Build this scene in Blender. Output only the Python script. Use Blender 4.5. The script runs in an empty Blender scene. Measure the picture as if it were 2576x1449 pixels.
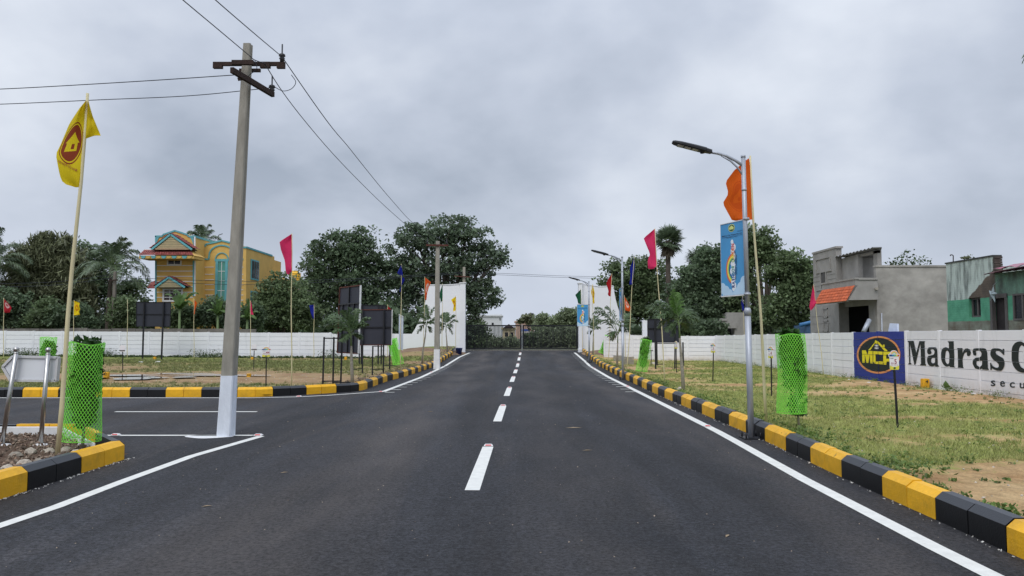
import bpy, math, random
import numpy as np
from mathutils import Vector, Matrix, Quaternion, noise as mnoise
random.seed(7)
RNG = np.random.default_rng(11)
S = bpy.context.scene
COL = S.collection
R = math.radians

# ------------------------------------------------------------------ camera
F, CX, CY, HOR, CAMZ = 1946.0, 1288.0, 724.5, 842.0, 1.6
PITCH = math.atan((HOR - CY) / F)
cd = bpy.data.cameras.new('camera'); cam = bpy.data.objects.new('camera', cd); COL.objects.link(cam)
cd.sensor_width = 36.0; cd.lens = F / 2576.0 * 36.0; cd.clip_start = 0.1; cd.clip_end = 3000
cam.location = (0, 0, CAMZ); cam.rotation_euler = (math.pi / 2 + PITCH, 0, 0)
S.camera = cam

# ------------------------------------------------------------------ sky, sun, exposure
SUN_EL, SUN_AZ = R(50), R(200)          # behind the camera, a little to the left; veiled by cloud
w = bpy.data.worlds.new('World'); S.world = w; w.use_nodes = True
nt = w.node_tree; N = nt.nodes; L = nt.links
for n in list(N): N.remove(n)
def nd(t, **k):
    n = N.new(t)
    for a, b in k.items(): setattr(n, a, b)
    return n
sky = nd('ShaderNodeTexSky'); sky.sky_type = 'NISHITA'; sky.sun_disc = False
sky.sun_elevation = SUN_EL; sky.sun_rotation = SUN_AZ; sky.air_density = 1.5; sky.dust_density = 4.0
tc = nd('ShaderNodeTexCoord')
sep = nd('ShaderNodeSeparateXYZ'); L.new(tc.outputs['Generated'], sep.inputs[0])
def mth(op, a, b=None, clamp=False):
    n = nd('ShaderNodeMath', operation=op, use_clamp=clamp)
    for i, v in enumerate((a, b)):
        if v is None: continue
        if isinstance(v, (int, float)): n.inputs[i].default_value = v
        else: L.new(v, n.inputs[i])
    return n.outputs[0]
zc = mth('MAXIMUM', sep.outputs[2], 0.0)
den = mth('ADD', zc, 0.42)
cmb = nd('ShaderNodeCombineXYZ')
L.new(mth('DIVIDE', sep.outputs[0], den), cmb.inputs[0]); L.new(mth('DIVIDE', sep.outputs[1], den), cmb.inputs[1])
mp = nd('ShaderNodeMapping'); mp.inputs['Location'].default_value = (0, 0, 0); mp.inputs['Scale'].default_value = (.85, .85, 1)
mp.inputs['Rotation'].default_value = (0, 0, R(18))
L.new(cmb.outputs[0], mp.inputs[0])
n1 = nd('ShaderNodeTexNoise'); n1.inputs['Scale'].default_value = 1.25; n1.inputs['Detail'].default_value = 5.0
n1.inputs['Roughness'].default_value = 0.5; n1.inputs['Distortion'].default_value = 0.35
L.new(mp.outputs[0], n1.inputs['Vector'])
n2 = nd('ShaderNodeTexNoise'); n2.inputs['Scale'].default_value = 4.2; n2.inputs['Detail'].default_value = 6.0; n2.inputs['Roughness'].default_value = 0.55
L.new(mp.outputs[0], n2.inputs['Vector'])
cl = mth('ADD', mth('MULTIPLY', n1.outputs[0], 0.82), mth('MULTIPLY', n2.outputs[0], 0.18))
rp = nd('ShaderNodeValToRGB'); L.new(cl, rp.inputs[0])
e = rp.color_ramp.elements
e[0].position = 0.39; e[0].color = (0.33, 0.38, 0.468, 1)
e[1].position = 0.61; e[1].color = (0.72, 0.765, 0.845, 1)
m_ = rp.color_ramp.elements.new(0.50); m_.color = (0.51, 0.56, 0.66, 1)
# brighter, flatter band near the horizon; clouds get thicker and more luminous overhead (CIE overcast)
hz = nd('ShaderNodeMapRange'); hz.interpolation_type = 'SMOOTHSTEP'
L.new(sep.outputs[2], hz.inputs[0]); hz.inputs[1].default_value = 0.0; hz.inputs[2].default_value = 0.23; hz.inputs[3].default_value = 0.85; hz.inputs[4].default_value = 0.0
mx = nd('ShaderNodeMix', data_type='RGBA'); L.new(hz.outputs[0], mx.inputs[0]); L.new(rp.outputs[0], mx.inputs[6]); mx.inputs[7].default_value = (0.58, 0.635, 0.745, 1)
up = nd('ShaderNodeMapRange'); up.interpolation_type = 'SMOOTHSTEP'
L.new(sep.outputs[2], up.inputs[0]); up.inputs[1].default_value = 0.3; up.inputs[2].default_value = 0.95; up.inputs[3].default_value = 10.0; up.inputs[4].default_value = 19.0
sc_ = nd('ShaderNodeVectorMath', operation='SCALE'); L.new(mx.outputs[2], sc_.inputs[0]); L.new(up.outputs[0], sc_.inputs['Scale'])
fin = nd('ShaderNodeMix', data_type='RGBA'); fin.inputs[0].default_value = 0.94
L.new(sky.outputs[0], fin.inputs[6]); L.new(sc_.outputs[0], fin.inputs[7])
bg = nd('ShaderNodeBackground'); bg.inputs[1].default_value = 0.1; L.new(fin.outputs[2], bg.inputs[0])
wo = nd('ShaderNodeOutputWorld'); L.new(bg.outputs[0], wo.inputs[0])
sd = bpy.data.lights.new('sun', 'SUN'); sd.energy = 1.15; sd.angle = R(40); sd.color = (1.0, 0.975, 0.94)
so = bpy.data.objects.new('sun', sd); COL.objects.link(so)
# light comes from azimuth SUN_AZ (clockwise from +Y) at elevation SUN_EL
sv = Vector((math.sin(SUN_AZ) * math.cos(SUN_EL), math.cos(SUN_AZ) * math.cos(SUN_EL), math.sin(SUN_EL)))
so.rotation_euler = sv.to_track_quat('Z', 'Y').to_euler(); so.location = sv * 50
S.view_settings.view_transform = 'Standard'; S.view_settings.look = 'None'
S.view_settings.exposure = 0.17; S.view_settings.gamma = 1.0; S.view_settings.use_curve_mapping = False
S.cycles.max_bounces = 6; S.cycles.transparent_max_bounces = 16; S.cycles.caustics_reflective = False; S.cycles.caustics_refractive = False

# ------------------------------------------------------------------ photo measurements -> metres
cP, sP = math.cos(PITCH), math.sin(PITCH)
def ray(px, py):
    u = (px - CX) / F; v = (CY - py) / F
    return Vector((u, cP - v * sP, sP + v * cP))
def P(px, py, Y):
    d = ray(px, py); t = Y / d.y
    return Vector((d.x * t, Y, CAMZ + d.z * t))
def PX(px, py, X):
    d = ray(px, py); t = X / d.x
    return Vector((X, d.y * t, CAMZ + d.z * t))
def zr(y):                               # the road climbs towards the gate
    return 0.0 if y < 39.5 else min((y - 39.5) * 0.0255, 0.42)
def G(px, py, z=None):
    d = ray(px, py); Z = 0.0 if z is None else z
    for _ in range(6):
        t = (Z - CAMZ) / d.z; p = Vector((d.x * t, d.y * t, Z))
        if z is None: Z = zr(p.y)
        else: break
    return p
def px2m(n, Y): return n * Y / F

# ------------------------------------------------------------------ helpers
def c8(r, g, b): return tuple(((x / 255.0) / 12.92 if x <= 10 else (((x / 255.0) + 0.055) / 1.055) ** 2.4) for x in (r, g, b))
MATS = {}
def mat(name, col, rough=0.65, metal=0.0, var=0.12, scale=4.0, bump=0.0, bscale=30.0, rand=0.0, isl=0.0, spec=0.4, stretch=(1, 1, 1), col2=None, trans=0.0):
    if name in MATS: return MATS[name]
    m = bpy.data.materials.new(name); m.use_nodes = True; MATS[name] = m
    t = m.node_tree; n = t.nodes; l = t.links
    b = n['Principled BSDF']; b.inputs['Roughness'].default_value = rough; b.inputs['Metallic'].default_value = metal
    b.inputs['Specular IOR Level'].default_value = spec
    co = n.new('ShaderNodeTexCoord'); mp = n.new('ShaderNodeMapping'); mp.inputs['Scale'].default_value = stretch
    l.new(co.outputs['Object'], mp.inputs[0])
    nz = n.new('ShaderNodeTexNoise'); nz.inputs['Scale'].default_value = scale; nz.inputs['Detail'].default_value = 6; nz.inputs['Roughness'].default_value = 0.6
    l.new(mp.outputs[0], nz.inputs['Vector'])
    rm = n.new('ShaderNodeMapRange'); rm.inputs[1].default_value = 0.3; rm.inputs[2].default_value = 0.7
    l.new(nz.outputs[0], rm.inputs[0])
    mx = n.new('ShaderNodeMix'); mx.data_type = 'RGBA'; l.new(rm.outputs[0], mx.inputs[0])
    c2 = col2 if col2 else tuple(min(1, x * (1 + var)) for x in col)
    mx.inputs[6].default_value = tuple(x * (1 - var) for x in col) + (1,); mx.inputs[7].default_value = tuple(c2) + (1,)
    out = mx.outputs[2]
    if rand or isl:
        src = n.new('ShaderNodeObjectInfo').outputs['Random'] if rand else n.new('ShaderNodeNewGeometry').outputs['Random Per Island']
        k = rand or isl
        r2 = n.new('ShaderNodeMapRange'); r2.inputs[3].default_value = 1 - k; r2.inputs[4].default_value = 1 + k; l.new(src, r2.inputs[0])
        sc = n.new('ShaderNodeVectorMath'); sc.operation = 'SCALE'; l.new(out, sc.inputs[0]); l.new(r2.outputs[0], sc.inputs['Scale'])
        out = sc.outputs[0]
    l.new(out, b.inputs['Base Color'])
    if bump:
        nb = n.new('ShaderNodeTexNoise'); nb.inputs['Scale'].default_value = bscale; nb.inputs['Detail'].default_value = 4; l.new(mp.outputs[0], nb.inputs['Vector'])
        bp = n.new('ShaderNodeBump'); bp.inputs['Strength'].default_value = bump; bp.inputs['Distance'].default_value = 0.02
        l.new(nb.outputs[0], bp.inputs['Height']); l.new(bp.outputs[0], b.inputs['Normal'])
    if trans:
        tr = n.new('ShaderNodeBsdfTranslucent'); l.new(out, tr.inputs['Color'])
        ms = n.new('ShaderNodeMixShader'); ms.inputs[0].default_value = trans
        l.new(b.outputs[0], ms.inputs[1]); l.new(tr.outputs[0], ms.inputs[2]); l.new(ms.outputs[0], n['Material Output'].inputs['Surface'])
    return m

def worldloc(o):
    v = Vector((0, 0, 0))
    while o is not None: v += o.location; o = o.parent
    return v
def setp(o, label=None, cat=None, group=None, kind=None):
    if label: o['label'] = label
    if cat: o['category'] = cat
    if group: o['group'] = group
    if kind: o['kind'] = kind
    return o
def thing(name, label, cat, loc=(0, 0, 0), group=None, rotz=0.0):
    o = bpy.data.objects.new(name, None); COL.objects.link(o); o.empty_display_size = 0.2
    o.location = loc; o.rotation_euler = (0, 0, rotz)
    return setp(o, label, cat, group)
def link(name, me, parent=None, loc=None, rot=None, scale=None):
    o = bpy.data.objects.new(name, me); COL.objects.link(o)
    if parent is not None: o.parent = parent
    if loc is not None: o.location = loc
    if rot is not None: o.rotation_euler = rot
    if scale is not None: o.scale = scale
    return o

class MB:
    def __init__(s): s.v = []; s.f = []; s.m = []; s.sm = []
    def add(s, vs, fs, mi=0, smooth=False):
        b = len(s.v); s.v += [tuple(x) for x in vs]
        for f in fs: s.f.append([b + i for i in f]); s.m.append(mi); s.sm.append(smooth)
        return s
    def box(s, lo, hi, mi=0):
        x0, y0, z0 = lo; x1, y1, z1 = hi
        return s.add([(x0, y0, z0), (x1, y0, z0), (x1, y1, z0), (x0, y1, z0), (x0, y0, z1), (x1, y0, z1), (x1, y1, z1), (x0, y1, z1)],
                     [(0, 3, 2, 1), (4, 5, 6, 7), (0, 1, 5, 4), (1, 2, 6, 5), (2, 3, 7, 6), (3, 0, 4, 7)], mi)
    def obox(s, c, ax, ay, az, mi=0):     # oriented box: centre and three half-axes
        c, ax, ay, az = map(Vector, (c, ax, ay, az))
        vs = [c + i * ax + j * ay + k * az for k in (-1, 1) for j in (-1, 1) for i in (-1, 1)]
        return s.add(vs, [(0, 2, 3, 1), (4, 5, 7, 6), (0, 1, 5, 4), (1, 3, 7, 5), (3, 2, 6, 7), (2, 0, 4, 6)], mi)
    def bar(s, a, b, w, h=None, up=(0, 0, 1), mi=0):
        a, b = Vector(a), Vector(b); d = (b - a); l = d.length
        if l < 1e-6: return s
        d = d / l; u = Vector(up)
        if abs(d.dot(u)) > 0.99: u = Vector((0, 1, 0))
        sx = d.cross(u).normalized(); uu = sx.cross(d)
        return s.obox((a + b) / 2, d * l / 2, sx * w / 2, uu * (h or w) / 2, mi)
    def tube(s, pts, rad, n=8, mi=0, cap=True, smooth=True):
        pts = [Vector(p) for p in pts]
        if isinstance(rad, (int, float)): rad = [rad] * len(pts)
        prev = None; rings = []
        for i, p in enumerate(pts):
            d = (pts[min(i + 1, len(pts) - 1)] - pts[max(i - 1, 0)]).normalized()
            if prev is None:
                u = Vector((0, 0, 1)) if abs(d.z) < 0.9 else Vector((0, 1, 0))
                a = d.cross(u).normalized()
            else:
                a = (prev - d * prev.dot(d)).normalized()
            prev = a; b = d.cross(a)
            rings.append([p + (a * math.cos(2 * math.pi * k / n) + b * math.sin(2 * math.pi * k / n)) * rad[i] for k in range(n)])
        vs = [q for r in rings for q in r]; fs = []
        for i in range(len(pts) - 1):
            for k in range(n): fs.append((i * n + k, i * n + (k + 1) % n, (i + 1) * n + (k + 1) % n, (i + 1) * n + k))
        b0 = len(s.v); s.add(vs, fs, mi, smooth)
        if cap:
            s.f.append([b0 + k for k in range(n)][::-1]); s.m.append(mi); s.sm.append(False)
            s.f.append([b0 + (len(pts) - 1) * n + k for k in range(n)]); s.m.append(mi); s.sm.append(False)
        return s
    def prism(s, poly, off, mi=0):        # polygon of 3-D points swept by a vector
        n = len(poly); off = Vector(off); a = [Vector(p) for p in poly]
        return s.add(a + [p + off for p in a], [tuple(range(n)), tuple(range(2 * n - 1, n - 1, -1))] + [(i, (i + 1) % n, n + (i + 1) % n, n + i) for i in range(n)], mi)
    def lathe(s, prof, c=(0, 0, 0), n=16, mi=0, smooth=True):
        vs = []; fs = []
        for r, z in prof:
            for k in range(n): vs.append((c[0] + r * math.cos(2 * math.pi * k / n), c[1] + r * math.sin(2 * math.pi * k / n), c[2] + z))
        for i in range(len(prof) - 1):
            for k in range(n): fs.append((i * n + k, i * n + (k + 1) % n, (i + 1) * n + (k + 1) % n, (i + 1) * n + k))
        s.add(vs, fs, mi, smooth)
        return s
    def mesh(s, name, mats, org=(0, 0, 0)):
        me = bpy.data.meshes.new(name); ox, oy, oz = org
        me.from_pydata([(x - ox, y - oy, z - oz) for x, y, z in s.v], [], s.f)
        for m in (mats if isinstance(mats, (list, tuple)) else [mats]): me.materials.append(m)
        me.polygons.foreach_set('material_index', s.m); me.polygons.foreach_set('use_smooth', s.sm)
        me.update(); return me
    def build(s, name, mats, parent=None, local=False):
        org = (0, 0, 0) if (parent is None or local) else worldloc(parent)
        return link(name, s.mesh(name, mats, org), parent)

def quadmesh(name, V, m, parent=None, uv=None, tri=False, smooth=False):
    """V: (n,4,3) or (n,3,3) numpy array, one face each."""
    k = V.shape[1]; n = V.shape[0]
    v = V.reshape(-1, 3).astype(np.float32)
    if parent is not None: v = v - np.array(worldloc(parent), dtype=np.float32)
    me = bpy.data.meshes.new(name); me.vertices.add(n * k); me.vertices.foreach_set('co', v.ravel())
    me.loops.add(n * k); me.loops.foreach_set('vertex_index', np.arange(n * k, dtype=np.int32))
    me.polygons.add(n); me.polygons.foreach_set('loop_start', np.arange(0, n * k, k, dtype=np.int32))
    try: me.polygons.foreach_set('loop_total', np.full(n, k, dtype=np.int32))
    except Exception: pass
    me.materials.append(m); me.update(calc_edges=True); me.validate()
    return link(name, me, parent)

def unit(a): return a / np.maximum(np.linalg.norm(a, axis=1, keepdims=True), 1e-9)
def leaf_quads(pts, size, elong=1.7, upbias=0.5, hang=0.0):
    n = len(pts)
    nr = unit(RNG.normal(size=(n, 3)) + np.array([0, 0, upbias * 1.6]))
    a = RNG.normal(size=(n, 3)) + np.array([0, 0, -hang * 2.5]); a = unit(a - nr * (a * nr).sum(1, keepdims=True)); b = np.cross(nr, a)
    sz = (size * RNG.uniform(0.6, 1.35, n))[:, None]
    fold = nr * sz * 0.12
    return np.stack([pts + a * sz * 0.5 * elong ** 0.5, pts + b * sz * 0.5 / elong ** 0.5 - fold, pts - a * sz * 0.5 * elong ** 0.5, pts - b * sz * 0.5 / elong ** 0.5 - fold], 1)

# --- colours of the things themselves
white_wall = mat('white_wall_paint', (0.80, 0.81, 0.85), 0.75, var=0.04, scale=1.3, bump=0.15, bscale=60, rand=0.035)
white_paint = mat('white_paint', (0.74, 0.74, 0.74), 0.6, var=0.08, scale=6)
line_paint = mat('road_line_paint', (0.72, 0.72, 0.68), 0.55, var=0.1, scale=9, bump=0.2, bscale=120)
kerb_yellow = mat('kerb_yellow', c8(234, 176, 30), 0.5, var=0.12, scale=5, bump=0.25, bscale=45, rand=0.07)
kerb_black = mat('kerb_black', (0.007, 0.0075, 0.009), 0.5, var=0.4, scale=4, bump=0.12, bscale=60, rand=0.2, spec=0.32)
def dust_sheen_on_top(m, col, amt):          # road dust and sky sheen, both painted pale onto the upward faces
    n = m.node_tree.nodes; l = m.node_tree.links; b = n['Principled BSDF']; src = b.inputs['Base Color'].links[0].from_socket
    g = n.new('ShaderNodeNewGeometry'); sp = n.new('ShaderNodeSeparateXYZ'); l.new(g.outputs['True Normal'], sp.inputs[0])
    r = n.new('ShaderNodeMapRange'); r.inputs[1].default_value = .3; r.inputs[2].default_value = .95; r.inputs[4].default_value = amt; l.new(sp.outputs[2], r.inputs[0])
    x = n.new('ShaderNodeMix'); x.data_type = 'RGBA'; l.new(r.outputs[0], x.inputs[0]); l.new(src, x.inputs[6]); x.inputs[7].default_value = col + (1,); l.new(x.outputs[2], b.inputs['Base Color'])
def mask_over(m, col, build):
    n = m.node_tree.nodes; l = m.node_tree.links; b = n['Principled BSDF']; src = b.inputs['Base Color'].links[0].from_socket
    x = n.new('ShaderNodeMix'); x.data_type = 'RGBA'; l.new(build(n, l), x.inputs[0]); l.new(src, x.inputs[6]); x.inputs[7].default_value = col + (1,); l.new(x.outputs[2], b.inputs['Base Color'])
def _noise(n, l, sc, a, c, amt=1.0, st=(1, 1, 1)):
    g = n.new('ShaderNodeNewGeometry'); mp = n.new('ShaderNodeMapping'); mp.inputs['Scale'].default_value = st; l.new(g.outputs['Position'], mp.inputs[0])
    q = n.new('ShaderNodeTexNoise'); q.inputs['Scale'].default_value = sc; q.inputs['Detail'].default_value = 8; q.inputs['Roughness'].default_value = .7; l.new(mp.outputs[0], q.inputs['Vector'])
    r = n.new('ShaderNodeMapRange'); r.inputs[1].default_value = a; r.inputs[2].default_value = c; r.inputs[4].default_value = amt; l.new(q.outputs[0], r.inputs[0]); return r.outputs[0], g
def splash(n, l):
    v, g = _noise(n, l, 2.2, .35, .65); sp = n.new('ShaderNodeSeparateXYZ'); l.new(g.outputs['Position'], sp.inputs[0])
    r = n.new('ShaderNodeMapRange'); r.inputs[1].default_value = .42; r.inputs[2].default_value = .02; r.inputs[4].default_value = .75; l.new(sp.outputs[2], r.inputs[0])
    k = n.new('ShaderNodeMath'); k.operation = 'MULTIPLY'; l.new(v, k.inputs[0]); l.new(r.outputs[0], k.inputs[1]); return k.outputs[0]
mask_over(white_wall, c8(176, 156, 124), splash)
mask_over(white_wall, c8(168, 170, 172), lambda n, l: _noise(n, l, 1.6, .55, .75, .4, (2.2, 2.2, .35))[0])
mask_over(kerb_yellow, c8(70, 58, 40), lambda n, l: _noise(n, l, 7, .655, .70, .75)[0])
mask_over(kerb_yellow, c8(170, 128, 44), lambda n, l: _noise(n, l, 3, .5, .7, .5)[0])
mask_over(kerb_black, c8(92, 90, 86), lambda n, l: _noise(n, l, 8, .66, .72, .5)[0])
dust_sheen_on_top(kerb_black, (.12, .13, .15), .5)
concrete = mat('concrete', c8(158, 152, 140), 0.85, var=0.16, scale=7, bump=0.4, bscale=50)
plaster_grey = mat('plaster_grey', c8(154, 151, 146), 0.9, var=0.14, scale=2.2, bump=0.25, bscale=25, stretch=(1, 1, 0.8))
plaster_stained = mat('plaster_stained', c8(162, 158, 151), 0.9, var=0.34, scale=0.75, bump=0.25, bscale=25, stretch=(1.2, 1, 1.6))
steel = mat('stainless_steel', (0.47, 0.46, 0.45), 0.32, 1.0, var=0.06)
alu = mat('aluminium_frame', (0.8, 0.8, 0.8), 0.35, 0.6, var=0.06)
galv = mat('galvanised', c8(168, 173, 182), 0.42, 0.35, var=0.14, scale=11, stretch=(1, 1, 0.35))
black_metal = mat('black_metal', (0.014, 0.015, 0.019), 0.45, 0.2, var=0.3)
black_plastic = mat('black_plastic', (0.014, 0.015, 0.017), 0.4, var=0.2)
board_back = mat('board_back', c8(46, 49, 60), 0.62, 0.0, var=0.14, scale=1.5)
rust = mat('rust', c8(52, 38, 33), 0.85, 0.1, var=0.45, scale=14, bump=0.4, bscale=50)
rust_frame = mat('rust_frame', c8(88, 50, 42), 0.8, 0.1, var=0.35, scale=9)
wire_m = mat('wire', (0.035, 0.04, 0.055), 0.5, 0.4, var=0.1)
bamboo = mat('bamboo', c8(206, 196, 156), 0.6, var=0.12, scale=8, stretch=(1, 1, 0.2))
net_green = mat('green_net', (0.3, 0.93, 0.1), 0.4, var=0.08, trans=0.25)
leaf_dark = mat('leaf_dark', (0.125, 0.178, 0.1), 0.5, isl=0.36, var=0.5, scale=0.5, trans=0.38)
leaf_mid = mat('leaf_mid', (0.15, 0.206, 0.1), 0.5, isl=0.36, var=0.5, scale=0.5, trans=0.38)
leaf_blue = mat('leaf_blue_green', (0.135, 0.185, 0.115), 0.45, isl=0.36, var=0.5, scale=0.5, trans=0.3)
leaf_haze = mat('leaf_haze', (0.23, 0.28, 0.16), 0.5, isl=0.5, var=0.3, scale=0.4, trans=0.35)  # distance haze put into the leaf colour of the plants beyond the gate
leaf_olive = mat('leaf_olive', (0.165, 0.182, 0.1), 0.6, isl=0.45, var=0.3, scale=0.4, trans=0.25)
leaf_shrub = mat('leaf_shrub', (0.03, 0.08, 0.016), 0.45, isl=0.45, var=0.3, scale=3, trans=0.3)
leaf_weed_d = mat('leaf_weed_dark', (0.075, 0.115, 0.04), 0.5, isl=0.4, var=0.3, scale=2, trans=0.3)
leaf_weed = mat('leaf_weed', (0.12, 0.19, 0.045), 0.5, isl=0.4, var=0.3, scale=2, trans=0.3)
frond_green = mat('frond_green', (0.1, 0.155, 0.07), 0.4, isl=0.35, var=0.2, scale=2, trans=0.25)
frond_bright = mat('frond_bright', (0.11, 0.21, 0.05), 0.4, isl=0.3, var=0.2, scale=2, trans=0.3)
frond_dark = mat('frond_dark', (0.125, 0.17, 0.1), 0.4, isl=0.4, var=0.2, scale=1, trans=0.2)
frond_dry = mat('frond_dry', (0.1, 0.08, 0.055), 0.8, isl=0.3, var=0.2)
banana_m = mat('banana_leaf', (0.1, 0.17, 0.05), 0.4, isl=0.3, var=0.25, scale=2, trans=0.35)
bark = mat('bark', (0.075, 0.06, 0.048), 0.9, var=0.35, scale=5, bump=0.5, bscale=18, stretch=(1, 1, 0.4))
bark_pale = mat('bark_pale', (0.27, 0.245, 0.2), 0.85, var=0.25, scale=8, bump=0.3, stretch=(1, 1, 3))
shaft_green = mat('crownshaft', (0.13, 0.19, 0.075), 0.5, var=0.15)
stone_m = mat('stone', c8(176, 166, 152), 0.9, var=0.3, scale=5, bump=0.5, bscale=20, rand=0.35, isl=0)
rubble_m = mat('rubble', c8(128, 108, 92), 0.9, var=0.35, scale=2.5, isl=0.5)
dark_glass = mat('dark_glass', (0.02, 0.02, 0.025), 0.15, var=0.2)
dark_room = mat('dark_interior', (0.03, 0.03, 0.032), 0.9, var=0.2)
tile_orange = mat('roof_tile_orange', c8(196, 98, 58), 0.75, var=0.18, scale=6, rand=0.16)
tile_red = mat('roof_tile_red', c8(152, 84, 80), 0.8, var=0.3, scale=3, rand=0.22)
house_yellow = mat('house_yellow', c8(212, 174, 98), 0.8, var=0.1, scale=1.2)
house_teal = mat('house_teal', c8(98, 166, 174), 0.7, var=0.1, scale=3)
cream = mat('cream_paint', c8(226, 214, 178), 0.75, var=0.08)
teal_glass = mat('teal_glass', c8(84, 146, 136), 0.2, var=0.15, scale=1)
text_dark = mat('sign_black_green', (0.012, 0.02, 0.019), 0.7, var=0.15)
blue_wall = mat('blue_wall_paint', c8(40, 56, 140), 0.6, var=0.14, scale=2.5, bump=0.15, bscale=60, rand=0.05)
sign_yellow = mat('sign_yellow', c8(238, 222, 36), 0.6, var=0.06)
sign_orange = mat('sign_orange', c8(224, 150, 92), 0.6, var=0.06)

# ------------------------------------------------------------------ ground, fields, roads
def gz(x, y):
    k = min(max((9.5 - abs(x)) / 4.0, 0), 1); k = k * k * (3 - 2 * k)
    z = zr(y) * k
    if y > 56:
        t = min((y - 56) / 14.0, 1); z = z * (1 - t) + 0.34 * t
    return z
def fbm(x, y, s, o=4, off=0.0):
    v = 0; a = 1; t = 0
    for i in range(o):
        v += a * mnoise.noise(Vector((x * s + off, y * s - off, off * 0.7))); t += a; a *= 0.55; s *= 2.1
    return v / t
def ground_material(name, soil, soil2, green, green2):
    m = bpy.data.materials.new(name); m.use_nodes = True
    n = m.node_tree.nodes; l = m.node_tree.links; b = n['Principled BSDF']; b.inputs['Roughness'].default_value = 0.95; b.inputs['Specular IOR Level'].default_value = 0.15
    co = n.new('ShaderNodeTexCoord')
    def nz(sc, det=6, rough=0.6):
        q = n.new('ShaderNodeTexNoise'); q.inputs['Scale'].default_value = sc; q.inputs['Detail'].default_value = det; q.inputs['Roughness'].default_value = rough
        l.new(co.outputs['Object'], q.inputs['Vector']); return q.outputs[0]
    def mr(v, a, c):
        q = n.new('ShaderNodeMapRange'); q.inputs[1].default_value = a; q.inputs[2].default_value = c; l.new(v, q.inputs[0]); return q.outputs[0]
    def mix(f, a, c):
        q = n.new('ShaderNodeMix'); q.data_type = 'RGBA'; l.new(f, q.inputs[0])
        for i, v in ((6, a), (7, c)):
            if isinstance(v, tuple): q.inputs[i].default_value = v + (1,)
            else: l.new(v, q.inputs[i])
        return q.outputs[2]
    so_ = mix(mr(nz(0.9), 0.35, 0.65), soil, soil2)
    gr_ = mix(mr(nz(7.0), 0.35, 0.65), green, green2)
    at = n.new('ShaderNodeAttribute'); at.attribute_name = 'cover'
    ad = n.new('ShaderNodeMath'); ad.operation = 'ADD'; l.new(at.outputs['Fac'], ad.inputs[0])
    sb = n.new('ShaderNodeMath'); sb.operation = 'MULTIPLY_ADD'; l.new(nz(9.0, 8, 0.7), sb.inputs[0]); sb.inputs[1].default_value = 1.5; sb.inputs[2].default_value = -0.75
    l.new(sb.outputs[0], ad.inputs[1])
    mo = n.new('ShaderNodeMath'); mo.operation = 'MULTIPLY'
    for i_, (sc_2, lo_, hi_) in enumerate(((5.5, .74, 1.2), (34, .7, 1.28))):
        q_ = n.new('ShaderNodeMapRange'); q_.inputs[1].default_value = .34; q_.inputs[2].default_value = .66; q_.inputs[3].default_value = lo_; q_.inputs[4].default_value = hi_; l.new(nz(sc_2, 8, .75), q_.inputs[0]); l.new(q_.outputs[0], mo.inputs[i_])
    ss = n.new('ShaderNodeVectorMath'); ss.operation = 'SCALE'; l.new(so_, ss.inputs[0]); l.new(mo.outputs[0], ss.inputs['Scale']); so_ = ss.outputs[0]
    out = mix(mr(ad.outputs[0], 0.3, 0.72), so_, gr_)
    l.new(out, b.inputs['Base Color'])
    bp = n.new('ShaderNodeBump'); bp.inputs['Strength'].default_value = 0.9; bp.inputs['Distance'].default_value = 0.04
    l.new(nz(16, 8, 0.75), bp.inputs['Height']); l.new(bp.outputs[0], b.inputs['Normal'])
    return m
def grid_mesh(name, xs, ys, zf, m, cover=None):
    nx, ny = len(xs), len(ys)
    vs = [(x, y, zf(x, y)) for y in ys for x in xs]
    fs = [(j * nx + i, j * nx + i + 1, (j + 1) * nx + i + 1, (j + 1) * nx + i) for j in range(ny - 1) for i in range(nx - 1)]
    me = bpy.data.meshes.new(name); me.from_pydata(vs, [], fs); me.materials.append(m)
    me.polygons.foreach_set('use_smooth', [True] * len(fs))
    if cover is not None:
        a = me.attributes.new('cover', 'FLOAT', 'POINT'); a.data.foreach_set('value', np.asarray(cover, dtype=np.float32))
    return link(name, me)

far_soil = ground_material('far_soil', c8(112, 104, 84), c8(96, 92, 72), c8(78, 92, 52), c8(66, 78, 46))
xs = [-600, -200, -80, -50] + list(np.arange(-40, 41, 2.0)) + [50, 80, 200, 600]
ys = [-60, -20] + list(np.arange(0, 80, 2.0)) + [100, 150, 250, 500, 1200]
gnd = grid_mesh('ground', xs, ys, lambda x, y: gz(x, y) - 0.06, far_soil, [0.55] * (len(xs) * len(ys)))
setp(gnd, 'bare grey green earth stretching away behind the white walls', kind='structure')

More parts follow.
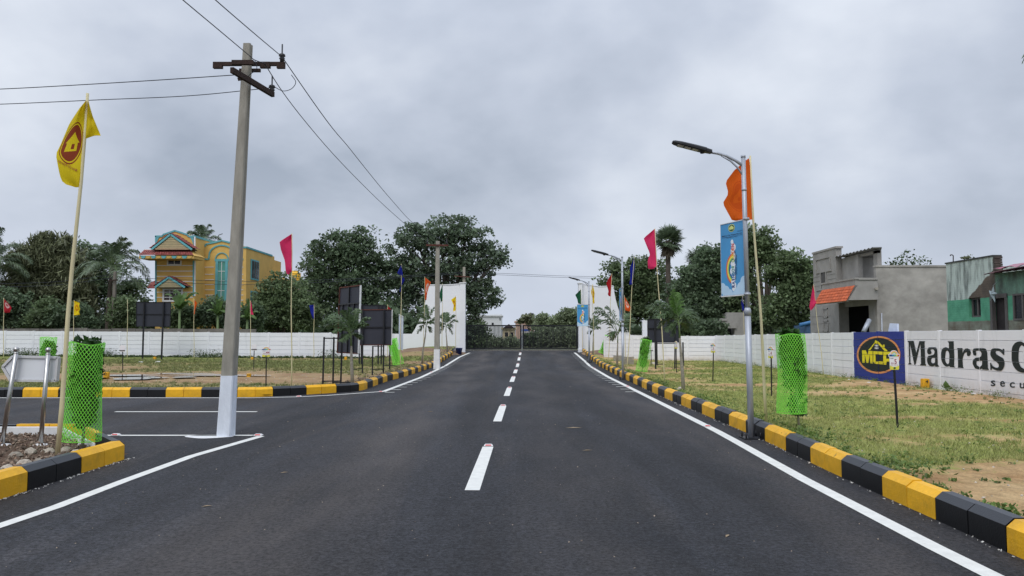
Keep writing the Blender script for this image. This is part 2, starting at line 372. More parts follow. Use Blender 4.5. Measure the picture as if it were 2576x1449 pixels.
# asphalt
asph = bpy.data.materials.new('asphalt'); asph.use_nodes = True
def asphalt_nodes():
    n = asph.node_tree.nodes; l = asph.node_tree.links; b = n['Principled BSDF']
    co = n.new('ShaderNodeTexCoord')
    def noise(sc, st=(1, 1, 1), det=4, rough=0.6, dist=0.0):
        mp = n.new('ShaderNodeMapping'); mp.inputs['Scale'].default_value = st; l.new(co.outputs['Object'], mp.inputs[0])
        q = n.new('ShaderNodeTexNoise'); q.inputs['Scale'].default_value = sc; q.inputs['Detail'].default_value = det; q.inputs['Roughness'].default_value = rough; q.inputs['Distortion'].default_value = dist
        l.new(mp.outputs[0], q.inputs['Vector']); return q.outputs[0]
    def mr(v, a, c, d, f):
        q = n.new('ShaderNodeMapRange'); q.inputs[1].default_value = a; q.inputs[2].default_value = c; q.inputs[3].default_value = d; q.inputs[4].default_value = f; l.new(v, q.inputs[0]); return q.outputs[0]
    def mul(a, c):
        q = n.new('ShaderNodeMath'); q.operation = 'MULTIPLY'; l.new(a, q.inputs[0]); l.new(c, q.inputs[1]); return q.outputs[0]
    grain = mr(noise(75, det=3, rough=0.8), 0.3, 0.72, 0.45, 1.7)
    grain2 = mr(noise(260, det=2, rough=0.8), 0.3, 0.7, 0.75, 1.3)
    patch = mr(noise(0.5, (1.0, 0.35, 1), 4, 0.6, 0.6), 0.36, 0.66, 0.75, 1.3)
    track = mr(noise(0.55, (1.5, 0.09, 1), 3, 0.5, 1.2), 0.42, 0.68, 0.82, 1.5)
    speck = mr(noise(26, det=4, rough=0.8), 0.37, 0.64, 0.35, 1.85)
    coarse = mr(noise(8.5, (1, .8, 1), det=6, rough=0.8), 0.36, 0.64, 0.66, 1.42)
    val = mul(mul(mul(grain, patch), mul(track, grain2)), mul(speck, coarse))
    mx = n.new('ShaderNodeMix'); mx.data_type = 'RGBA'
    l.new(mr(noise(0.7, (1.3, 0.15, 1), 5, 0.6, 1.0), 0.5, 0.75, 0, 1), mx.inputs[0])
    mx.inputs[6].default_value = (0.0195, 0.0208, 0.025, 1); mx.inputs[7].default_value = (0.034, 0.031, 0.0305, 1)
    sc = n.new('ShaderNodeVectorMath'); sc.operation = 'SCALE'; l.new(mx.outputs[2], sc.inputs[0]); l.new(val, sc.inputs['Scale'])
    # brownish dust carried along the wheel lanes
    sx = n.new('ShaderNodeSeparateXYZ'); l.new(co.outputs['Object'], sx.inputs[0])
    wob = n.new('ShaderNodeMath'); wob.operation = 'MULTIPLY_ADD'; l.new(noise(0.22, (1, 1, 1), 3, .5), wob.inputs[0]); wob.inputs[1].default_value = 2.6; l.new(sx.outputs[0], wob.inputs[2])
    cr = n.new('ShaderNodeValToRGB'); l.new(mr(wob.outputs[0], -4.7, 7.3, 0, 1), cr.inputs[0])
    ce = cr.color_ramp.elements
    ce[0].position = 0.0; ce[0].color = (.35,) * 3 + (1,); ce[1].position = 1.0; ce[1].color = (.0,) * 3 + (1,)
    for p_, v_ in ((.14, .1), (.25, .25), (.345, 1.0), (.41, .2), (.50, .12), (.56, .55), (.62, .1), (.69, .2), (.735, .8), (.79, .1)):
        q_ = ce.new(p_); q_.color = (v_,) * 3 + (1,)
    du = mul(cr.outputs[0], mr(noise(0.9, (1, .3, 1), 6, .7), .36, .6, .3, 1))
    mdu = n.new('ShaderNodeMix'); mdu.data_type = 'RGBA'; l.new(mul(du, mr(speck, .4, 1.7, .3, 1.0)), mdu.inputs[0]); l.new(sc.outputs[0], mdu.inputs[6]); mdu.inputs[7].default_value = (.1, .089, .085, 1)
    # pale grit pressed into the surface
    vo = n.new('ShaderNodeTexVoronoi'); vo.inputs['Scale'].default_value = 5.5; l.new(co.outputs['Object'], vo.inputs['Vector'])
    g1 = mr(vo.outputs['Distance'], 0.055, 0.03, 0, 1)
    g2 = mr(noise(1.1, det=3), 0.52, 0.6, 0, 0.8)
    mg = n.new('ShaderNodeMix'); mg.data_type = 'RGBA'; l.new(mul(g1, g2), mg.inputs[0]); l.new(mdu.outputs[2], mg.inputs[6]); mg.inputs[7].default_value = (0.19, 0.165, 0.14, 1)
    l.new(mg.outputs[2], b.inputs['Base Color'])
    b.inputs['Roughness'].default_value = 0.82; b.inputs['Specular IOR Level'].default_value = 0.3
    bp = n.new('ShaderNodeBump'); bp.inputs['Strength'].default_value = 0.7; bp.inputs['Distance'].default_value = 0.012
    l.new(noise(110, det=3, rough=0.8), bp.inputs['Height']); l.new(bp.outputs[0], b.inputs['Normal'])
asphalt_nodes()
RK = [(-20, 3.62), (0, 3.62), (5.8, 3.65), (9, 3.71), (12, 3.83), (20, 3.88), (28, 4.07), (40, 4.45), (48, 4.72), (55.5, 4.95)]
LK = [(21.2, -5.15), (21.9, -4.45), (22.6, -4.3), (27, -4.3), (30, -4.08), (38, -3.92), (45, -3.9), (52, -3.86)]
def interp(tab, y):
    if y <= tab[0][0]: return tab[0][1]
    for (a, b), (c, d) in zip(tab, tab[1:]):
        if y <= c: return b + (d - b) * (y - a) / (c - a)
    return tab[-1][1]
mb = MB()
yy = [-25, -12, -4] + list(np.arange(0, 62.1, 1.0))
for a, b in zip(yy, yy[1:]):
    for x0f, x1f in (((lambda y: -5.6), (lambda y: interp(RK, y) + 0.12)),):
        mb.add([(x0f(a), a, zr(a)), (x1f(a), a, zr(a)), (x1f(b), b, zr(b)), (x0f(b), b, zr(b))], [(0, 1, 2, 3)])
mb.add([(-48, 11.2, 0), (-5.6, 11.2, 0), (-5.6, 21.6, 0), (-48, 21.6, 0)], [(0, 1, 2, 3)])
road = mb.build('road', asph)
setp(road, 'dark new asphalt road running to the gate with a side street on the left', kind='structure')

# painted lines: parts of the road
def strip(pts, wd, name, m=line_paint, dz=0.004):
    P_ = [Vector((x, y, 0)) for x, y in pts]; out = []
    for i in range(len(P_) - 1):                       # subdivide
        n = max(1, int((P_[i + 1] - P_[i]).length / 1.0))
        for k in range(n): out.append(P_[i].lerp(P_[i + 1], k / n))
    out.append(P_[-1]); mb = MB(); vs = []
    for i, p in enumerate(out):
        d = (out[min(i + 1, len(out) - 1)] - out[max(i - 1, 0)]).normalized(); s_ = Vector((d.y, -d.x, 0)) * wd / 2
        j = 0.004 * math.sin(i * 2.3) + random.uniform(-0.003, 0.003)
        for q in (p - s_ * (1 + j), p + s_ * (1 - j)): vs.append((q.x, q.y, zr(q.y) + dz))
    mb.add(vs, [(2 * i, 2 * i + 1, 2 * i + 3, 2 * i + 2) for i in range(len(out) - 1)])
    return mb.build(name, m, road)
strip([(3.19, -6), (3.19, 5.1), (3.185, 5.9), (3.2, 6.95), (3.23, 8.65), (3.36, 11.75), (3.4, 12.9), (3.48, 18), (3.59, 25.4), (3.64, 29.4), (3.93, 38.4), (4.1, 43.5), (4.33, 53.6)], 0.15, 'edge_line')
strip([(-4.3, -6), (-4.3, 6.5), (-4.24, 7.3), (-4.25, 8.6), (-4.22, 10.3), (-3.96, 12.32)], 0.13, 'edge_line')
strip([(-3.62, 21.9), (-3.42, 29), (-3.42, 39.5), (-3.25, 48), (-2.92, 53.4)], 0.15, 'edge_line')
strip([(-48, 19.75), (-6.6, 19.75), (-5.55, 20.05), (-4.9, 20.5), (-3.72, 21.86)], 0.12, 'edge_line')
strip([(-6.55, 12.42), (-4.12, 12.42)], 0.11, 'edge_line')
for x in (-8.25, -14.0, -19.9): strip([(x, 16.2), (x + 2.95, 16.2)], 0.12, 'centre_dash')
strip([(-3.9, 56.5), (4.5, 56.5)], 0.3, 'stop_line')
stud_red = mat('stud_red', c8(200, 60, 60), 0.3)
stud = MB(); stud.add([(-.065, -.05, 0), (.065, -.05, 0), (.065, .05, 0), (-.065, .05, 0), (-.045, -.025, .022), (.045, -.025, .022), (.045, .03, .022), (-.045, .03, .022)],
                      [(4, 5, 6, 7), (0, 1, 5, 4), (1, 2, 6, 5), (2, 3, 7, 6), (3, 0, 4, 7)])
stud.add([(-.045, -.046, .006), (.045, -.046, .006), (.038, -.031, .0205), (-.038, -.031, .0205)], [(0, 1, 2, 3)], 1)
stud_me = stud.mesh('road_stud', [white_paint, stud_red])
ys_d = [8.07, 14.4, 20.35, 26.4, 32.3, 38.4, 44.4, 50.4]
xs_d = [-0.40, -0.28, -0.15, -0.02, 0.12, 0.26, 0.42, 0.58]
cx_at = lambda y: -0.41 + (y - 8.07) * 0.0218
for y in ys_d:
    strip([(cx_at(y), y), (cx_at(y + 3.1), y + 3.1)], 0.155, 'centre_dash')
    link('road_stud', stud_me, road, (cx_at(y + 3.2), y + 3.2, zr(y + 3.2) + 0.004))
for x, y in ((-6.3, 12.42), (-4.02, 12.38), (-3.66, 21.75), (3.4, 13.6), (-5.5, 20.1), (3.56, 24), (3.9, 37), (-3.42, 33)):
    link('road_stud', stud_me, road, (x, y, zr(y) + 0.009))
tm = MB(); tm.add([(0, -.05, .004), (.27, -.05, .004), (.27, .05, .004), (0, .05, .004)], [(0, 1, 2, 3)]); tm_me = tm.mesh('transverse_mark', line_paint)
LL = [(21.9, -3.62), (29, -3.42), (39.5, -3.42), (48, -3.25), (53.4, -2.92)]
RL = [(18, 3.48), (25.4, 3.59), (29.4, 3.64), (38.4, 3.93), (43.5, 4.1), (53.6, 4.33)]
y = 21.6
while y < 53:
    link('transverse_mark', tm_me, road, (interp(LL, y) + 0.09, y, zr(y) + 0.002))
    link('transverse_mark', tm_me, road, (interp(RL, y) - 0.36, y + 0.2, zr(y) + 0.002)); y += 1.08

# kerbs: every stone is a part
KPROF = [(0, -0.03), (0, 0.19), (0.065, 0.245), (0.15, 0.245), (0.15, -0.03)]
def kerb_mesh(name, m, ln=0.488):
    mb = MB(); ch = 0.006
    vs = [(-ln / 2, a, b) for a, b in KPROF] + [(ln / 2, a, b) for a, b in KPROF]; n = 5
    mb.add(vs, [tuple(range(n))[::-1], tuple(range(n, 2 * n))] + [(i, n + i, n + (i + 1) % n, (i + 1) % n)[::-1] for i in range(n)])
    return mb.mesh(name, m)
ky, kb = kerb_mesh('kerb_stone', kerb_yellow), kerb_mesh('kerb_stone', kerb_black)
def kerb(label, pts, start_yellow=True, skip=0, parent=None, side=1, step=0.5, white_inner=False):
    """pts: front foot line; stones lie to the left of the walking direction (side=1)"""
    k = parent
    if k is None:
        k = bpy.data.objects.new('kerb', None); COL.objects.link(k); setp(k, label, kind='structure')
    P_ = [Vector((a, b, 0)) for a, b in pts]; d = [0]
    for a, b in zip(P_, P_[1:]): d.append(d[-1] + (b - a).length)
    def at(s):
        for i in range(len(P_) - 1):
            if s <= d[i + 1] or i == len(P_) - 2: return P_[i].lerp(P_[i + 1], (s - d[i]) / (d[i + 1] - d[i]))
    n = int(d[-1] / step); i = 0
    for i in range(n):
        a, b = at(i * step), at(min((i + 1) * step, d[-1])); v = b - a
        col = ((i + skip) // 2) % 2 == (0 if start_yellow else 1)
        c = (a + b) / 2; c.z = zr(c.y) + random.uniform(-0.006, 0.004)
        o = link('kerb_stone', ky if col else kb, k, c, (random.uniform(-.012, .012), -math.asin((zr(b.y) - zr(a.y)) / v.length) if v.length else 0, math.atan2(v.y, v.x) + random.uniform(-.008, .008)))
        o.scale = (v.length / 0.5, side, 1)
    return k
# right kerb: stones to the right of the walking direction
kr = [(x, y) for y, x in RK]
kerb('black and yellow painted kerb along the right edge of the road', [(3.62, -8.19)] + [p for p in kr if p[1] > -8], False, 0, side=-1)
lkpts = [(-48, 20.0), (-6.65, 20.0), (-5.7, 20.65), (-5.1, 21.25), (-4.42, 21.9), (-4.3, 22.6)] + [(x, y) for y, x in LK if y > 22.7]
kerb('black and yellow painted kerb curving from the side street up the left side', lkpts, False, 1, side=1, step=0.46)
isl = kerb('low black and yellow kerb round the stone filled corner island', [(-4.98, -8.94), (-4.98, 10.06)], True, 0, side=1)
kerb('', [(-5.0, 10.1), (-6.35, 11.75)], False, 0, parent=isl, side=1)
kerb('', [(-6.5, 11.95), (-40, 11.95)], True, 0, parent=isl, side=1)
# whitewashed inner face of the island's back kerb
mb = MB(); mb.box((-40, 11.70, 0.02), (-6.75, 11.79, 0.215)); mb.bar((-6.7, 11.66, 0.11), (-5.36, 10.02, 0.11), 0.03, 0.2)
mb.build('kerb_backing', white_paint, isl)

# island soil and rubble
soil_isl = ground_material('island_soil', c8(112, 92, 78), c8(96, 78, 66), c8(100, 84, 70), c8(90, 76, 62))
io = grid_mesh('island_soil', list(np.arange(-40, -5.1, 0.35)) + [-5.12], list(np.arange(-9, 11.75, 0.35)),
               lambda x, y: (0.11 + 0.04 * fbm(x, y, 1.2, 3)) if y < 10.1 or x < -6.4 + (11.75 - y) * 0.8 else -0.02, soil_isl, None)
setp(io, 'reddish brown stony soil inside the corner island', kind='structure')

fieldm = ground_material('field_soil', c8(204, 174, 130), c8(166, 130, 90), c8(138, 150, 74), c8(164, 164, 98))
fieldm_l = ground_material('field_soil_left', c8(172, 146, 112), c8(146, 118, 90), c8(104, 118, 62), c8(130, 134, 74))
def cover_right(x, y):
    v = 0.5 + 1.5 * fbm(x * 0.55, y * 1.0, 0.42, 4, 3.3)
    if y < 10: v -= 0.42 * min((10 - y) / 3.0, 1) * min(max((x - 4.0) / 0.8, 0), 1)
    if 10.5 < y < 16: v += 0.14
    if x < 5.2 and y > 9: v += 0.25
    if y > 22: v += 0.12
    if x > 10.6 and y < 30: v -= 0.2
    return v
def cover_left(x, y):
    v = 0.5 + 1.0 * fbm(x * 0.4, y, 0.3, 4, 9.1)
    if 25 < y < 31: v -= 0.28
    if y > 33: v += 0.2
    if y < 24: v += 0.12
    return v
def zf_right(x, y):
    e = min(max((x - 3.95) / 1.5, 0), 1)
    return gz(x, y) + 0.13 - 0.07 * e + 0.03 * fbm(x, y, 0.8, 3, 5)
def zf_left(x, y):
    return gz(x, y) + 0.06 + 0.03 * fbm(x, y, 0.6, 3, 8) + 0.10 * max(0, (y - 44.5) / 3)
fr_u, fr_y = list(np.linspace(0, 1, 56)), list(np.arange(-8, 55.6, 0.2))
def field(name, m, xl, xr, us, ys_, zf, cov):
    vs = []; cv = []
    for y in ys_:
        a, b = xl(y), xr(y)
        for u in us:
            x = a + (b - a) * u; vs.append((x, y, zf(x, y))); cv.append(cov(x, y))
    nx = len(us); fs = [(j * nx + i, j * nx + i + 1, (j + 1) * nx + i + 1, (j + 1) * nx + i) for j in range(len(ys_) - 1) for i in range(nx - 1)]
    me = bpy.data.meshes.new(name); me.from_pydata(vs, [], fs); me.materials.append(m); me.polygons.foreach_set('use_smooth', [True] * len(fs))
    a = me.attributes.new('cover', 'FLOAT', 'POINT'); a.data.foreach_set('value', np.array(cv, dtype=np.float32))
    return link(name, me)
setp(field('field', fieldm, lambda y: interp(RK, y) + 0.13, lambda y: 13.0, fr_u, fr_y, zf_right, cover_right), 'sandy plot with patchy grass between the right kerb and white wall', kind='structure')
fl_y = list(np.arange(20.9, 55.6, 0.25))
def lk_in(y): return (interp(LK, y) if y > 21.9 else -4.45 - (21.9 - y) * 1.02) - 0.13
setp(field('field', fieldm_l, lambda y: -36.0, lk_in, list(np.linspace(0, 1, 110)), [20.13] + fl_y, lambda x, y: zf_left(x, y) if (x < lk_in(max(y, 20.2)) + .01) else 0.0, cover_left), 'open muddy plot with thin grass on the left of the road', kind='structure')

# grass blades (nobody could count them)
def blades(name, label, n, xr_, yr_, cov, zf, h0, h1, wd, m, thr=0.42, sel=None):
    X = RNG.uniform(xr_[0], xr_[1], n); u = RNG.uniform(0, 1, n); Y = yr_[0] * (yr_[1] / yr_[0]) ** u
    k = []
    for x, y in zip(X, Y):
        c = cov(x, y) + 0.35 * mnoise.noise(Vector((x * 3.1, y * 3.1, 4.0)))
        k.append(c > thr and (sel is None or sel(x, y)))
    k = np.array(k); X = X[k]; Y = Y[k]
    Z = np.array([zf(x, y) for x, y in zip(X, Y)])
    nb = 5; X = np.repeat(X, nb) + RNG.normal(0, 0.035, len(X) * nb); Y = np.repeat(Y, nb) + RNG.normal(0, 0.035, len(Y) * nb); Z = np.repeat(Z, nb)
    h = RNG.uniform(h0, h1, len(X)) ; a = RNG.uniform(0, 6.283, len(X)); ln = RNG.normal(0, 0.6, (len(X), 2)) * h[:, None]
    sc = 1 + np.maximum(Y - 12, 0) / 22.0
    wv = np.stack([np.cos(a), np.sin(a), 0 * a], 1) * (wd * sc)[:, None]
    b = np.stack([X, Y, Z - 0.005], 1); t = b + np.stack([ln[:, 0], ln[:, 1], h], 1)
    o = quadmesh(name, np.stack([b - wv, b + wv, t], 1), m)
    return setp(o, label, kind='stuff')
grass_m = mat('grass_blade', (0.285, 0.355, 0.09), 0.6, isl=0.4, var=0.3, scale=0.6, trans=0.3, col2=(0.42, 0.405, 0.165))
grass_l = mat('grass_blade_left', (0.2, 0.25, 0.075), 0.6, isl=0.4, var=0.3, scale=0.6, trans=0.3, col2=(0.26, 0.25, 0.11))
blades('grass', 'short patchy grass growing in the sandy right plot', 30000, (4.1, 12.0), (6.0, 46.0), cover_right, zf_right, 0.025, 0.085, 0.006, grass_m, 0.5, lambda x, y: x > interp(RK, y) + 0.2)
blades('grass', 'thin grass growing over the muddy left plot', 22000, (-33, -4.5), (20.4, 46.8), cover_left, zf_left, 0.03, 0.11, 0.010, grass_l, 0.5, lambda x, y: x < lk_in(y) - 0.1)

# ------------------------------------------------------------------ compound walls of precast panels
def panel_wall(name, label, A, B, H, rows, bay, z0=-0.1, normal=1, topz=None, mfun=None, post_w=0.13, proud=0.028, gap=0.007):
    """A->B foot line of the visible face; the face looks to the right of A->B if normal=1"""
    A, B = Vector((A[0], A[1], 0)), Vector((B[0], B[1], 0)); d = (B - A); ln = d.length; d /= ln
    nv = Vector((d.y, -d.x, 0)) * normal
    n = max(1, round(ln / bay)); bay = ln / n
    t = thing(name, label, 'wall', A); ang = math.atan2(d.y, d.x); th = 0.05
    tz = topz or (lambda s: H)
    cache = {}
    bk = MB()
    for i in range(n):
        c = A + d * (i + 0.5) * bay; T = tz((i + 0.5) * bay); ph = (T - z0) / rows
        bk.obox(c + Vector((0, 0, (T + z0) / 2)) - nv * 0.04, d * (bay / 2 - 0.02), nv * 0.006, Vector((0, 0, (T - z0) / 2 - 0.02)))
        for r_ in range(rows):
            m = mfun(i, r_) if mfun else white_wall
            key = (round(ph, 3), m.name)
            if key not in cache:
                pb = MB(); hw, hh = (bay - post_w) / 2 + 0.02, ph / 2 - gap
                e_ = 0.008
                pb.add([(-hw, 0.0, -hh), (hw, 0.0, -hh), (hw, 0.0, hh), (-hw, 0.0, hh), (-hw, -th, -hh), (hw, -th, -hh), (hw, -th, hh), (-hw, -th, hh), (-hw, 0.0 - e_, -hh - .002), (hw, -e_, -hh - .002), (hw, -e_, hh + .002), (-hw, -e_, hh + .002)],
                       [(0, 1, 2, 3), (0, 8, 9, 1), (3, 2, 10, 11), (4, 7, 6, 5), (8, 4, 5, 9), (11, 10, 6, 7)])
                me = pb.mesh('panel', m)
                cache[key] = me
            j = random.uniform(-0.004, 0.004)
            o = link('panel', cache[key], t, c + nv * j + Vector((0, 0, z0 + ph * (r_ + 0.5))) - A, (random.uniform(-.004, .004), 0, ang), None)
            if normal == 1: o.scale = (1, -1, 1)
    bk.build('panel_joint', white_wall, t)
    for i in range(n + 1):
        c = A + d * i * bay; T = tz(min(max(i * bay, 0), ln)) + 0.012
        m = mfun(i - 0.5, -1) if mfun else white_wall
        pb = MB(); hw = post_w / 2; e_ = 0.018
        prof = [(-hw, -0.08), (hw, -0.08), (hw, proud - e_), (hw - e_, proud), (-hw + e_, proud), (-hw, proud - e_)]
        pb.prism([Vector((0, 0, z0 - 0.02)) + d * a + nv * b for a, b in prof], (0, 0, T - z0 + 0.02))
        o = link('post', pb.mesh('post', m), t, c - A)
    return t, bay
LW0, LW1 = P(-60, 904, 50.5), P(828, 909, 47.6)
lt = lambda s: 1.9 - 0.17 * min(s / 24.0, 1)
panel_wall('compound_wall', 'long white precast panel wall across the left plot', (LW0.x - 3.9, 50.9), (LW1.x, 47.8), 1.8, 7, 1.93, -0.12, 1, lt, gap=.013)
panel_wall('compound_wall', 'short white panel wall behind the black boards beside the left gate wall', (LW1.x + 0.14, 47.8), (-7.35, 47.9), 1.66, 7, 1.9, -0.12, 1, gap=.013)
WX = 12.15
RW_Y0, RW_Y1 = 46.2 - 18 * 1.855, 46.2     # bays of 1.855 m
blue_bays = []
def rmat(i, r_):
    y = RW_Y1 - (i + 0.5) * 1.855
    return blue_wall if 23.96 < y < 27.64 and r_ >= -1 and abs(i - round(i)) < 1e-6 else (blue_wall if r_ == -1 and 25 < RW_Y1 - (i + 0.5) * 1.855 < 26.5 else white_wall)
def rtop(s):
    y = RW_Y1 - s
    return 1.715 if y < 24 else 1.715 - (y - 24) * 0.0075
rw, rbay = panel_wall('compound_wall', 'white precast panel wall on the right with painted blue emblem and black lettering', (WX, RW_Y1), (WX, RW_Y0), 1.7, 7, 1.855, -0.1, 1, rtop, rmat, proud=.014)
panel_wall('compound_wall', 'white panel wall closing the far end of the right plot', (5.6, 46.9), (12.2, 46.45), 1.53, 7, 1.88, -0.1, 1, gap=.013)

# painted emblem and lettering on the right wall
ZA = lambda x, y: (2138.3 + .08506 * x, 830.2 + .08506 * y)
ZB = lambda x, y: (2270.4 + .07727 * x, 842.7 + .07727 * y)
ZC = lambda x, y: (2415.0 + .10849 * x, 842.7 + .10849 * y)
def smoothpoly(pts, n=3, corner=0.75):
    out = []; m = len(pts)
    for i in range(m):
        p0, p1, p2, p3 = [Vector(pts[(i + k) % m]) for k in (-1, 0, 1, 2)]
        out.append(p1)
        a, b = (p1 - p0), (p2 - p1); c = (p3 - p2)
        sharp = lambda u, v: u.length < 1e-6 or v.length < 1e-6 or u.normalized().dot(v.normalized()) < corner
        if sharp(a, b) or sharp(b, c): continue
        for k in range(1, n):
            t = k / n
            out.append(0.5 * ((2 * p1) + (p2 - p0) * t + (2 * p0 - 5 * p1 + 4 * p2 - p3) * t * t + (-p0 + 3 * p1 - 3 * p2 + p3) * t ** 3))
    return [tuple(p) for p in out]
def fill2d(loops):
    """2-D loops (outer + holes) -> verts, faces"""
    cu = bpy.data.curves.new('tmp', 'CURVE'); cu.dimensions = '2D'; cu.fill_mode = 'BOTH'
    for lp in loops:
        sp = cu.splines.new('POLY'); sp.points.add(len(lp) - 1); sp.use_cyclic_u = True
        for q, (x, y) in zip(sp.points, lp): q.co = (x, y, 0, 1)
    ob = bpy.data.objects.new('tmp', cu); COL.objects.link(ob)
    dg = bpy.context.evaluated_depsgraph_get(); me = bpy.data.meshes.new_from_object(ob.evaluated_get(dg))
    vs = [tuple(v.co) for v in me.vertices]; fs = [tuple(p.vertices) for p in me.polygons]
    bpy.data.objects.remove(ob); bpy.data.curves.remove(cu); bpy.data.meshes.remove(me)
    return vs, fs
def text2d(s, off=0.0, align='LEFT'):
    cu = bpy.data.curves.new('tmp', 'FONT'); cu.body = s; cu.size = 1.0; cu.offset = off; cu.align_x = align; cu.resolution_u = 3
    ob = bpy.data.objects.new('tmp', cu); COL.objects.link(ob)
    dg = bpy.context.evaluated_depsgraph_get(); me = bpy.data.meshes.new_from_object(ob.evaluated_get(dg))
    vs = [(v.co.x, v.co.y) for v in me.vertices]; fs = [tuple(p.vertices) for p in me.polygons]
    bpy.data.objects.remove(ob); bpy.data.curves.remove(cu); bpy.data.meshes.remove(me)
    x0 = min(v[0] for v in vs); x1 = max(v[0] for v in vs); y0 = min(v[1] for v in vs); y1 = max(v[1] for v in vs)
    return [((x - x0) / (x1 - x0), (y - y0) / (y1 - y0)) for x, y in vs], fs, (x1 - x0) / max(y1 - y0, 1e-6)
import bmesh
def wall_paint(name, loops2d, layer, m, parent):
    """loops in wall coordinates (y, z); the paint follows posts and panel joints"""
    vs, fs = fill2d(loops2d)
    bm = bmesh.new(); bv = [bm.verts.new((0, a, b)) for a, b, _ in vs]
    for f in fs:
        try: bm.faces.new([bv[i] for i in f])
        except ValueError: pass
    y0 = min(v[0] for v in vs); y1 = max(v[0] for v in vs)
    posts = [RW_Y1 - i * rbay for i in range(0, 19) if y0 - 0.2 < RW_Y1 - i * rbay < y1 + 0.2]
    cuts = [(Vector((0, yc + s_ * 0.068, 0)), Vector((0, 1, 0))) for yc in posts for s_ in (-1, 1)]
    joints = []
    for r_ in range(1, 7):
        z = -0.1 + (rtop(RW_Y1 - (y0 + y1) / 2) + 0.1) * r_ / 7
        joints.append(z); cuts += [(Vector((0, 0, z + s_ * 0.0055)), Vector((0, 0, 1))) for s_ in (-1, 1)]
    for co, no in cuts:
        bmesh.ops.bisect_plane(bm, geom=bm.verts[:] + bm.edges[:] + bm.faces[:], plane_co=co, plane_no=no)
    bm.faces.ensure_lookup_table()
    dead = [f for f in bm.faces if any(abs(f.calc_center_median().z - z) < 0.005 for z in joints) and not any(abs(f.calc_center_median().y - yc) < 0.067 for yc in posts)]
    bmesh.ops.delete(bm, geom=dead, context='FACES')
    onpost = [f for f in bm.faces if any(abs(f.calc_center_median().y - yc) < 0.067 for yc in posts)]
    sp = bmesh.ops.split(bm, geom=onpost)['geom'] if onpost else []
    pv = {v for g_ in sp if isinstance(g_, bmesh.types.BMFace) for v in g_.verts}
    for v in bm.verts: v.co.x = WX - (0.02 if v in pv else 0.008) - layer * 0.003
    o0 = worldloc(parent)
    for v in bm.verts: v.co -= o0
    me = bpy.data.meshes.new(name); bm.to_mesh(me); bm.free(); me.materials.append(m)
    return link(name, me, parent)
def wl(T, pts): return [(q.y, q.z) for q in (PX(*T(x, y), WX - 0.008) for x, y in pts)]
def ell(cx_, cy_, rx, ry, n=56): return [(cx_ + rx * math.cos(6.28319 * k / n), cy_ + ry * math.sin(6.28319 * k / n)) for k in range(n)]
emb = wall_paint('emblem', [wl(ZA, ell(844, 733, 592, 503))], 0, text_dark, rw)
wall_paint('ring', [wl(ZA, ell(846, 735, 646, 556)), wl(ZA, ell(844, 733, 593, 504))], 0.4, sign_orange, emb)
yM = [(358, 600), (470, 600), (520, 740), (550, 615), (670, 620), (672, 990), (600, 980), (590, 720), (545, 975), (490, 970), (440, 720), (440, 965), (365, 960)]
yC = [(690, 625), (965, 640), (965, 730), (870, 725), (820, 715), (755, 715), (760, 930), (830, 935), (880, 925), (975, 935), (975, 1015), (780, 1000), (710, 975), (690, 930)]
yP = [(985, 640), (1300, 650), (1330, 700), (1330, 880), (1280, 930), (1085, 930), (1075, 1028), (995, 1020), (985, 940)]
yPh = [(1070, 725), (1260, 730), (1260, 850), (1075, 850)]
roofl = [(745, 300), (830, 330), (1110, 610), (1095, 628), (1025, 622), (830, 405), (770, 400), (740, 385), (600, 600), (540, 598), (735, 365)]
chim = [(975, 430), (1025, 435), (1028, 520), (1000, 495), (985, 500)]
for lp in ([yM], [yC], [yP, yPh], [roofl], [chim]): wall_paint('lettering', [wl(ZA, q) for q in lp], 1, sign_yellow, emb)
for a, b, c, d in ((735, 432, 755, 482), (765, 432, 840, 487), (735, 510, 760, 560), (770, 512, 845, 562)):
    wall_paint('window_mark', [wl(ZA, [(a, b), (c, b + 1), (c, d + 1), (a, d)])], 1, white_paint, emb)
gM = [(162, 190), (360, 190), (445, 585), (545, 200), (738, 200), (735, 230), (712, 260), (740, 940), (765, 965), (750, 995), (570, 985), (572, 965), (600, 940), (583, 300), (570, 300), (428, 930), (405, 970), (380, 970), (375, 935), (245, 300), (238, 300), (255, 900), (290, 930), (285, 955), (185, 950), (190, 930), (215, 905), (195, 240), (170, 215)]
ga = [(805, 480), (830, 430), (880, 400), (1080, 400), (1100, 440), (1140, 540), (1155, 960), (1195, 1000), (1200, 1030), (1065, 1025), (1055, 975), (1030, 1005), (960, 1020), (880, 1000), (820, 930), (795, 830), (800, 750), (830, 690), (900, 670), (1000, 640), (1035, 590), (1040, 520), (1010, 475), (960, 462), (915, 475), (905, 500), (935, 540), (935, 590), (910, 625), (870, 632), (825, 610), (800, 560)]
gah = [(1060, 745), (980, 745), (935, 780), (925, 830), (940, 890), (985, 925), (1030, 910), (1055, 880)]
gd = [(1470, 203), (1665, 203), (1672, 450), (1685, 740), (1680, 1020), (1715, 1040), (1710, 1058), (1535, 1045), (1530, 1010), (1480, 1030), (1400, 1020), (1320, 940), (1265, 820), (1255, 700), (1258, 560), (1300, 450), (1370, 405), (1430, 400), (1490, 430), (1510, 440), (1505, 270), (1475, 225)]
gdh = [(1445, 503), (1410, 540), (1395, 620), (1385, 780), (1410, 890), (1450, 940), (1490, 945), (1515, 900), (1520, 780), (1520, 620), (1490, 530)]
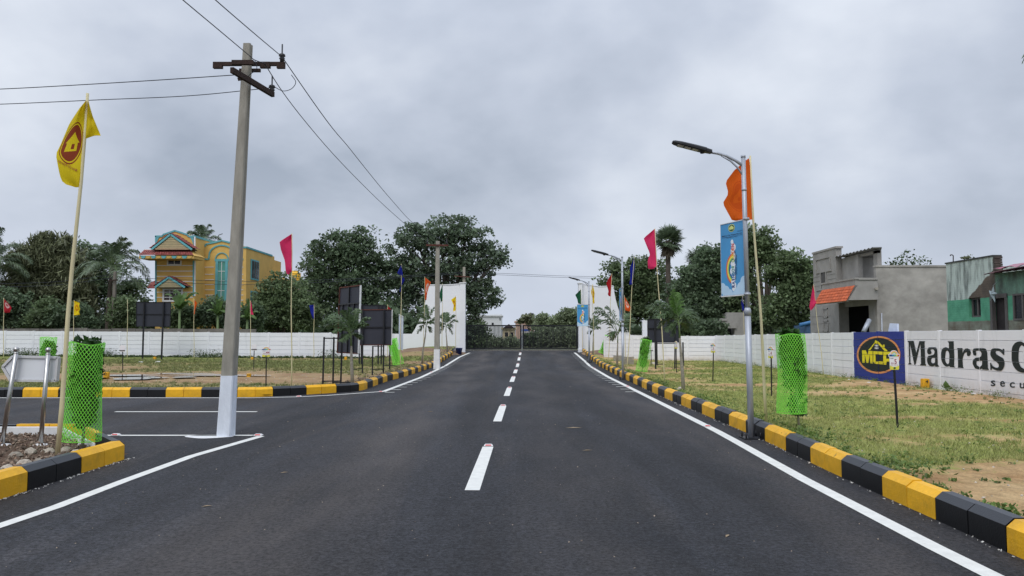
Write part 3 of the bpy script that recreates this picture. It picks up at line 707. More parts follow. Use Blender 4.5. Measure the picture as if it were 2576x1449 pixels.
gr = [(1762, 425), (1950, 425), (1955, 590), (1990, 500), (2050, 440), (2120, 437), (2190, 470), (2220, 560), (2205, 650), (2160, 692), (2110, 680), (2090, 630), (2100, 575), (2070, 560), (2020, 590), (1975, 700), (1955, 800), (1970, 1040), (1992, 1055), (1975, 1080), (1790, 1065), (1790, 1050), (1805, 1030), (1800, 760), (1790, 460)]
ga2 = [(290, 395), (305, 340), (340, 310), (560, 308), (600, 325), (630, 400), (645, 770), (668, 790), (662, 812), (518, 800), (512, 770), (490, 790), (430, 798), (350, 775), (305, 700), (290, 640), (300, 575), (355, 530), (450, 520), (490, 490), (500, 430), (480, 380), (440, 365), (380, 368), (358, 385), (385, 430), (375, 465), (345, 480), (310, 460)]
ga2h = [(510, 595), (440, 605), (390, 610), (378, 650), (400, 700), (460, 740), (500, 705), (512, 650)]
gs = [(705, 400), (715, 345), (755, 315), (850, 308), (930, 320), (985, 350), (990, 322), (1010, 318), (1028, 335), (1025, 460), (1005, 465), (960, 410), (890, 370), (840, 368), (820, 395), (840, 440), (920, 495), (1000, 540), (1028, 620), (1025, 710), (990, 795), (950, 830), (870, 828), (790, 800), (740, 770), (725, 812), (702, 810), (695, 650), (712, 640), (750, 710), (820, 755), (870, 760), (900, 730), (895, 680), (850, 630), (770, 570), (720, 500), (702, 450)]
gC = [(1195, 480), (1205, 300), (1260, 200), (1340, 155), (1430, 155), (1520, 200), (1570, 170), (1590, 180), (1600, 420), (1570, 420), (1510, 280), (1440, 230), (1400, 260), (1365, 350), (1355, 520), (1370, 650), (1420, 750), (1490, 790), (1560, 770), (1610, 690), (1625, 720), (1590, 820), (1500, 870), (1420, 868), (1330, 830), (1250, 740), (1205, 620)]
for T, lps in ((ZB, [gM]), (ZB, [ga, gah]), (ZB, [gd, gdh]), (ZB, [gr]), (ZC, [ga2, ga2h]), (ZC, [gs]), (ZC, [gC])):
    wall_paint('lettering', [wl(T, smoothpoly(q)) for q in lps], 0, text_dark, rw)
for ch, bx in (('s', (712, 1052, 818, 1186)), ('e', (926, 1066, 1040, 1200)), ('c', (1150, 1094, 1268, 1222)), ('u', (1382, 1110, 1500, 1240))):
    tv, tf, _ = text2d(ch, 0.012)
    mb = MB(); q = [PX(*ZC(bx[0] + (bx[2] - bx[0]) * a, bx[3] - (bx[3] - bx[1]) * b), WX - 0.009) for a, b in tv]
    mb.add(q, tf); mb.build('lettering', text_dark, rw)

# ------------------------------------------------------------------ white gate walls and gate
def slab(mb, poly_px, Y, th, mi=0): return mb.prism([P(x, y, Y) for x, y in poly_px], (0, th, 0), mi)
gate_white = mat('gate_wall_paint', (0.80, 0.81, 0.84), 0.75, var=0.04, scale=0.7)
gw = thing('gate_wall', 'tall white curved gate wall on the left of the gate', 'wall', P(1100, 890, 55))
lp = [(984, 839.6), (1036, 839.6), (1043, 829), (1051.5, 813), (1060, 792), (1066.5, 773), (1071, 754), (1075, 735.6), (1078, 725), (1080, 718.5), (1111.5, 718.6), (1135, 717.8), (1158, 716), (1158, 905), (984, 912)]
mb = MB(); slab(mb, lp, 54.6, 0.3); mb.build('wall_body', gate_white, gw)
mb = MB(); a, b = P(1157.6, 712.6, 54.4), P(1170, 905, 54.4); mb.box((a.x, 54.35, 0.2), (b.x, 54.95, a.z)); mb.box((a.x - .05, 54.3, a.z), (b.x + .05, 55.0, a.z + .06)); mb.build('pillar', gate_white, gw)
mb = MB(); cap = [(1080, 717.0), (1111.5, 717.2), (1135, 716.4), (1157.4, 714.6)]
for (x0, y0), (x1, y1) in zip(cap, cap[1:]):
    mb.bar(P(x0, y0, 54.75), P(x1, y1, 54.75), 0.36, 0.06)
mb.build('coping', gate_white, gw)
gw2 = thing('gate_wall', 'tall white curved gate wall on the right of the gate', 'wall', P(1520, 890, 55))
rp_ = [(1465.5, 717), (1508, 722.6), (1542.5, 721), (1545, 733), (1548, 749), (1553, 769), (1560.5, 790.6), (1567, 808), (1575.5, 825.6), (1581, 835), (1586.8, 842.6), (1616, 843.2), (1616, 912), (1465.5, 905)]
mb = MB(); slab(mb, rp_, 54.6, 0.3); mb.build('wall_body', gate_white, gw2)
mb = MB(); a, b = P(1455.5, 713.4, 54.4), P(1466, 905, 54.4); mb.box((a.x, 54.35, 0.2), (b.x, 54.95, a.z)); mb.box((a.x - .05, 54.3, a.z), (b.x + .05, 55.0, a.z + .06)); mb.box((a.x - .04, 54.3, 0.25), (b.x + .04, 54.9, 0.62)); mb.build('pillar', gate_white, gw2)
mb = MB(); cap = [(1466.5, 714.8), (1480, 717), (1508, 721), (1542, 719.4)]
for (x0, y0), (x1, y1) in zip(cap, cap[1:]): mb.bar(P(x0, y0, 54.75), P(x1, y1, 54.75), 0.36, 0.06)
mb.build('coping', gate_white, gw2)
mb = MB(); a, b = P(1616, 806, 48), P(1629, 905, 48); mb.box((a.x, 47.9, -0.1), (b.x, 48.2, a.z)); o = mb.build('wall_pillar', white_wall)
setp(o, 'short white wall pillar behind the black board right of the gate', 'pillar')
# gate leaves
GY = 56.9
def gate_leaf(label, x0p, x1p):
    x0, x1 = P(x0p, 850, GY).x, P(x1p, 850, GY).x; zb, zt = P(1300, 878, GY).z, P(1300, 817.5, GY).z
    t = thing('gate_leaf', label, 'gate', (x0, GY, zb), 'leaves of the entrance gate')
    fr = MB(); fr.box((x0, GY - .03, zb), (x1, GY + .03, zb + .09)); fr.box((x0, GY - .03, zt - .09), (x1, GY + .03, zt))
    fr.box((x0, GY - .032, zb), (x0 + .09, GY + .032, zt)); fr.box((x1 - .09, GY - .032, zb), (x1, GY + .032, zt)); fr.build('frame', black_metal, t)
    br = MB(); br.box((-.022, -.018, zb + .06), (.022, .018, zt - .06)); me = br.mesh('bar', black_metal, (0, 0, zb))
    n = int((x1 - x0 - .14) / 0.098)
    for i in range(n): link('bar', me, t, (0.07 + (x1 - x0 - .14) * (i + .5) / n, 0, 0))
gate_leaf('left black barred leaf of the entrance gate beside the big tree', 1172.5, 1312)
gate_leaf('right black barred leaf of the entrance gate beside the lamp banner', 1314.5, 1454)
mb = MB(); mb.box((-3.6, 57.2, 0.3), (5.0, 57.7, 0.475)); o = mb.build('gate_sill', concrete); setp(o, 'low concrete sill under the entrance gate', 'sill')
mb = MB(); a = P(1313.2, 815.5, GY); mb.box((a.x - .02, GY - .02, 0.4), (a.x + .02, GY + .02, a.z)); mb.build('gate_stop', galv); setp(bpy.data.objects['gate_stop'], 'slim pale post between the two gate leaves', 'post')
# ------------------------------------------------------------------ electric poles and wires
pole_conc = mat('pole_concrete', c8(150, 146, 136), 0.85, var=0.2, scale=9, bump=0.4, bscale=40, stretch=(1, 1, 0.25))
whitewash = mat('whitewash', c8(222, 228, 238), 0.8, var=0.12, scale=6, bump=0.3, bscale=40, stretch=(1, 1, 0.4))
def taper(mb, a, b, wa, da, wb, db, mi=0, groove=0.0):
    a, b = Vector(a), Vector(b)
    def ring(c, w_, d_):
        g = groove; h, k = w_ / 2, d_ / 2; ch = 0.016
        return [c + Vector(q) for q in ((-h + ch, -k, 0), (h - ch, -k, 0), (h, -k + ch, 0), (h, -k * .35, 0), (h - g, -k * .2, 0), (h - g, k * .2, 0), (h, k * .35, 0), (h, k - ch, 0), (h - ch, k, 0), (-h + ch, k, 0), (-h, k - ch, 0), (-h, k * .35, 0), (-h + g, k * .2, 0), (-h + g, -k * .2, 0), (-h, -k * .35, 0), (-h, -k + ch, 0))]
    A, B = ring(a, wa, da), ring(b, wb, db); n = len(A)
    mb.add(A + B, [tuple(range(n))[::-1], tuple(range(n, 2 * n))] + [(i, (i + 1) % n, n + (i + 1) % n, n + i) for i in range(n)], mi)
pb_, pt_ = G(568, 1097), P(624, 112, 12.25)
EY = pb_.y
ep = thing('electric_pole', 'tall tapered concrete electric pole with whitewashed foot and rusty crossarms beside the junction', 'pole', pb_, 'electric poles')
f_ = 0.152; pm_ = pb_.lerp(pt_, f_)
mb = MB(); taper(mb, pm_, pt_, .192, .22, .12, .14, 0, .014); mb.build('shaft', pole_conc, ep)
mb = MB(); taper(mb, pb_ - Vector((0, 0, .05)), pm_, .218, .255, .198, .226, 0, .015); mb.build('painted_foot', whitewash, ep)
mb = MB(); mb.add([(pb_.x - .62 + .38 * (1 + math.cos(t)), pb_.y - .06 + .2 * math.sin(t) * (1 + .2 * math.sin(3 * t)), .004) for t in np.linspace(0, 6.28, 26)[:-1]], [tuple(range(25))]); o = mb.build('paint_spill', white_paint, road)
A1, A2 = P(537, 161, 12.42), P(717, 161, 12.42)
mb = MB(); mb.bar(A1, A2, .05, .06); mb.bar(A1 + Vector((0, 0, -.025)), A1 + Vector((.15, 0, -.025)), .06, .1); mb.bar(A2 + Vector((-.13, 0, -.025)), A2 + Vector((0, 0, -.025)), .06, .1)
mb.bar(P(655, 164, 12.42), P(680, 164, 12.42), .06, .1); mb.build('crossarm', rust, ep)
B1, B2 = P(583, 176, 11.4), P(687, 238, 12.6)
mb = MB(); mb.bar(B1, B2, .055, .085); mb.build('crossarm', rust, ep)
cz_ = P(622, 163, 12.03).z
for lo_, hi_ in (((pt_.x - .17, 12.0, cz_), (pt_.x + .17, 12.06, cz_ + .07)), ((pt_.x - .17, 12.34, cz_), (pt_.x + .17, 12.39, cz_ + .05))): mb = MB(); mb.box(lo_, hi_); mb.build('clamp', rust, ep)
mb = MB(); mb.bar(P(600, 199, 11.95), P(620, 196, 12.05), .05); mb.build('bolt', rust, ep)
porc = mat('insulator_dark', (0.03, 0.03, 0.035), 0.3)
def insulator(base, parent, s=1.0):
    mb = MB(); mb.lathe([(0, 0), (.035 * s, 0), (.035 * s, .04 * s), (.05 * s, .06 * s), (.03 * s, .08 * s), (.055 * s, .1 * s), (.05 * s, .13 * s), (.012 * s, .15 * s), (.012 * s, .3 * s), (0, .3 * s)], base, 12)
    mb.build('insulator', porc, parent)
insulator(A2 + Vector((-.05, 0, .03)), ep); insulator(B2 + Vector((-.02, 0, .02)), ep)
# second pole
p2b, p2t = G(1099, 929), P(1096, 600, 35.0)
p2t.y = p2b.y
ep2 = thing('electric_pole', 'smaller concrete electric pole standing in front of the left gate wall', 'pole', p2b, 'electric poles')
pm2 = p2b.lerp(p2t, .155)
mb = MB(); taper(mb, pm2, p2t, .24, .3, .17, .2, 0, .02); mb.build('shaft', pole_conc, ep2)
mb = MB(); taper(mb, p2b - Vector((0, 0, .05)), pm2, .3, .36, .26, .32, 0, .02); mb.build('painted_foot', white_paint, ep2)
C1, C2 = P(1072, 616.5, p2b.y - .15), P(1128, 617.5, p2b.y - .15)
mb = MB(); mb.bar(C1, C2, .07, .08); mb.build('crossarm', rust_frame, ep2)
insulator(C1 + Vector((.06, 0, .03)), ep2); insulator(C2 + Vector((-.08, 0, .03)), ep2)
# pole behind the gate wall, far pole on the left
p3 = P(1167.5, 900, 60); p3t = P(1167.5, 672, 60)
ep3 = thing('electric_pole', 'thin pale pole rising behind the left gate wall', 'pole', (p3.x, 60, 0), 'electric poles')
mb = MB(); taper(mb, (p3.x, 60, 0), p3t, .24, .24, .2, .2, 0, .0); mb.build('shaft', concrete, ep3)
D1, D2 = P(1143, 694.5, 59.8), P(1184, 697, 59.8); mb = MB(); mb.bar(D1, D2, .08, .08); mb.build('crossarm', rust_frame, ep3)
p4t = P(289.5, 683, 54)
ep4 = thing('electric_pole', 'old grey concrete pole among the palms behind the left wall', 'pole', (p4t.x, 54, 0), 'electric poles')
mb = MB(); taper(mb, (p4t.x, 54, 0), p4t, .26, .26, .17, .17); mb.build('shaft', mat('pole_old', c8(112, 106, 98), .9, var=.2), ep4)
mb = MB(); mb.bar(P(272, 706, 53.8), P(296, 704, 53.8), .08, .08); mb.build('crossarm', rust, ep4)
def wire(label, pts, r=0.008, group=None):
    P_ = [Vector(p) for p in pts]; out = []
    m = len(P_)
    seg = [(P_[i + 1] - P_[i]).length for i in range(m - 1)]
    tan = [((P_[i + 1] - P_[i]) / seg[i] * seg[i - 1] + (P_[i] - P_[i - 1]) / seg[i - 1] * seg[i]) / (seg[i - 1] + seg[i]) if 0 < i < m - 1 else ((P_[1] - P_[0]) / seg[0] if i == 0 else (P_[-1] - P_[-2]) / seg[-1]) for i in range(m)]
    for i in range(m - 1):
        for k in range(8):
            t = k / 8; h = seg[i]
            out.append(P_[i] * (2 * t ** 3 - 3 * t * t + 1) + tan[i] * h * (t ** 3 - 2 * t * t + t) + P_[i + 1] * (3 * t * t - 2 * t ** 3) + tan[i + 1] * h * (t ** 3 - t * t))
    out.append(P_[-1]); mb = MB(); mb.tube(out, r, 5); o = mb.build('power_line', wire_m); return setp(o, label, 'wire', group)
W = 'overhead wires'
ia, ib = A2 + Vector((-.05, 0, .12)), P(666, 160, 12.05)
wire('overhead wire from the upper left to the right end of the near pole crossarm', [(-3.5, -22, 6.0), (-3.45, -6, 5.2), P(540, -2, 9.0), P(629, 75, 10.4), ia], .007, W)
wire('overhead wire from the upper left across the face of the near pole', [(-4.1, -22, 6.0), (-3.95, -6, 5.2), P(458, -2, 9.0), P(550, 75, 10.3), P(630, 142, 11.7), P(641, 151, 11.9), ib], .007, W)
wire('wire running from the near pole crossarm tip down to the second pole', [ia, P(780, 245, 13.3), P(880, 374, 17.2), P(985, 503, 23.5), P(1045, 566, 29), C2 + Vector((-.08, 0, .14))], .008, W)
wire('wire running from the middle of the near crossarm down to the second pole', [ib, P(700, 215, 13.3), P(800, 344, 16.8), P(930, 482, 22.5), P(1023, 567, 29), C1 + Vector((.06, 0, .14))], .008, W)
wire('upper wire going left across the sky from the near pole', [P(590, 188.5, 11.42), P(480, 196, 11.5), P(240, 211, 11.9), P(0, 224, 12.3), P(-600, 225, 14)], .007, W)
wire('lower wire going left across the sky from the near pole', [B2 + Vector((0, 0, .12)), P(500, 239, 12.6), P(250, 251, 12.8), P(0, 262, 13.0), P(-600, 262, 14.5)], .007, W)
wire('looped jumper wire hanging beside the near pole crossarms', [P(733, 188, 12.5), P(744, 208, 12.6), P(735, 222, 12.6), P(715, 229, 12.6), B2 + Vector((0, 0, .14))], .006, W)
wire('curly tail of wire tied to the front of the near pole', [P(641, 152, 11.88), P(646, 172, 11.9), P(628, 188, 11.95), P(618, 199, 12.0)], .006, W)
for i, (a, b, ty) in enumerate(((684, 716, 'upper'), (688, 724, 'lower'))):
    wire(f'{ty} far wire crossing the dark trees left of the thin pole', [P(1167, a, 60), P(1080, a + 6, 60), P(950, a + 14, 60), P(640, b - 8, 60), P(300, b - 18, 54.5)], .016, W)
    wire(f'{ty} far wire crossing the pale sky right of the thin pole', [P(1167, a, 60), P(1270, a + 4, 62), P(1400, a + 9.5, 64), P(1500, a + 12, 66), P(1760, a + 14, 70)], .013, W)
    wire(f'{ty} far wire crossing the trees at the left edge', [P(289, 690 + 8 * i, 54), P(150, 708 + 8 * i, 54), P(0, 714 + 8 * i, 54), P(-200, 716 + 8 * i, 54)], .014, W)

# ------------------------------------------------------------------ street lamps and banners
led = mat('lamp_lens', (0.5, 0.5, 0.48), 0.25)
def make_lamp():
    t = thing('street_lamp', 'tall grey street lamp nearest the camera on the right kerb', 'street lamp', (0, 0, 0), 'street lamps along the right kerb')
    mb = MB(); mb.tube([(0, 0, 0), (0, 0, 1.95)], .047, 14); mb.tube([(0, 0, 1.9), (0, 0, 1.98), (0, 0, 2.02)], [.053, .053, .04], 14); mb.build('lower_pole', galv, t)
    mb = MB(); mb.tube([(0, 0, 2.0), (0, 0, 4.41)], .036, 12); mb.tube([(0, 0, 3.86), (0, 0, 3.9)], .04, 12); mb.tube([(0, 0, 4.39), (0, 0, 4.425)], .039, 12); mb.build('upper_pole', galv, t)
    mb = MB(); mb.box((-.15, -.15, 0.0), (.15, .15, .02))
    for a in (-.11, .11):
        for b in (-.11, .11): mb.tube([(a, b, .02), (a, b, .1)], .012, 6)
    mb.build('base_plate', black_metal, t)
    mb = MB(); mb.tube([(-.02, 0, 4.27), (-.12, 0, 4.345), (-.26, 0, 4.42), (-.40, 0, 4.465), (-.56, 0, 4.495)], .024, 10); mb.build('arm', galv, t)
    mb = MB(); mb.tube([(-.02, 0, 4.12), (-.1, 0, 4.24), (-.2, 0, 4.34), (-.34, 0, 4.425)], .015, 8); mb.build('brace', galv, t)
    d = Vector((-.62, 0, .165)).normalized(); n = Vector((-d.z, 0, d.x)) * -1; c = Vector((-.5, 0, 4.49))
    hd = MB(); n = Vector((d.z, 0, -d.x)); n = n if n.z > 0 else -n
    prof = [(0, .045, .03), (.08, .05, .034), (.1, .08, .036), (.25, .09, .036), (.5, .092, .031), (.6, .075, .024), (.635, .045, .016)]
    rings = []
    for s_, hw, hh in prof:
        q = c + d * s_
        rings.append([q + Vector((0, a * hw, 0)) + n * b * hh for a, b in ((-1, -.6), (-.85, -1), (.85, -1), (1, -.6), (1, .3), (.7, 1), (-.7, 1), (-1, .3))])
    vs = [v for r_ in rings for v in r_]; m = 8
    hd.add(vs, [tuple(range(m))[::-1], tuple(range(len(vs) - m, len(vs)))] + [(i * m + k, i * m + (k + 1) % m, (i + 1) * m + (k + 1) % m, (i + 1) * m + k) for i in range(len(rings) - 1) for k in range(m)])
    q = c + d * .14 - n * .034
    hd.lathe([(0.0, -.035), (.03, -.028), (.045, 0), (.045, .02)], q, 10)
    h = hd.build('lamp_head', black_plastic, t)
    for s_ in (.26, .38, .5):
        e_ = MB(); e_.obox(c + d * s_ - n * .034, d * .045, Vector((0, .06, 0)), n * .006); e_.build('lens', led, h)
    return t
def copy_tree(o, parent=None):
    c = o.copy(); COL.objects.link(c); c.parent = parent
    for ch in o.children: copy_tree(ch, c)
    return c
lamp = make_lamp()
L1 = G(1890, 1103); L2 = G(1567.5, 954.5); L3 = G(1482.5, 910.7)
lamp2 = copy_tree(lamp); lamp2['label'] = 'middle grey street lamp of the three on the right kerb'
lamp3 = copy_tree(lamp); lamp3['label'] = 'farthest grey street lamp before the right gate wall'
lamp.location = L1; lamp2.location = L2; lamp3.location = L3
lamp.rotation_euler = (0, R(-.6), 0)

ban_blue = mat('banner_blue', c8(72, 152, 205), 0.45, var=0.08, scale=1.5)
ban_cloud = mat('banner_cloud', c8(186, 215, 236), 0.5, var=0.06)
ban_white = mat('banner_white', c8(232, 238, 242), 0.5, var=0.03)
ban_dark = mat('banner_dark', c8(28, 44, 84), 0.5)
def rainbow(t):
    st = [(0, (24, 44, 120)), (.25, (36, 108, 176)), (.42, (70, 160, 140)), (.55, (120, 184, 60)), (.7, (236, 206, 60)), (.85, (230, 130, 60)), (1, (212, 52, 60))]
    for (a, ca), (b, cb) in zip(st, st[1:]):
        if t <= b: k = (t - a) / (b - a); return tuple(x + (y_ - x) * k for x, y_ in zip(ca, cb))
    return st[-1][1]
def make_banner(label):
    W_, H_ = .6, 1.17
    t = thing('banner_board', label, 'banner', (0, 0, 0), 'sky blue banner boards on the lamp posts')
    mb = MB(); mb.box((0, -.004, 0), (W_, .012, H_)); pn = mb.build('panel', ban_blue, t, True)
    mb = MB(); mb.box((-.006, -.012, -.02), (W_ + .03, .02, 0)); mb.box((-.006, -.0115, H_), (W_ + .03, .02, H_ + .012)); mb.box((-.006, -.006, 0.0), (0, .016, H_)); mb.build('frame', alu, t, True)
    for z in (0.0, H_ + .01):
        mb = MB(); mb.tube([(W_ + .0, .0, z), (W_ + .1, .0, z)], .008, 6); mb.tube([(W_ + .05, .0, z - .02), (W_ + .05, .0, z + .02)], .052, 12); mb.build('clamp', galv, t, True)
    Y = lambda k: -.004 - .0012 * k
    def disc(mb, x, z, r_, k, rz=None, n=18):
        rz = rz or r_; mb.add([(x + r_ * math.cos(6.2832 * i / n), Y(k), z + rz * math.sin(6.2832 * i / n)) for i in range(n)], [tuple(range(n))])
    # printed clouds along the foot
    def clipped(mb, x, z, r_, k, rz=None, n=28):
        rz = rz or r_
        mb.add([(min(max(x + r_ * math.cos(6.2832 * i / n), .003), W_ - .003), Y(k), max(z + rz * math.sin(6.2832 * i / n), .003)) for i in range(n)], [tuple(range(n))])
    mb = MB()
    for i, (x, z, r_) in enumerate(((0.03, .12, .09), (.12, .06, .1), (.22, .02, .08), (.4, .02, .1), (.5, .1, .1), (.58, .2, .09), (.56, .06, .1))): clipped(mb, x, z, r_, 1 + .12 * i)
    mb.build('cloud_print', ban_cloud, pn, True)
    # white cloud behind the title (runs up the board)
    mb = MB(); k = 0
    for i in range(17):
        z = .10 + i * .0475; x = .315 + .018 * math.sin(i * 1.9)
        disc(mb, x, z, .05 + .012 * math.sin(i * 2.4) if 0 < i < 16 else .035, 2 + .1 * (i % 5), n=14)
    mb.build('cloud_print', ban_white, pn, True)
    # rainbow
    for j, cc in enumerate(((206, 84, 70), (236, 170, 70), (244, 224, 96), (120, 190, 90), (30, 70, 140))):
        mb = MB(); r0, r1 = .265 - .022 * j, .265 - .022 * (j + 1); vs = []
        for i in range(17):
            a = R(100 + 140 * i / 16); vs += [(.36 + r0 * .85 * math.cos(a), Y(3.2), .42 + r0 * math.sin(a)), (.36 + r1 * .85 * math.cos(a), Y(3.2), .42 + r1 * math.sin(a))]
        mb.add(vs, [(2 * i, 2 * i + 1, 2 * i + 3, 2 * i + 2) for i in range(16)]); mb.build('rainbow_print', mat(f'rainbow_{j}', c8(*cc), .5), pn, True)
    # title, letter by letter, reading upwards
    title = 'RAINBOW GARDEN'; z = .12; zt = .83; adv = (zt - z) / len(title)
    for i, ch in enumerate(title):
        if ch == ' ': continue
        tv, tf, asp = text2d(ch, .03); mb = MB(); hgt = .075; wd = adv * (.92 if ch not in 'I' else .4)
        z0 = z + i * adv + (0 if ch != 'I' else adv * .28)
        mb.add([(.355 - b * hgt, Y(4), z0 + a * wd) for a, b in tv], tf); mb.build('lettering', mat(f'title_{i}', c8(*rainbow(i / 13)), .5), pn, True)
    for s_, x, z0, z1 in (('RESIDENTIAL TOWNSHIP', .388, .25, .70), ('AVADI, CHENNAI', .42, .32, .64)):
        tv, tf, _ = text2d(s_, .03); mb = MB(); mb.add([(x - b * .024, Y(4), z0 + a * (z1 - z0)) for a, b in tv], tf); mb.build('lettering', ban_dark, pn, True)
    for s_, x0, x1, zb, zh in (('Madras City Properties.com', .04, .56, .955, .032), ('ensuring your future', .16, .44, .925, .016), ('SINCE 2004', .44, .56, 1.005, .014)):
        tv, tf, _ = text2d(s_, .008); mb = MB(); mb.add([(x0 + a * (x1 - x0), Y(3), zb + b * zh) for a, b in tv], tf); mb.build('lettering', ban_dark, pn, True)
    mb = MB(); mb.box((.04, Y(2), .945), (.56, Y(1.4), .949)); mb.build('lettering', ban_dark, pn, True)
    em = MB(); disc(em, .29, 1.085, .085, 2, .062, 26); eo = em.build('emblem', mat('emblem_cream', c8(214, 220, 130), .5), pn, True)
    mb = MB(); disc(mb, .29, 1.085, .073, 3, .053, 26); mb.build('emblem', mat('emblem_green', c8(34, 84, 62), .5), pn, True)
    mb = MB(); mb.add([(.235, Y(4), 1.06), (.345, Y(4), 1.06), (.345, Y(4), 1.085), (.36, Y(4), 1.085), (.29, Y(4), 1.125), (.22, Y(4), 1.085), (.235, Y(4), 1.085)], [tuple(range(7))]); mb.build('emblem', MATS['emblem_cream'], pn, True)
    return t
bn = make_banner('sky blue banner board on the nearest street lamp below the orange flag')
bn2 = copy_tree(bn); bn2['label'] = 'sky blue banner board seen almost edge on at the middle street lamp'
bn3 = copy_tree(bn); bn3['label'] = 'small sky blue banner board facing the road on the farthest street lamp'
def place_banner(o, lp_, dirx, z):
    d = Vector((dirx[0], dirx[1], 0)).normalized(); p = Vector((lp_.x, lp_.y, z)) - d * .65
    o.location = p; o.rotation_euler = (0, 0, math.atan2(d.y, d.x))
place_banner(bn, Vector((L1.x - .02, L1.y, 0)), (.36, -.93), 2.235)
place_banner(bn2, L2, (.03, -.999), 2.12)
place_banner(bn3, L3, (.999, .02), 2.0 + zr(L3.y))

# ------------------------------------------------------------------ flags on bamboo poles
def flag_mat(name, col, em=None, emc=None, ctr=(.5, .45), rad=(.28, .2), house=False):
    if name in MATS: return MATS[name]
    m = bpy.data.materials.new(name); m.use_nodes = True; MATS[name] = m; n = m.node_tree.nodes; l = m.node_tree.links; b = n['Principled BSDF']; b.inputs['Roughness'].default_value = .7; b.inputs['Specular IOR Level'].default_value = .2
    uv = n.new('ShaderNodeUVMap'); sp = n.new('ShaderNodeSeparateXYZ'); l.new(uv.outputs[0], sp.inputs[0])
    def ma(op, a, c=None):
        q = n.new('ShaderNodeMath'); q.operation = op
        for i, v in enumerate((a, c)):
            if v is None: continue
            if isinstance(v, (int, float)): q.inputs[i].default_value = v
            else: l.new(v, q.inputs[i])
        return q.outputs[0]
    base = n.new('ShaderNodeMix'); base.data_type = 'RGBA'
    nz = n.new('ShaderNodeTexNoise'); nz.inputs['Scale'].default_value = 14; l.new(uv.outputs[0], nz.inputs['Vector']); l.new(nz.outputs[0], base.inputs[0])
    base.inputs[6].default_value = tuple(x * .88 for x in col) + (1,); base.inputs[7].default_value = tuple(min(1, x * 1.08) for x in col) + (1,)
    out = base.outputs[2]
    if em:
        u = ma('DIVIDE', ma('SUBTRACT', sp.outputs[0], ctr[0]), rad[0]); v = ma('DIVIDE', ma('SUBTRACT', sp.outputs[1], ctr[1]), rad[1])
        d = ma('SQRT', ma('ADD', ma('MULTIPLY', u, u), ma('MULTIPLY', v, v)))
        ringm = ma('MULTIPLY', ma('LESS_THAN', d, 1.0), ma('GREATER_THAN', d, .93))
        disc = ma('LESS_THAN', d, .86)
        # house: roof triangle |u|*.75+v... and walls
        au = ma('ABSOLUTE', u)
        roof = ma('MULTIPLY', ma('LESS_THAN', ma('ADD', ma('MULTIPLY', au, .8), v), .52), ma('GREATER_THAN', v, .0))
        body = ma('MULTIPLY', ma('LESS_THAN', au, .5), ma('MULTIPLY', ma('LESS_THAN', v, .02), ma('GREATER_THAN', v, -.4)))
        win = ma('MULTIPLY', ma('LESS_THAN', ma('ABSOLUTE', ma('ADD', u, .12)), .14), ma('MULTIPLY', ma('LESS_THAN', v, -.05), ma('GREATER_THAN', v, -.3)))
        hs = ma('MULTIPLY', ma('MAXIMUM', roof, body), ma('SUBTRACT', 1.0, win))
        mk = ma('MAXIMUM', ringm, ma('MULTIPLY', disc, ma('SUBTRACT', 1.0, hs)))
        mx = n.new('ShaderNodeMix'); mx.data_type = 'RGBA'; l.new(mk, mx.inputs[0]); l.new(out, mx.inputs[6]); mx.inputs[7].default_value = tuple(emc) + (1,); out = mx.outputs[2]
    l.new(out, b.inputs['Base Color'])
    tr = n.new('ShaderNodeBsdfTranslucent'); l.new(out, tr.inputs['Color']); ms = n.new('ShaderNodeMixShader'); ms.inputs[0].default_value = .4
    l.new(b.outputs[0], ms.inputs[1]); l.new(tr.outputs[0], ms.inputs[2]); l.new(ms.outputs[0], n['Material Output'].inputs['Surface'])
    return m
fy = flag_mat('flag_yellow_print', c8(226, 202, 34), True, c8(140, 62, 34), (.5, .52), (.46, .23))
fys = flag_mat('flag_yellow', c8(240, 208, 30), True, c8(200, 110, 30), (.5, .5), (.3, .2))
fpink = flag_mat('flag_pink', c8(224, 58, 108)); fblue = flag_mat('flag_blue', c8(34, 44, 152)); forange = flag_mat('flag_orange', c8(226, 96, 30))
forange_p = flag_mat('flag_orange_print', c8(226, 92, 32), True, c8(240, 214, 200), (.5, .5), (.3, .22)); fred = flag_mat('flag_red', c8(182, 36, 44)); fred_p = flag_mat('flag_red_print', c8(172, 34, 50), True, c8(224, 190, 190), (.5, .55), (.3, .2))
fgreen = flag_mat('flag_green', c8(34, 92, 62)); forange_b = flag_mat('flag_orange_faint', c8(222, 98, 26), True, c8(206, 84, 22), (.5, .42), (.33, .22))
def resample(pts, n):
    P_ = [Vector(p) for p in pts]; d = [0]
    for a, b in zip(P_, P_[1:]): d.append(d[-1] + (b - a).length)
    out = []
    for k in range(n):
        s = d[-1] * k / (n - 1); i = 0
        while i < len(P_) - 2 and s > d[i + 1]: i += 1
        out.append(P_[i].lerp(P_[i + 1], (s - d[i]) / max(d[i + 1] - d[i], 1e-6)))
    return out
FG = 'flags on bamboo poles'
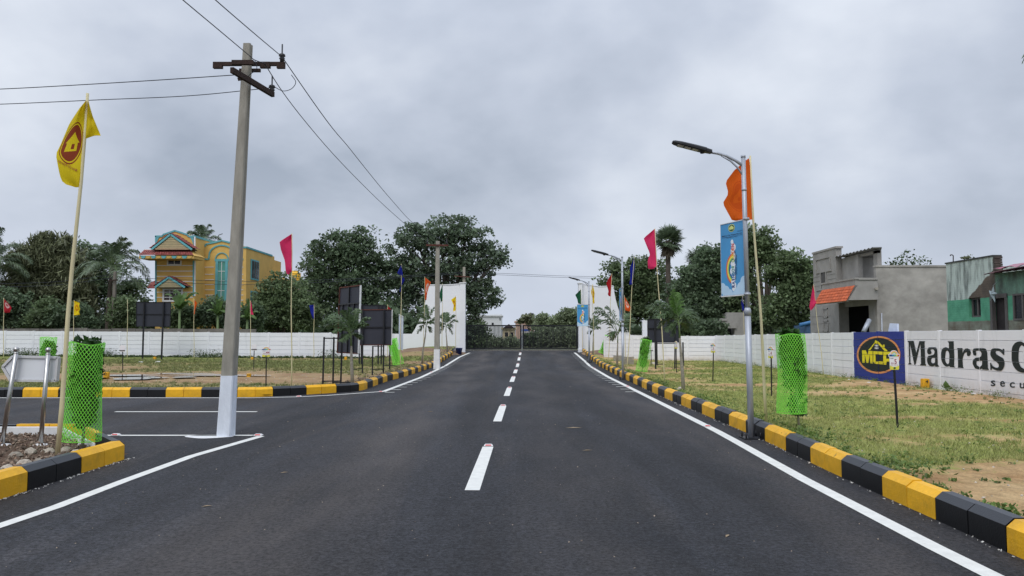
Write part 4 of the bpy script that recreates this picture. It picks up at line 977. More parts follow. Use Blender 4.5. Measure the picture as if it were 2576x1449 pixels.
def flag(label, base, top_px, m, hoist, fly, Y=None, extra=None, nr=16, nc=9, amp=None, r=None, zb=None, rows=None, bare=False):
    """base: foot pixel (or 3-D point); hoist, fly: pixel polylines from top to bottom"""
    b = base if isinstance(base, Vector) else (G(*base) if zb is None else G(base[0], base[1], zb))
    Y = b.y if Y is None else Y
    tp = P(top_px[0], top_px[1], Y)
    t = thing('flag', label, 'flag', b, FG)
    r = r or max(.016, .016)
    mb = MB(); k = [b + (tp - b) * s + Vector((.012 * math.sin(s * 9 + b.x), 0, 0)) for s in np.linspace(0, 1, 9)]
    mb.tube(k, [r * (1.15 - .5 * s) for s in np.linspace(0, 1, 9)], 8); mb.build('pole', bamboo, t)
    if bare: return t
    amp = amp if amp is not None else .08
    def sheet(hoist, fly, name, ph=0.0, sgn=1, m=m):
        H, Fy = resample(hoist, nr), resample(fly, nr); vs = []; uvs = []
        ln = abs(hoist[-1][1] - hoist[0][1])
        for i in range(nr):
            for j in range(nc):
                u = j / (nc - 1); q = Vector(H[i]).lerp(Vector(Fy[i]), u); v = i / (nr - 1)
                dy = amp * (u ** .8) * (math.sin(u * 5.0 + v * 4.0 + ph) + .6 * math.sin(v * 11 + u * 3 + ph)) + sgn * .25 * amp * u
                vs.append(P(q[0], q[1], Y + dy - .01)); uvs.append((u, 1 - v))
        mb = MB(); mb.add(vs, [(i * nc + j, i * nc + j + 1, (i + 1) * nc + j + 1, (i + 1) * nc + j) for i in range(nr - 1) for j in range(nc - 1)], 0, True)
        o = mb.build(name, m, t); ul = o.data.uv_layers.new(name='UVMap')
        ul.data.foreach_set('uv', np.array([uvs[l_.vertex_index] for l_ in o.data.loops], dtype=np.float32).ravel())
        return o, vs
    o, vs = sheet(hoist, fly, 'cloth', b.x)
    if extra: sheet(extra[0], extra[1], 'cloth', b.x + 1.5, -1, extra[2])
    return t, o, vs
isl_z = .12
ft, fo, fvs = flag('large yellow flag with red brown house emblem flying over the corner island', (143, 1145), (221, 235), fy,
     [(217.5, 252), (213, 330), (209, 400), (204, 446), (197.6, 471)], [(216, 253), (198.5, 274), (174.6, 311), (151.8, 365.4), (140.3, 388), (147.5, 428), (154, 454), (166, 464), (190, 471.3)],
     extra=([(221, 252), (219, 290), (216.5, 330), (214.7, 349.5)], [(222.5, 254), (228, 274), (233, 291.6), (243, 316), (253.8, 341.5), (244, 339)], flag_mat('flag_yellow_plain', c8(222, 198, 32))), zb=isl_z, r=.027, amp=.07, nr=22, nc=12)
# mirrored printing on the yellow flag
tv, tf, _ = text2d('Madras City Properties', .01)
def flagpt(u, v, nr=22, nc=12):
    a, b = u * (nc - 1), v * (nr - 1); j, i = min(int(a), nc - 2), min(int(b), nr - 2); fu, fv = a - j, b - i
    g_ = lambda ii, jj: Vector(fvs[ii * nc + jj])
    return g_(i, j).lerp(g_(i, j + 1), fu).lerp(g_(i + 1, j).lerp(g_(i + 1, j + 1), fu), fv)
mb = MB(); mb.add([flagpt(.95 - .75 * (1 - a) , .82 - .14 * a - .045 * b) + Vector((0, -.012, 0)) for a, b in tv], tf); mb.build('lettering', mat('flag_print', c8(150, 76, 36), .7), fo)
flag('large orange flag behind the nearest street lamp', G(1930, 1068, .1), (1886, 392), forange_b,
     [(1884, 398), (1890, 440), (1894, 500), (1897, 552)], [(1878, 402), (1847, 428.5), (1825, 457.8), (1832.6, 487), (1818, 511.5), (1829.4, 532.6), (1842.4, 556), (1870, 554)], r=.024, amp=.06, nr=22, nc=12)
flag('pink flag beside the tall fan palm on the right verge', (1674, 975.7), (1646.7, 574), fpink, [(1646.7, 576), (1649, 620), (1651.7, 668)], [(1645, 577), (1619, 599), (1625.5, 615.6), (1635.5, 639), (1629, 655.6), (1630.5, 678), (1645, 676)])
flag('dark blue flag right of the middle street lamp', (1577, 941), (1595, 646), fblue, [(1595, 648), (1597, 668), (1594, 690), (1591, 715)], [(1594, 649), (1590, 662), (1584, 675.6), (1586, 690), (1585, 704), (1582.5, 717), (1588, 716)], amp=.1)
flag('dark red flag in front of the right gate wall', (1530.5, 922), (1538.7, 688), fred, [(1538.7, 690), (1537.5, 715), (1536, 745.6)], [(1537, 692), (1530, 702), (1525, 713), (1529, 726), (1531, 733), (1528.5, 740.6), (1532, 745)])
flag('narrow yellow flag in front of the right gate wall', (1495, 904.5), (1490, 714), fys, [(1490, 716), (1487, 735), (1490, 750), (1492, 764)], [(1491, 716), (1494, 728), (1496, 738), (1495, 750), (1496, 762), (1494, 764)])
flag('dark green flag at the right gate pillar', Vector((P(1466, 880, 53.8).x, 53.8, zr(53.8))), (1461, 726), fgreen, [(1461, 728), (1462, 745), (1462, 764)], [(1460, 729), (1447, 742), (1452, 752), (1454, 762), (1459, 765)])
flag('small orange flag with pale emblem near the dark trees on the right', Vector((P(1573, 850, 44).x, 44, .1)), (1570.5, 743), forange_p, [(1570.8, 746), (1571.5, 764), (1573, 780.6)], [(1572, 747), (1580, 761), (1586, 773), (1585, 779), (1584, 784), (1577, 782)])
flag('blue flag hanging limp by the right wall behind the near lamp', Vector((P(1877, 915, 43).x, 43, 0)), (1867.5, 745), fblue, [(1868, 747), (1871, 768), (1874, 788)], [(1867, 748), (1864, 763), (1866, 770), (1867, 780), (1871, 788)], amp=.12)
flag('bright pink flag in front of the grey unfinished house', Vector((PX(2072, 938, 11.95).x, PX(2072, 938, 11.95).y, 0)), (2046, 715), fpink, [(2046, 718), (2050, 740), (2053.5, 760.6)], [(2045, 719), (2041, 742), (2035.7, 772), (2039.5, 782), (2049, 772), (2053, 764)], r=.014)
flag('large pink flag between the yellow house and the dark trees', (733, 977), (734, 587), fpink, [(733.5, 589), (734, 635), (734, 683)], [(732.5, 589), (703, 608), (706.5, 628), (716.5, 655.6), (719, 685.6), (724, 693), (732, 684)], zb=.06)
flag('dark blue flag above the mesh guard left of the gate', (1007, 937), (1010, 664), fblue, [(1010, 666), (1013, 690), (1010, 712), (1008, 734)], [(1009, 667), (999, 687), (1010, 695), (1019, 701), (1014, 713), (1006, 724), (1005, 734)], amp=.12)
flag('orange flag at the curved edge of the left gate wall', (1065, 918), (1069, 696), forange_p, [(1069.5, 698), (1069.5, 730), (1068.5, 752)], [(1071, 699), (1084.5, 710.6), (1079, 722), (1076.5, 728), (1074, 742), (1072.7, 755.6)])
flag('dark green flag beside the second concrete pole', (1112, 899.5), (1113.5, 713.5), fgreen, [(1113.5, 716), (1113.5, 735), (1113, 755.6)], [(1112.5, 717), (1108, 730), (1104.5, 743), (1108, 753), (1108.5, 763), (1112, 757)])
flag('yellow flag in front of the left gate pillar', Vector((P(1146.5, 880, 53).x, 53, zr(53))), (1147, 743), fys, [(1147, 745.6), (1147, 765), (1146.5, 781)], [(1146, 746), (1134.7, 754), (1139, 763), (1141.5, 768), (1140, 776), (1140, 785), (1144, 782)])
wy = 47.4
def wflag(label, x, top, m, hoist, fly, **k): return flag(label, Vector((P(x, 900, wy).x, wy - .05, 0)), top, m, hoist, fly, r=.02, **k)
wflag('dark red flag at the far left end of the long white wall', 10, (9.5, 749), fred_p, [(9.5, 751), (9.7, 768), (10, 785.6)], [(10.5, 752), (21, 763), (29.5, 774), (27, 780), (25, 786), (15, 787)])
wflag('small yellow flag with emblem behind the near flag pole', 186, (186, 755), fys, [(186, 757), (186, 775), (186, 793)], [(188, 757), (201, 762), (199, 770), (202, 778), (198.5, 784), (201, 792), (194, 793)])
wflag('small orange flag in front of the yellow house banana plants', 489, (488, 752), forange, [(488, 754), (488, 770), (488, 790.6)], [(490, 755), (496, 762), (494, 770), (491, 780), (490, 790)])
wflag('small pink and white flag right of the near electric pole', 631, (630, 756), fpink, [(630, 758), (630, 775), (629, 789)], [(631, 758), (634, 768), (634, 778), (638, 792), (632, 791)])
wflag('small blue flag in front of the dark trees by the wall', 790, (790, 766), fblue, [(790, 767), (790, 785), (790, 802)], [(789, 767), (777.7, 768), (780, 778), (781.5, 785.6), (785, 796), (788, 802)])
flag('bare bamboo pole standing against the long white wall', Vector((P(320, 900, wy).x, wy, 0)), (321, 753), None, None, None, r=.02, bare=True)
wflag('small red flag tip behind the big black boards', 975.5, (975, 766), fred, [(975, 768), (975.5, 774), (976, 781)], [(976, 769), (980, 774), (983, 778), (980, 780)])

# ------------------------------------------------------------------ black boards seen from behind
def board(label, Y0, Y1, corners, legs, rails, ribs=(), topmat=None, group='black sign boards seen from behind'):
    """corners px: tl,tr,br,bl; left edge at depth Y0, right edge at Y1; legs: (px top, px bottom, depth)"""
    tl, tr, br_, bl = P(*corners[0], Y0), P(*corners[1], Y1), P(*corners[2], Y1), P(*corners[3], Y0)
    t = thing('sign_board', label, 'sign board', Vector((tl.x, min(Y0, Y1), 0)), group)
    u = (tr - tl); nrm = u.cross(bl - tl).normalized(); nrm = nrm if nrm.y > 0 else -nrm
    mb = MB(); mb.prism([tl, tr, br_, bl], nrm * .02); mb.build('panel', board_back, t)
    fr = MB()
    for a, b in ((tl, tr), (bl, br_), (tl, bl)): fr.bar(a - nrm * .012, b - nrm * .012, .035, .035, up=nrm)
    fr.build('frame', topmat or rust_frame, t)
    fe = MB(); fe.bar(tr + u.normalized() * .012, br_ + u.normalized() * .012, .03, .05, up=nrm); fe.build('edge', alu if topmat is None else topmat, t)
    for q in ribs:
        s0, s1, e0, e1 = q; bil = lambda a, b: tl.lerp(tr, a).lerp(bl.lerp(br_, a), b)
        rb = MB(); rb.bar(bil(s0, s1) - nrm * .025, bil(e0, e1) - nrm * .025, .04, .04, up=nrm); rb.build('rib', black_metal, t)
    for (x0, y0), (x1, y1), Y in legs:
        lg = MB(); a, b = P(x0, y0, Y), P(x1, y1, Y); lg.bar(a, Vector((b.x, b.y, min(b.z, 0.0))), max(.045, px2m(3.2, Y)), max(.045, px2m(3.2, Y)), up=(0, 1, 0)); lg.build('leg', black_metal, t)
    for (x0, y0, Y0_), (x1, y1, Y1_) in rails:
        rl = MB(); rl.bar(P(x0, y0, Y0_), P(x1, y1, Y1_), .035, .035); rl.build('rail', black_metal, t)
    return t
board('black board on two thin legs in front of the yellow house', 46.4, 46.4, [(343.5, 760), (429.5, 760.5), (427, 821.5), (343, 821)], [((363, 760), (358.5, 907), 46.3), ((412, 760), (406, 908), 46.3)], [], [(0, .5, 1, .5)], topmat=black_metal)
board('tall narrow black board leaning beside the young palm on the left', 25.3, 24.0, [(856, 724), (907, 717.8), (901.5, 889.3), (849.5, 887)],
      [((815.5, 848), (812, 971), 23.9), ((840, 848), (837.5, 970), 23.3), ((861, 850), (857, 970), 23.9), ((885, 851), (884.5, 970), 23.3)],
      [((816, 851, 23.9), (861, 851, 23.9)), ((840, 850.5, 23.3), (885, 851, 23.3)), ((810, 959, 23.9), (858, 958.5, 23.9)), ((837, 962, 23.3), (884, 962, 23.3))],
      [(.5, 0, .5, 1), (0, .26, 1, .26), (.2, .26, .2, 1), (.75, .26, .75, 1)])
board('wide black board on four legs left of the gate', 30.9, 30.9, [(905, 779.5), (986, 778.7), (984.5, 867.8), (903.5, 867.8)],
      [((913, 780), (911.5, 944.5), 30.8), ((966, 780), (964.3, 943.5), 30.8), ((938, 870), (936.5, 947), 29.6), ((981, 868), (980, 930), 34.0), ((904, 868), (904, 906), 40), ((951.5, 868), (951.5, 911), 40)],
      [((936, 929, 29.6), (966, 929, 30.8)), ((938, 871, 29.6), (966, 871, 30.8)), ((889, 929, 31), (912, 927, 30.8)), ((964, 919, 30.8), (995, 920, 33))], [(.1, 0, .1, 1), (.77, 0, .77, 1), (0, .5, 1, .5)])
board('black board mostly hidden behind the wide board left of the gate', 39.5, 39.5, [(900, 767.5), (970, 767.8), (970, 850), (900, 850)], [((910, 767), (909, 912), 39.4), ((960, 767), (959, 912), 39.4)], [], [(.75, 0, .75, 1)], topmat=black_metal)
board('black board on legs behind the young palm right of the road', 35.2, 35.2, [(1629, 803), (1711, 803), (1709.5, 861), (1629.5, 861)],
      [((1647, 803), (1649.5, 933), 35.0), ((1699, 803), (1697.5, 931), 35.0), ((1652, 861), (1653, 918), 39), ((1718, 861), (1719, 918), 38)],
      [((1650, 864, 35), (1698, 864, 35)), ((1649, 916, 35), (1671, 916, 36)), ((1697, 914, 35), (1719, 914, 38))], [(.25, 0, .25, 1), (0, .4, 1, .4)], topmat=black_metal)

pb2 = thing('banner_board', 'narrow pale banner board tied beside the dark blue flag pole on the left', 'banner', P(1003.5, 880, 33.0))
mb = MB(); mb.prism([P(1003.5, 792, 33.3), P(1014, 797, 32.85), P(1013, 880, 32.85), P(1002.8, 876, 33.3)], (.012, .02, 0)); mb.build('panel', mat('banner_pale', c8(196, 206, 222), .5, var=.12, scale=3), pb2)
mb = MB(); mb.bar(P(1003.5, 791.5, 33.3), P(1014, 796.5, 32.85), .03); mb.bar(P(1002.8, 876.5, 33.3), P(1013, 880.5, 32.85), .03); mb.build('frame', alu, pb2)
# bare cement strip along the foot of the left gate wall
mb = MB(); bt_ = [(1000, 893), (1014, 889), (1030, 891.5), (1050, 888.5), (1070, 890), (1092, 887), (1112, 889), (1130, 887.5), (1140, 890)]
slab(mb, bt_ + [(1140, 903), (1000, 908)], 54.585, .01); mb.build('cement_strip', concrete, gw)
# ------------------------------------------------------------------ arrow sign of stainless steel
sa = G(21, 1120, .1)
ars = thing('arrow_sign', 'blank arrow shaped steel sign on two polished posts in the corner island', 'sign', sa)
SY = sa.y
arr = [(7.5, 923), (32.5, 897), (146, 899.5), (140.5, 958), (27.5, 957)]
pts = [P(x, y, SY + .07) for x, y in arr]
cen = sum(pts, Vector()) / 5
mb = MB(); inn = [cen + (p - cen) * .93 for p in pts]; mb.prism(inn, (0, .03, 0)); mb.build('face', mat('sign_pale_face', c8(222, 225, 230), .4, 0, var=.04, scale=2), ars)
mb = MB()
for a, b in zip(pts, pts[1:] + pts[:1]): mb.bar(a + Vector((0, .015, 0)), b + Vector((0, .015, 0)), .07, .032, up=(0, 0, 1) if abs((b - a).normalized().z) < .6 else (1, 0, 0))
mb.build('frame', alu, ars)
for (bx, by), (tx, ty) in (((21, 1120), (40.5, 889)), ((104.5, 1123), (121, 890.5))):
    b, t_ = G(bx, by, .08), P(tx, ty, SY); b.y = SY
    ps = MB(); ps.tube([b, t_], .029, 16); ps.lathe([(.03, 0), (.034, .008), (.012, .016), (.012, .022)], t_, 14)
    po = ps.build('post', steel, ars)
    bl = MB(); bl.lathe([(.001, -.036)] + [(.036 * math.sin(a), -.036 * math.cos(a)) for a in np.linspace(.15, 3.0, 12)] + [(.001, .036)], t_ + Vector((0, 0, .055)), 18); bl.build('ball_finial', steel, po)
    ft_ = MB(); ft_.lathe([(.13, -.02), (.11, .03), (.03, .045)], b, 12); ft_.build('footing', white_paint, po)

# ------------------------------------------------------------------ plot signs
sign_white = mat('plot_sign_white', c8(226, 224, 228), .5, var=.04)
txt_red = mat('sign_number_red', c8(150, 40, 60), .6)
def plot_sign(label, base, headc, w_, h_, num, rotz=0.0, back=False, Y=None):
    b = base; t = thing('plot_sign', label, 'sign', b, 'numbered plot signs', 0)
    hc = headc; k = w_ / 1.0
    # outline: dome on a wide band on a body
    out = [(-.38, -.5), (-.42, -.42), (-.42, .14), (-.5, .17), (-.5, .3), (-.33, .34)] + [(.33 * -math.cos(a), .34 + .16 * math.sin(a)) for a in np.linspace(.3, 2.84, 8)] + [(.33, .34), (.5, .3), (.5, .17), (.42, .14), (.42, -.42), (.38, -.5)]
    ca, sa_ = math.cos(rotz), math.sin(rotz)
    def at(u, v, d=0.0): return Vector((hc.x + u * w_ * ca + d * sa_, hc.y + u * w_ * sa_ - d * ca, hc.z + v * h_))
    ps = MB(); top = at(0, -.42 if not back else .45, -.02); ps.bar(Vector((b.x, b.y, b.z - .05)), Vector((top.x, top.y, top.z)), .028, .028, up=(0, 1, 0)); po = ps.build('post', black_metal, t)
    mb = MB(); nrm = Vector((sa_, -ca, 0)); mb.prism([at(*q) for q in out], -nrm * .012); pl = mb.build('plate', sign_white, t)
    fo_ = MB(); fo_.lathe([(.11, -.03), (.08, .03), (.02, .045)], (b.x, b.y, b.z), 9); fo_.build('footing', concrete, t)
    if back:
        q = MB(); q.bar(at(-.5, -.3, .012), at(.5, -.3, .012), .02, .03); q.build('crosspiece', black_metal, t); return t
    e1 = .0025
    def poly(pts, m, d, name='print'):
        q = MB(); q.add([at(u, v, d) for u, v in pts], [tuple(range(len(pts)))]); q.build(name, m, pl)
    poly([(-.38, -.497), (.38, -.497), (.417, -.42), (.417, -.28), (.2, -.33), (0, -.345), (-.2, -.33), (-.417, -.28), (-.417, -.42)], mat('plot_sign_yellow', c8(214, 206, 70), .5), e1, 'yellow_print')
    poly([(.11 * math.cos(a), -.415 + .055 * math.sin(a)) for a in np.linspace(0, 6.28, 15)[:-1]], mat('emblem_green', c8(34, 84, 62), .5), e1 * 2, 'emblem')
    for j, cc in enumerate(((226, 150, 110), (238, 214, 110), (120, 180, 160))):
        r0, r1 = .3 - .07 * j, .3 - .07 * (j + 1); q = MB(); vs = []
        for i in range(11):
            a = math.pi * i / 10; vs += [at(r0 * math.cos(a), .315 + .5 * r0 * math.sin(a), e1), at(r1 * math.cos(a), .315 + .5 * r1 * math.sin(a), e1)]
        q.add(vs, [(2 * i, 2 * i + 1, 2 * i + 3, 2 * i + 2) for i in range(10)]); q.build('rainbow_print', mat(f'plot_rainbow_{j}', c8(*cc), .5), pl)
    for u0, u1, cc in ((-.46, -.2, (30, 60, 120)), (-.2, -.02, (40, 130, 180)), (-.02, .16, (110, 180, 120)), (.16, .3, (220, 200, 90)), (.3, .46, (200, 70, 60))):
        poly([(u0, .19), (u1, .19), (u1, .28), (u0, .28)], mat('plot_band_%d' % int(u0 * 100 + 100), c8(*cc), .5), e1 * 2, 'title_print')
    def txt(s, u0, u1, v0, v1, m):
        tv, tf, _ = text2d(s, .01); q = MB(); q.add([at(u0 + a * (u1 - u0), v0 + c * (v1 - v0), e1 * 2) for a, c in tv], tf); q.build('lettering', m, pl)
    txt(num, .0 if len(num) == 1 else -.03, .2 if len(num) == 1 else .36, -.2, .05, txt_red)
    txt('PHASE I', -.36, -.05, .06, .11, ban_dark); txt('Plot No.', -.3, -.06, -.2, -.12, txt_red); txt('Area: 1000 sq.ft', -.34, .34, -.28, -.235, txt_red)
    return t
def psign(label, bpx, htop, hbot, hx, w_px, num, rotz=0.0, back=False, b3=None):
    b = b3 or G(*bpx); Y = b.y; a, c = P(hx, htop, Y), P(hx, hbot, Y)
    return plot_sign(label, b, (a + c) / 2 - Vector((0, .03, 0)), px2m(w_px, Y), a.z - c.z, num, rotz, back)
psign('numbered plot sign reading 5 on a black post before the painted emblem', (2259, 1086), 881, 930, 2247.5, 26, '5', R(-8))
psign('numbered plot sign reading 44 on a black post behind the left kerb', (669, 977), 872.5, 897.5, 670.5, 23, '44')
psign('plot sign turned edgewise beside the near mesh guard on the right', (1941, 1002), 871, 901, 1937.5, 20, '4', R(-62))
psign('plot sign on a thin post in the middle of the right plot', (1793, 964.5), 863, 887, 1793, 15, '3', R(-50))
psign('plot sign half hidden by the young palm on the right', (1702, 941), 858, 877, 1700, 11, '2', R(-55))
psign('pale plot sign seen from behind left of the puddle in the left plot', (309, 939.5), 868, 885, 308.5, 15, '', 0, True)
psign('pale plot sign seen from behind right of the near electric pole', (638, 932), 866, 882, 640, 14, '', 0, True)
psign('farthest plot sign on a thin post by the right mesh guard', (1638, 924), 873, 884, 1638, 9, '', 0, True)

# boundary stones
stone_yellow = mat('boundary_yellow', c8(222, 164, 34), .7, var=.18, scale=8)
def bstone(label, px, top, bot, wpx, num=None, tilt=0.0, b3=None):
    b = b3 or G(px, bot); Y = b.y; h = px2m(bot - top, Y); w_ = px2m(wpx, Y) / 2
    t = thing('boundary_stone', label, 'stone marker', b, 'yellow boundary stones')
    mb = MB(); ch = .02
    pr = [(-w_, -w_ + ch), (-w_ + ch, -w_), (w_ - ch, -w_), (w_, -w_ + ch), (w_, w_), (-w_, w_)]
    n = len(pr); a = [b + Vector((x, y, -.08)) for x, y in pr]; c = [b + Vector((x * .92 + tilt, y * .92, h - .015)) for x, y in pr]; d = [b + Vector((x * .7 + tilt, y * .7, h)) for x, y in pr]
    mb.add(a + c + d, [(i, (i + 1) % n, n + (i + 1) % n, n + i) for i in range(n)] + [(n + i, n + (i + 1) % n, 2 * n + (i + 1) % n, 2 * n + i) for i in range(n)] + [tuple(range(2 * n, 3 * n))])
    st = mb.build('body', stone_yellow, t)
    if num:
        tv, tf, _ = text2d(num, .015); q = MB(); hw = w_ * (.4 if len(num) == 1 else .65)
        q.add([b + Vector((-hw + 2 * hw * u + tilt * .8, -w_ - .004 + v * 0, h * (.62 + .28 * v))) for u, v in tv], tf); q.build('lettering', text_dark, t)
bstone('yellow boundary stone beside the puddle in the left plot', 267, 936, 957, 12, '42')
bstone('yellow boundary stone numbered 43 right of the near electric pole', 626, 940, 952.5, 10, '43')
bstone('yellow boundary stone at the wall foot behind the black board on two legs', 389, 899.5, 911, 6.5, None, 0, Vector((P(389, 908, 46.5).x, 46.5, .0)))
bstone('yellow boundary stone at the wall foot just right of the near pole', 634, 898, 909, 6, None, 0, Vector((P(634, 908, 46.5).x, 46.5, .0)))
bstone('yellow boundary stone at the wall foot beside the tall narrow board', 869.5, 899.5, 912, 6, None, 0, Vector((P(869.5, 910, 46.0).x, 46.0, .0)))
bstone('yellow boundary stone numbered 3 at the foot of the right wall', 2102, 928, 948, 12, '3')
bstone('yellow boundary stone numbered 4 under the painted lettering', 2328, 952.7, 981, 16.5, '4')

# ------------------------------------------------------------------ tree guards (green plastic mesh) and their plants
def net_guard(label, cb, ct, rad, na, nh, wd, group='green plastic mesh tree guards', squash=1.0):
    t = MB(); cb, ct = Vector(cb), Vector(ct); ax = ct - cb; n_h = nh
    d = ax.normalized(); u = Vector((1, 0, 0)); u = (u - d * u.dot(d)).normalized(); v = d.cross(u)
    def at(a, h):
        rr = rad * (1 + .08 * math.sin(2 * a + 1.3 + 2 * h) + .045 * math.sin(3 * a + h * 5) + .02 * math.sin(7 * a + 9 * h) - .07 * math.sin(math.pi * h) + .02 * (h > .9) * math.sin(2 * a))
        return cb + ax * (h + .012 * math.sin(3 * a + 1) * (h > .5)) + u * (.05 * rad * math.sin(4 * h + cb.x)) + u * math.cos(a) * rr + v * math.sin(a) * rr * squash
    da = 2 * math.pi / na
    vs = []
    quads = []
    for i in range(na):
        for j in range(n_h):
            a0 = (i + .5 * (j % 2)) * da; h0, h1 = j / n_h, (j + 1) / n_h
            for sgn in (-1, 1):
                p, q = at(a0, h0), at(a0 + sgn * da / 2, h1)
                out_ = ((p + q) / 2 - (cb + ax * (h0 + h1) / 2)).normalized(); dr = (q - p).normalized(); s_ = dr.cross(out_) * wd / 2; o_ = out_ * wd * .35
                quads.append([p - s_, p + o_, q + o_, q - s_]); quads.append([p + o_, p + s_, q + s_, q + o_])
    for h in (0.0, 1.0):
        for i in range(na * 2):
            p, q = at(i * da / 2, h), at((i + 1) * da / 2, h); k = d * wd * .6; quads.append([p - k, p + k, q + k, q - k])
    V = np.array([[tuple(c) for c in q] for q in quads], dtype=np.float32)
    o = quadmesh('tree_guard', V, net_green); return setp(o, label, 'tree guard', group)
def shrub(label, base, top_z, rad, n, size, lean=(0, 0), dens=1.0, lobes=None, m=None, bot=.25):
    b = Vector(base); t = thing('shrub', label, 'shrub', b, 'young trees inside mesh guards')
    tp = Vector((b.x + lean[0], b.y + lean[1], top_z))
    mb = MB(); mb.tube([b - Vector((0, 0, .05)), b.lerp(tp, .3) + Vector((.01, 0, 0)), b.lerp(tp, .65), tp], [.022, .017, .011, .005], 7)
    for k in range(10):
        s = random.uniform(.2, .85); a = random.uniform(0, 6.28); q = b.lerp(tp, s); mb.tube([q, q + Vector((math.cos(a) * rad * .6, math.sin(a) * rad * .6, .12))], [.007, .003], 5)
    mb.build('stem', bark_pale, t)
    h = RNG.beta(1.6, 1.3, n) if lobes is None else np.concatenate([RNG.normal(c, s, int(n * w_)) for c, s, w_ in lobes])
    n = len(h); h = np.clip(h, 0.02, 1.02); a = RNG.uniform(0, 6.283, n); r = rad * np.sqrt(RNG.uniform(0, 1, n)) * (1 - .45 * np.abs(h - .6) ** 1.5 * 2)
    z0 = b.z + bot * (top_z - b.z)
    hh = z0 + h * (top_z - z0); f = (hh - b.z) / (top_z - b.z)
    pts = np.stack([b.x + lean[0] * f + r * np.cos(a), b.y + lean[1] * f + r * np.sin(a), hh], 1)
    quadmesh('foliage', leaf_quads(pts, size, 2.2, .3, .5), m or leaf_shrub, t); return t
# near left
g0 = G(206, 1134, .1); gb, gt_ = P(197.5, 1107, g0.y), P(219, 863, g0.y)
net_guard('green mesh tree guard in the corner island beside the steel sign', gb, gt_, .232, 34, 40, .0078)
shrub('leafy young tree inside the mesh guard of the corner island', g0, P(219, 850, g0.y).z, .195, 1500, .065, (gt_.x - g0.x + .02, 0), bot=.2)
g1 = G(2011, 1084.5, .05); gb, gt_ = P(1995, 1038, g1.y), P(1987, 842, g1.y)
net_guard('green mesh tree guard on the right verge beside the nearest lamp', gb, gt_, .22, 32, 37, .0088)
shrub('leafy young tree inside the mesh guard beside the nearest lamp', g1, P(1987, 836, g1.y).z, .195, 1700, .07, (gt_.x - g1.x, 0), lobes=[(.82, .13, .72), (.5, .12, .2), (.15, .1, .08)], bot=.15)
Yg = 22.6; gb, gt_ = P(116, 957, Yg), P(122, 849, Yg)
net_guard('green mesh tree guard behind the steel arrow sign', gb, gt_, .225, 20, 22, .0115)
shrub('bushy young tree inside the mesh guard behind the steel sign', (gb.x, Yg, 0.05), P(121, 858, Yg).z, .2, 900, .08, (.06, 0), bot=.15)
Yg = 34; gb, gt_ = P(1001.5, 917, Yg), P(987, 852.5, Yg)
net_guard('tilted green mesh tree guard left of the second concrete pole', gb, gt_, .225, 18, 15, .015)
shrub('thin young tree inside the tilted mesh guard on the left', G(1001, 927), gt_.z - .06, .15, 420, .09, (gt_.x - gb.x, 0), bot=.2, m=leaf_shrub)
Yg = 32; gb, gt_ = P(1614, 934.5, Yg), P(1626, 855, Yg)
net_guard('green mesh tree guard in front of the black board on the right', gb, gt_, .225, 18, 16, .0145)
shrub('leafy young tree inside the mesh guard by the right black board', G(1614, 940), P(1624, 848, Yg).z, .19, 800, .09, (gt_.x - gb.x, 0), bot=.15)
Yg = 47.5; gb, gt_ = P(1515, 889, Yg), P(1531, 845.5, Yg)
net_guard('tilted green mesh tree guard in front of the right gate wall', gb, gt_, .22, 15, 11, .02)
shrub('sparse young tree inside the far mesh guard by the right gate wall', Vector((P(1517, 895, Yg).x, Yg, zr(Yg))), P(1524, 862, Yg).z, .16, 200, .11, (.12, 0), bot=.2)

# ------------------------------------------------------------------ palms
def bez(a, b, c, t): return a * (1 - t) ** 2 + b * 2 * t * (1 - t) + c * t * t
def frond(base, ctrl, tip, nl, ll, m, parent, plume=0.0, droop=.5, wdt=.03, rr=.012, name='frond', start=.18):
    base, ctrl, tip = map(Vector, (base, ctrl, tip)); quads = []
    pts = [bez(base, ctrl, tip, t) for t in np.linspace(0, 1, 9)]
    for i in range(nl):
        t = start + (1 - start) * i / (nl - 1); p = bez(base, ctrl, tip, t); tg = (bez(base, ctrl, tip, min(t + .03, 1.03)) - bez(base, ctrl, tip, t - .03)).normalized()
        sd_ = tg.cross(Vector((0, 0, 1))); sd_ = sd_.normalized() if sd_.length > 1e-3 else Vector((1, 0, 0)); upv = sd_.cross(tg)
        l_ = ll * (math.sin(math.pi * min(.12 + .88 * t, 1.0)) ** .55 * .8 + .2) * random.uniform(.85, 1.1)
        for s_ in (-1, 1):
            el = random.uniform(-.15, .3) if plume == 0 else random.uniform(-1.2, 1.4) * plume
            d = (sd_ * s_ * math.cos(el) + upv * math.sin(el) + tg * .75).normalized()
            e_ = p + d * l_ * .55; f2 = e_ + (d + Vector((0, 0, -droop * random.uniform(.7, 1.4)))).normalized() * l_ * .45
            wv = tg * wdt * .5
            quads.append([p - wv * .5, p + wv * .5, e_ + wv, e_ - wv]); quads.append([e_ - wv, e_ + wv, f2 + wv * .15, f2 - wv * .15])
    o = quadmesh(name, np.array([[tuple(c) for c in q] for q in quads], dtype=np.float32), m, parent)
    rb = MB(); rb.tube(pts, [rr * (1 - .8 * k / 8) for k in range(9)], 5); rb.build('rachis', shaft_green, o); return o
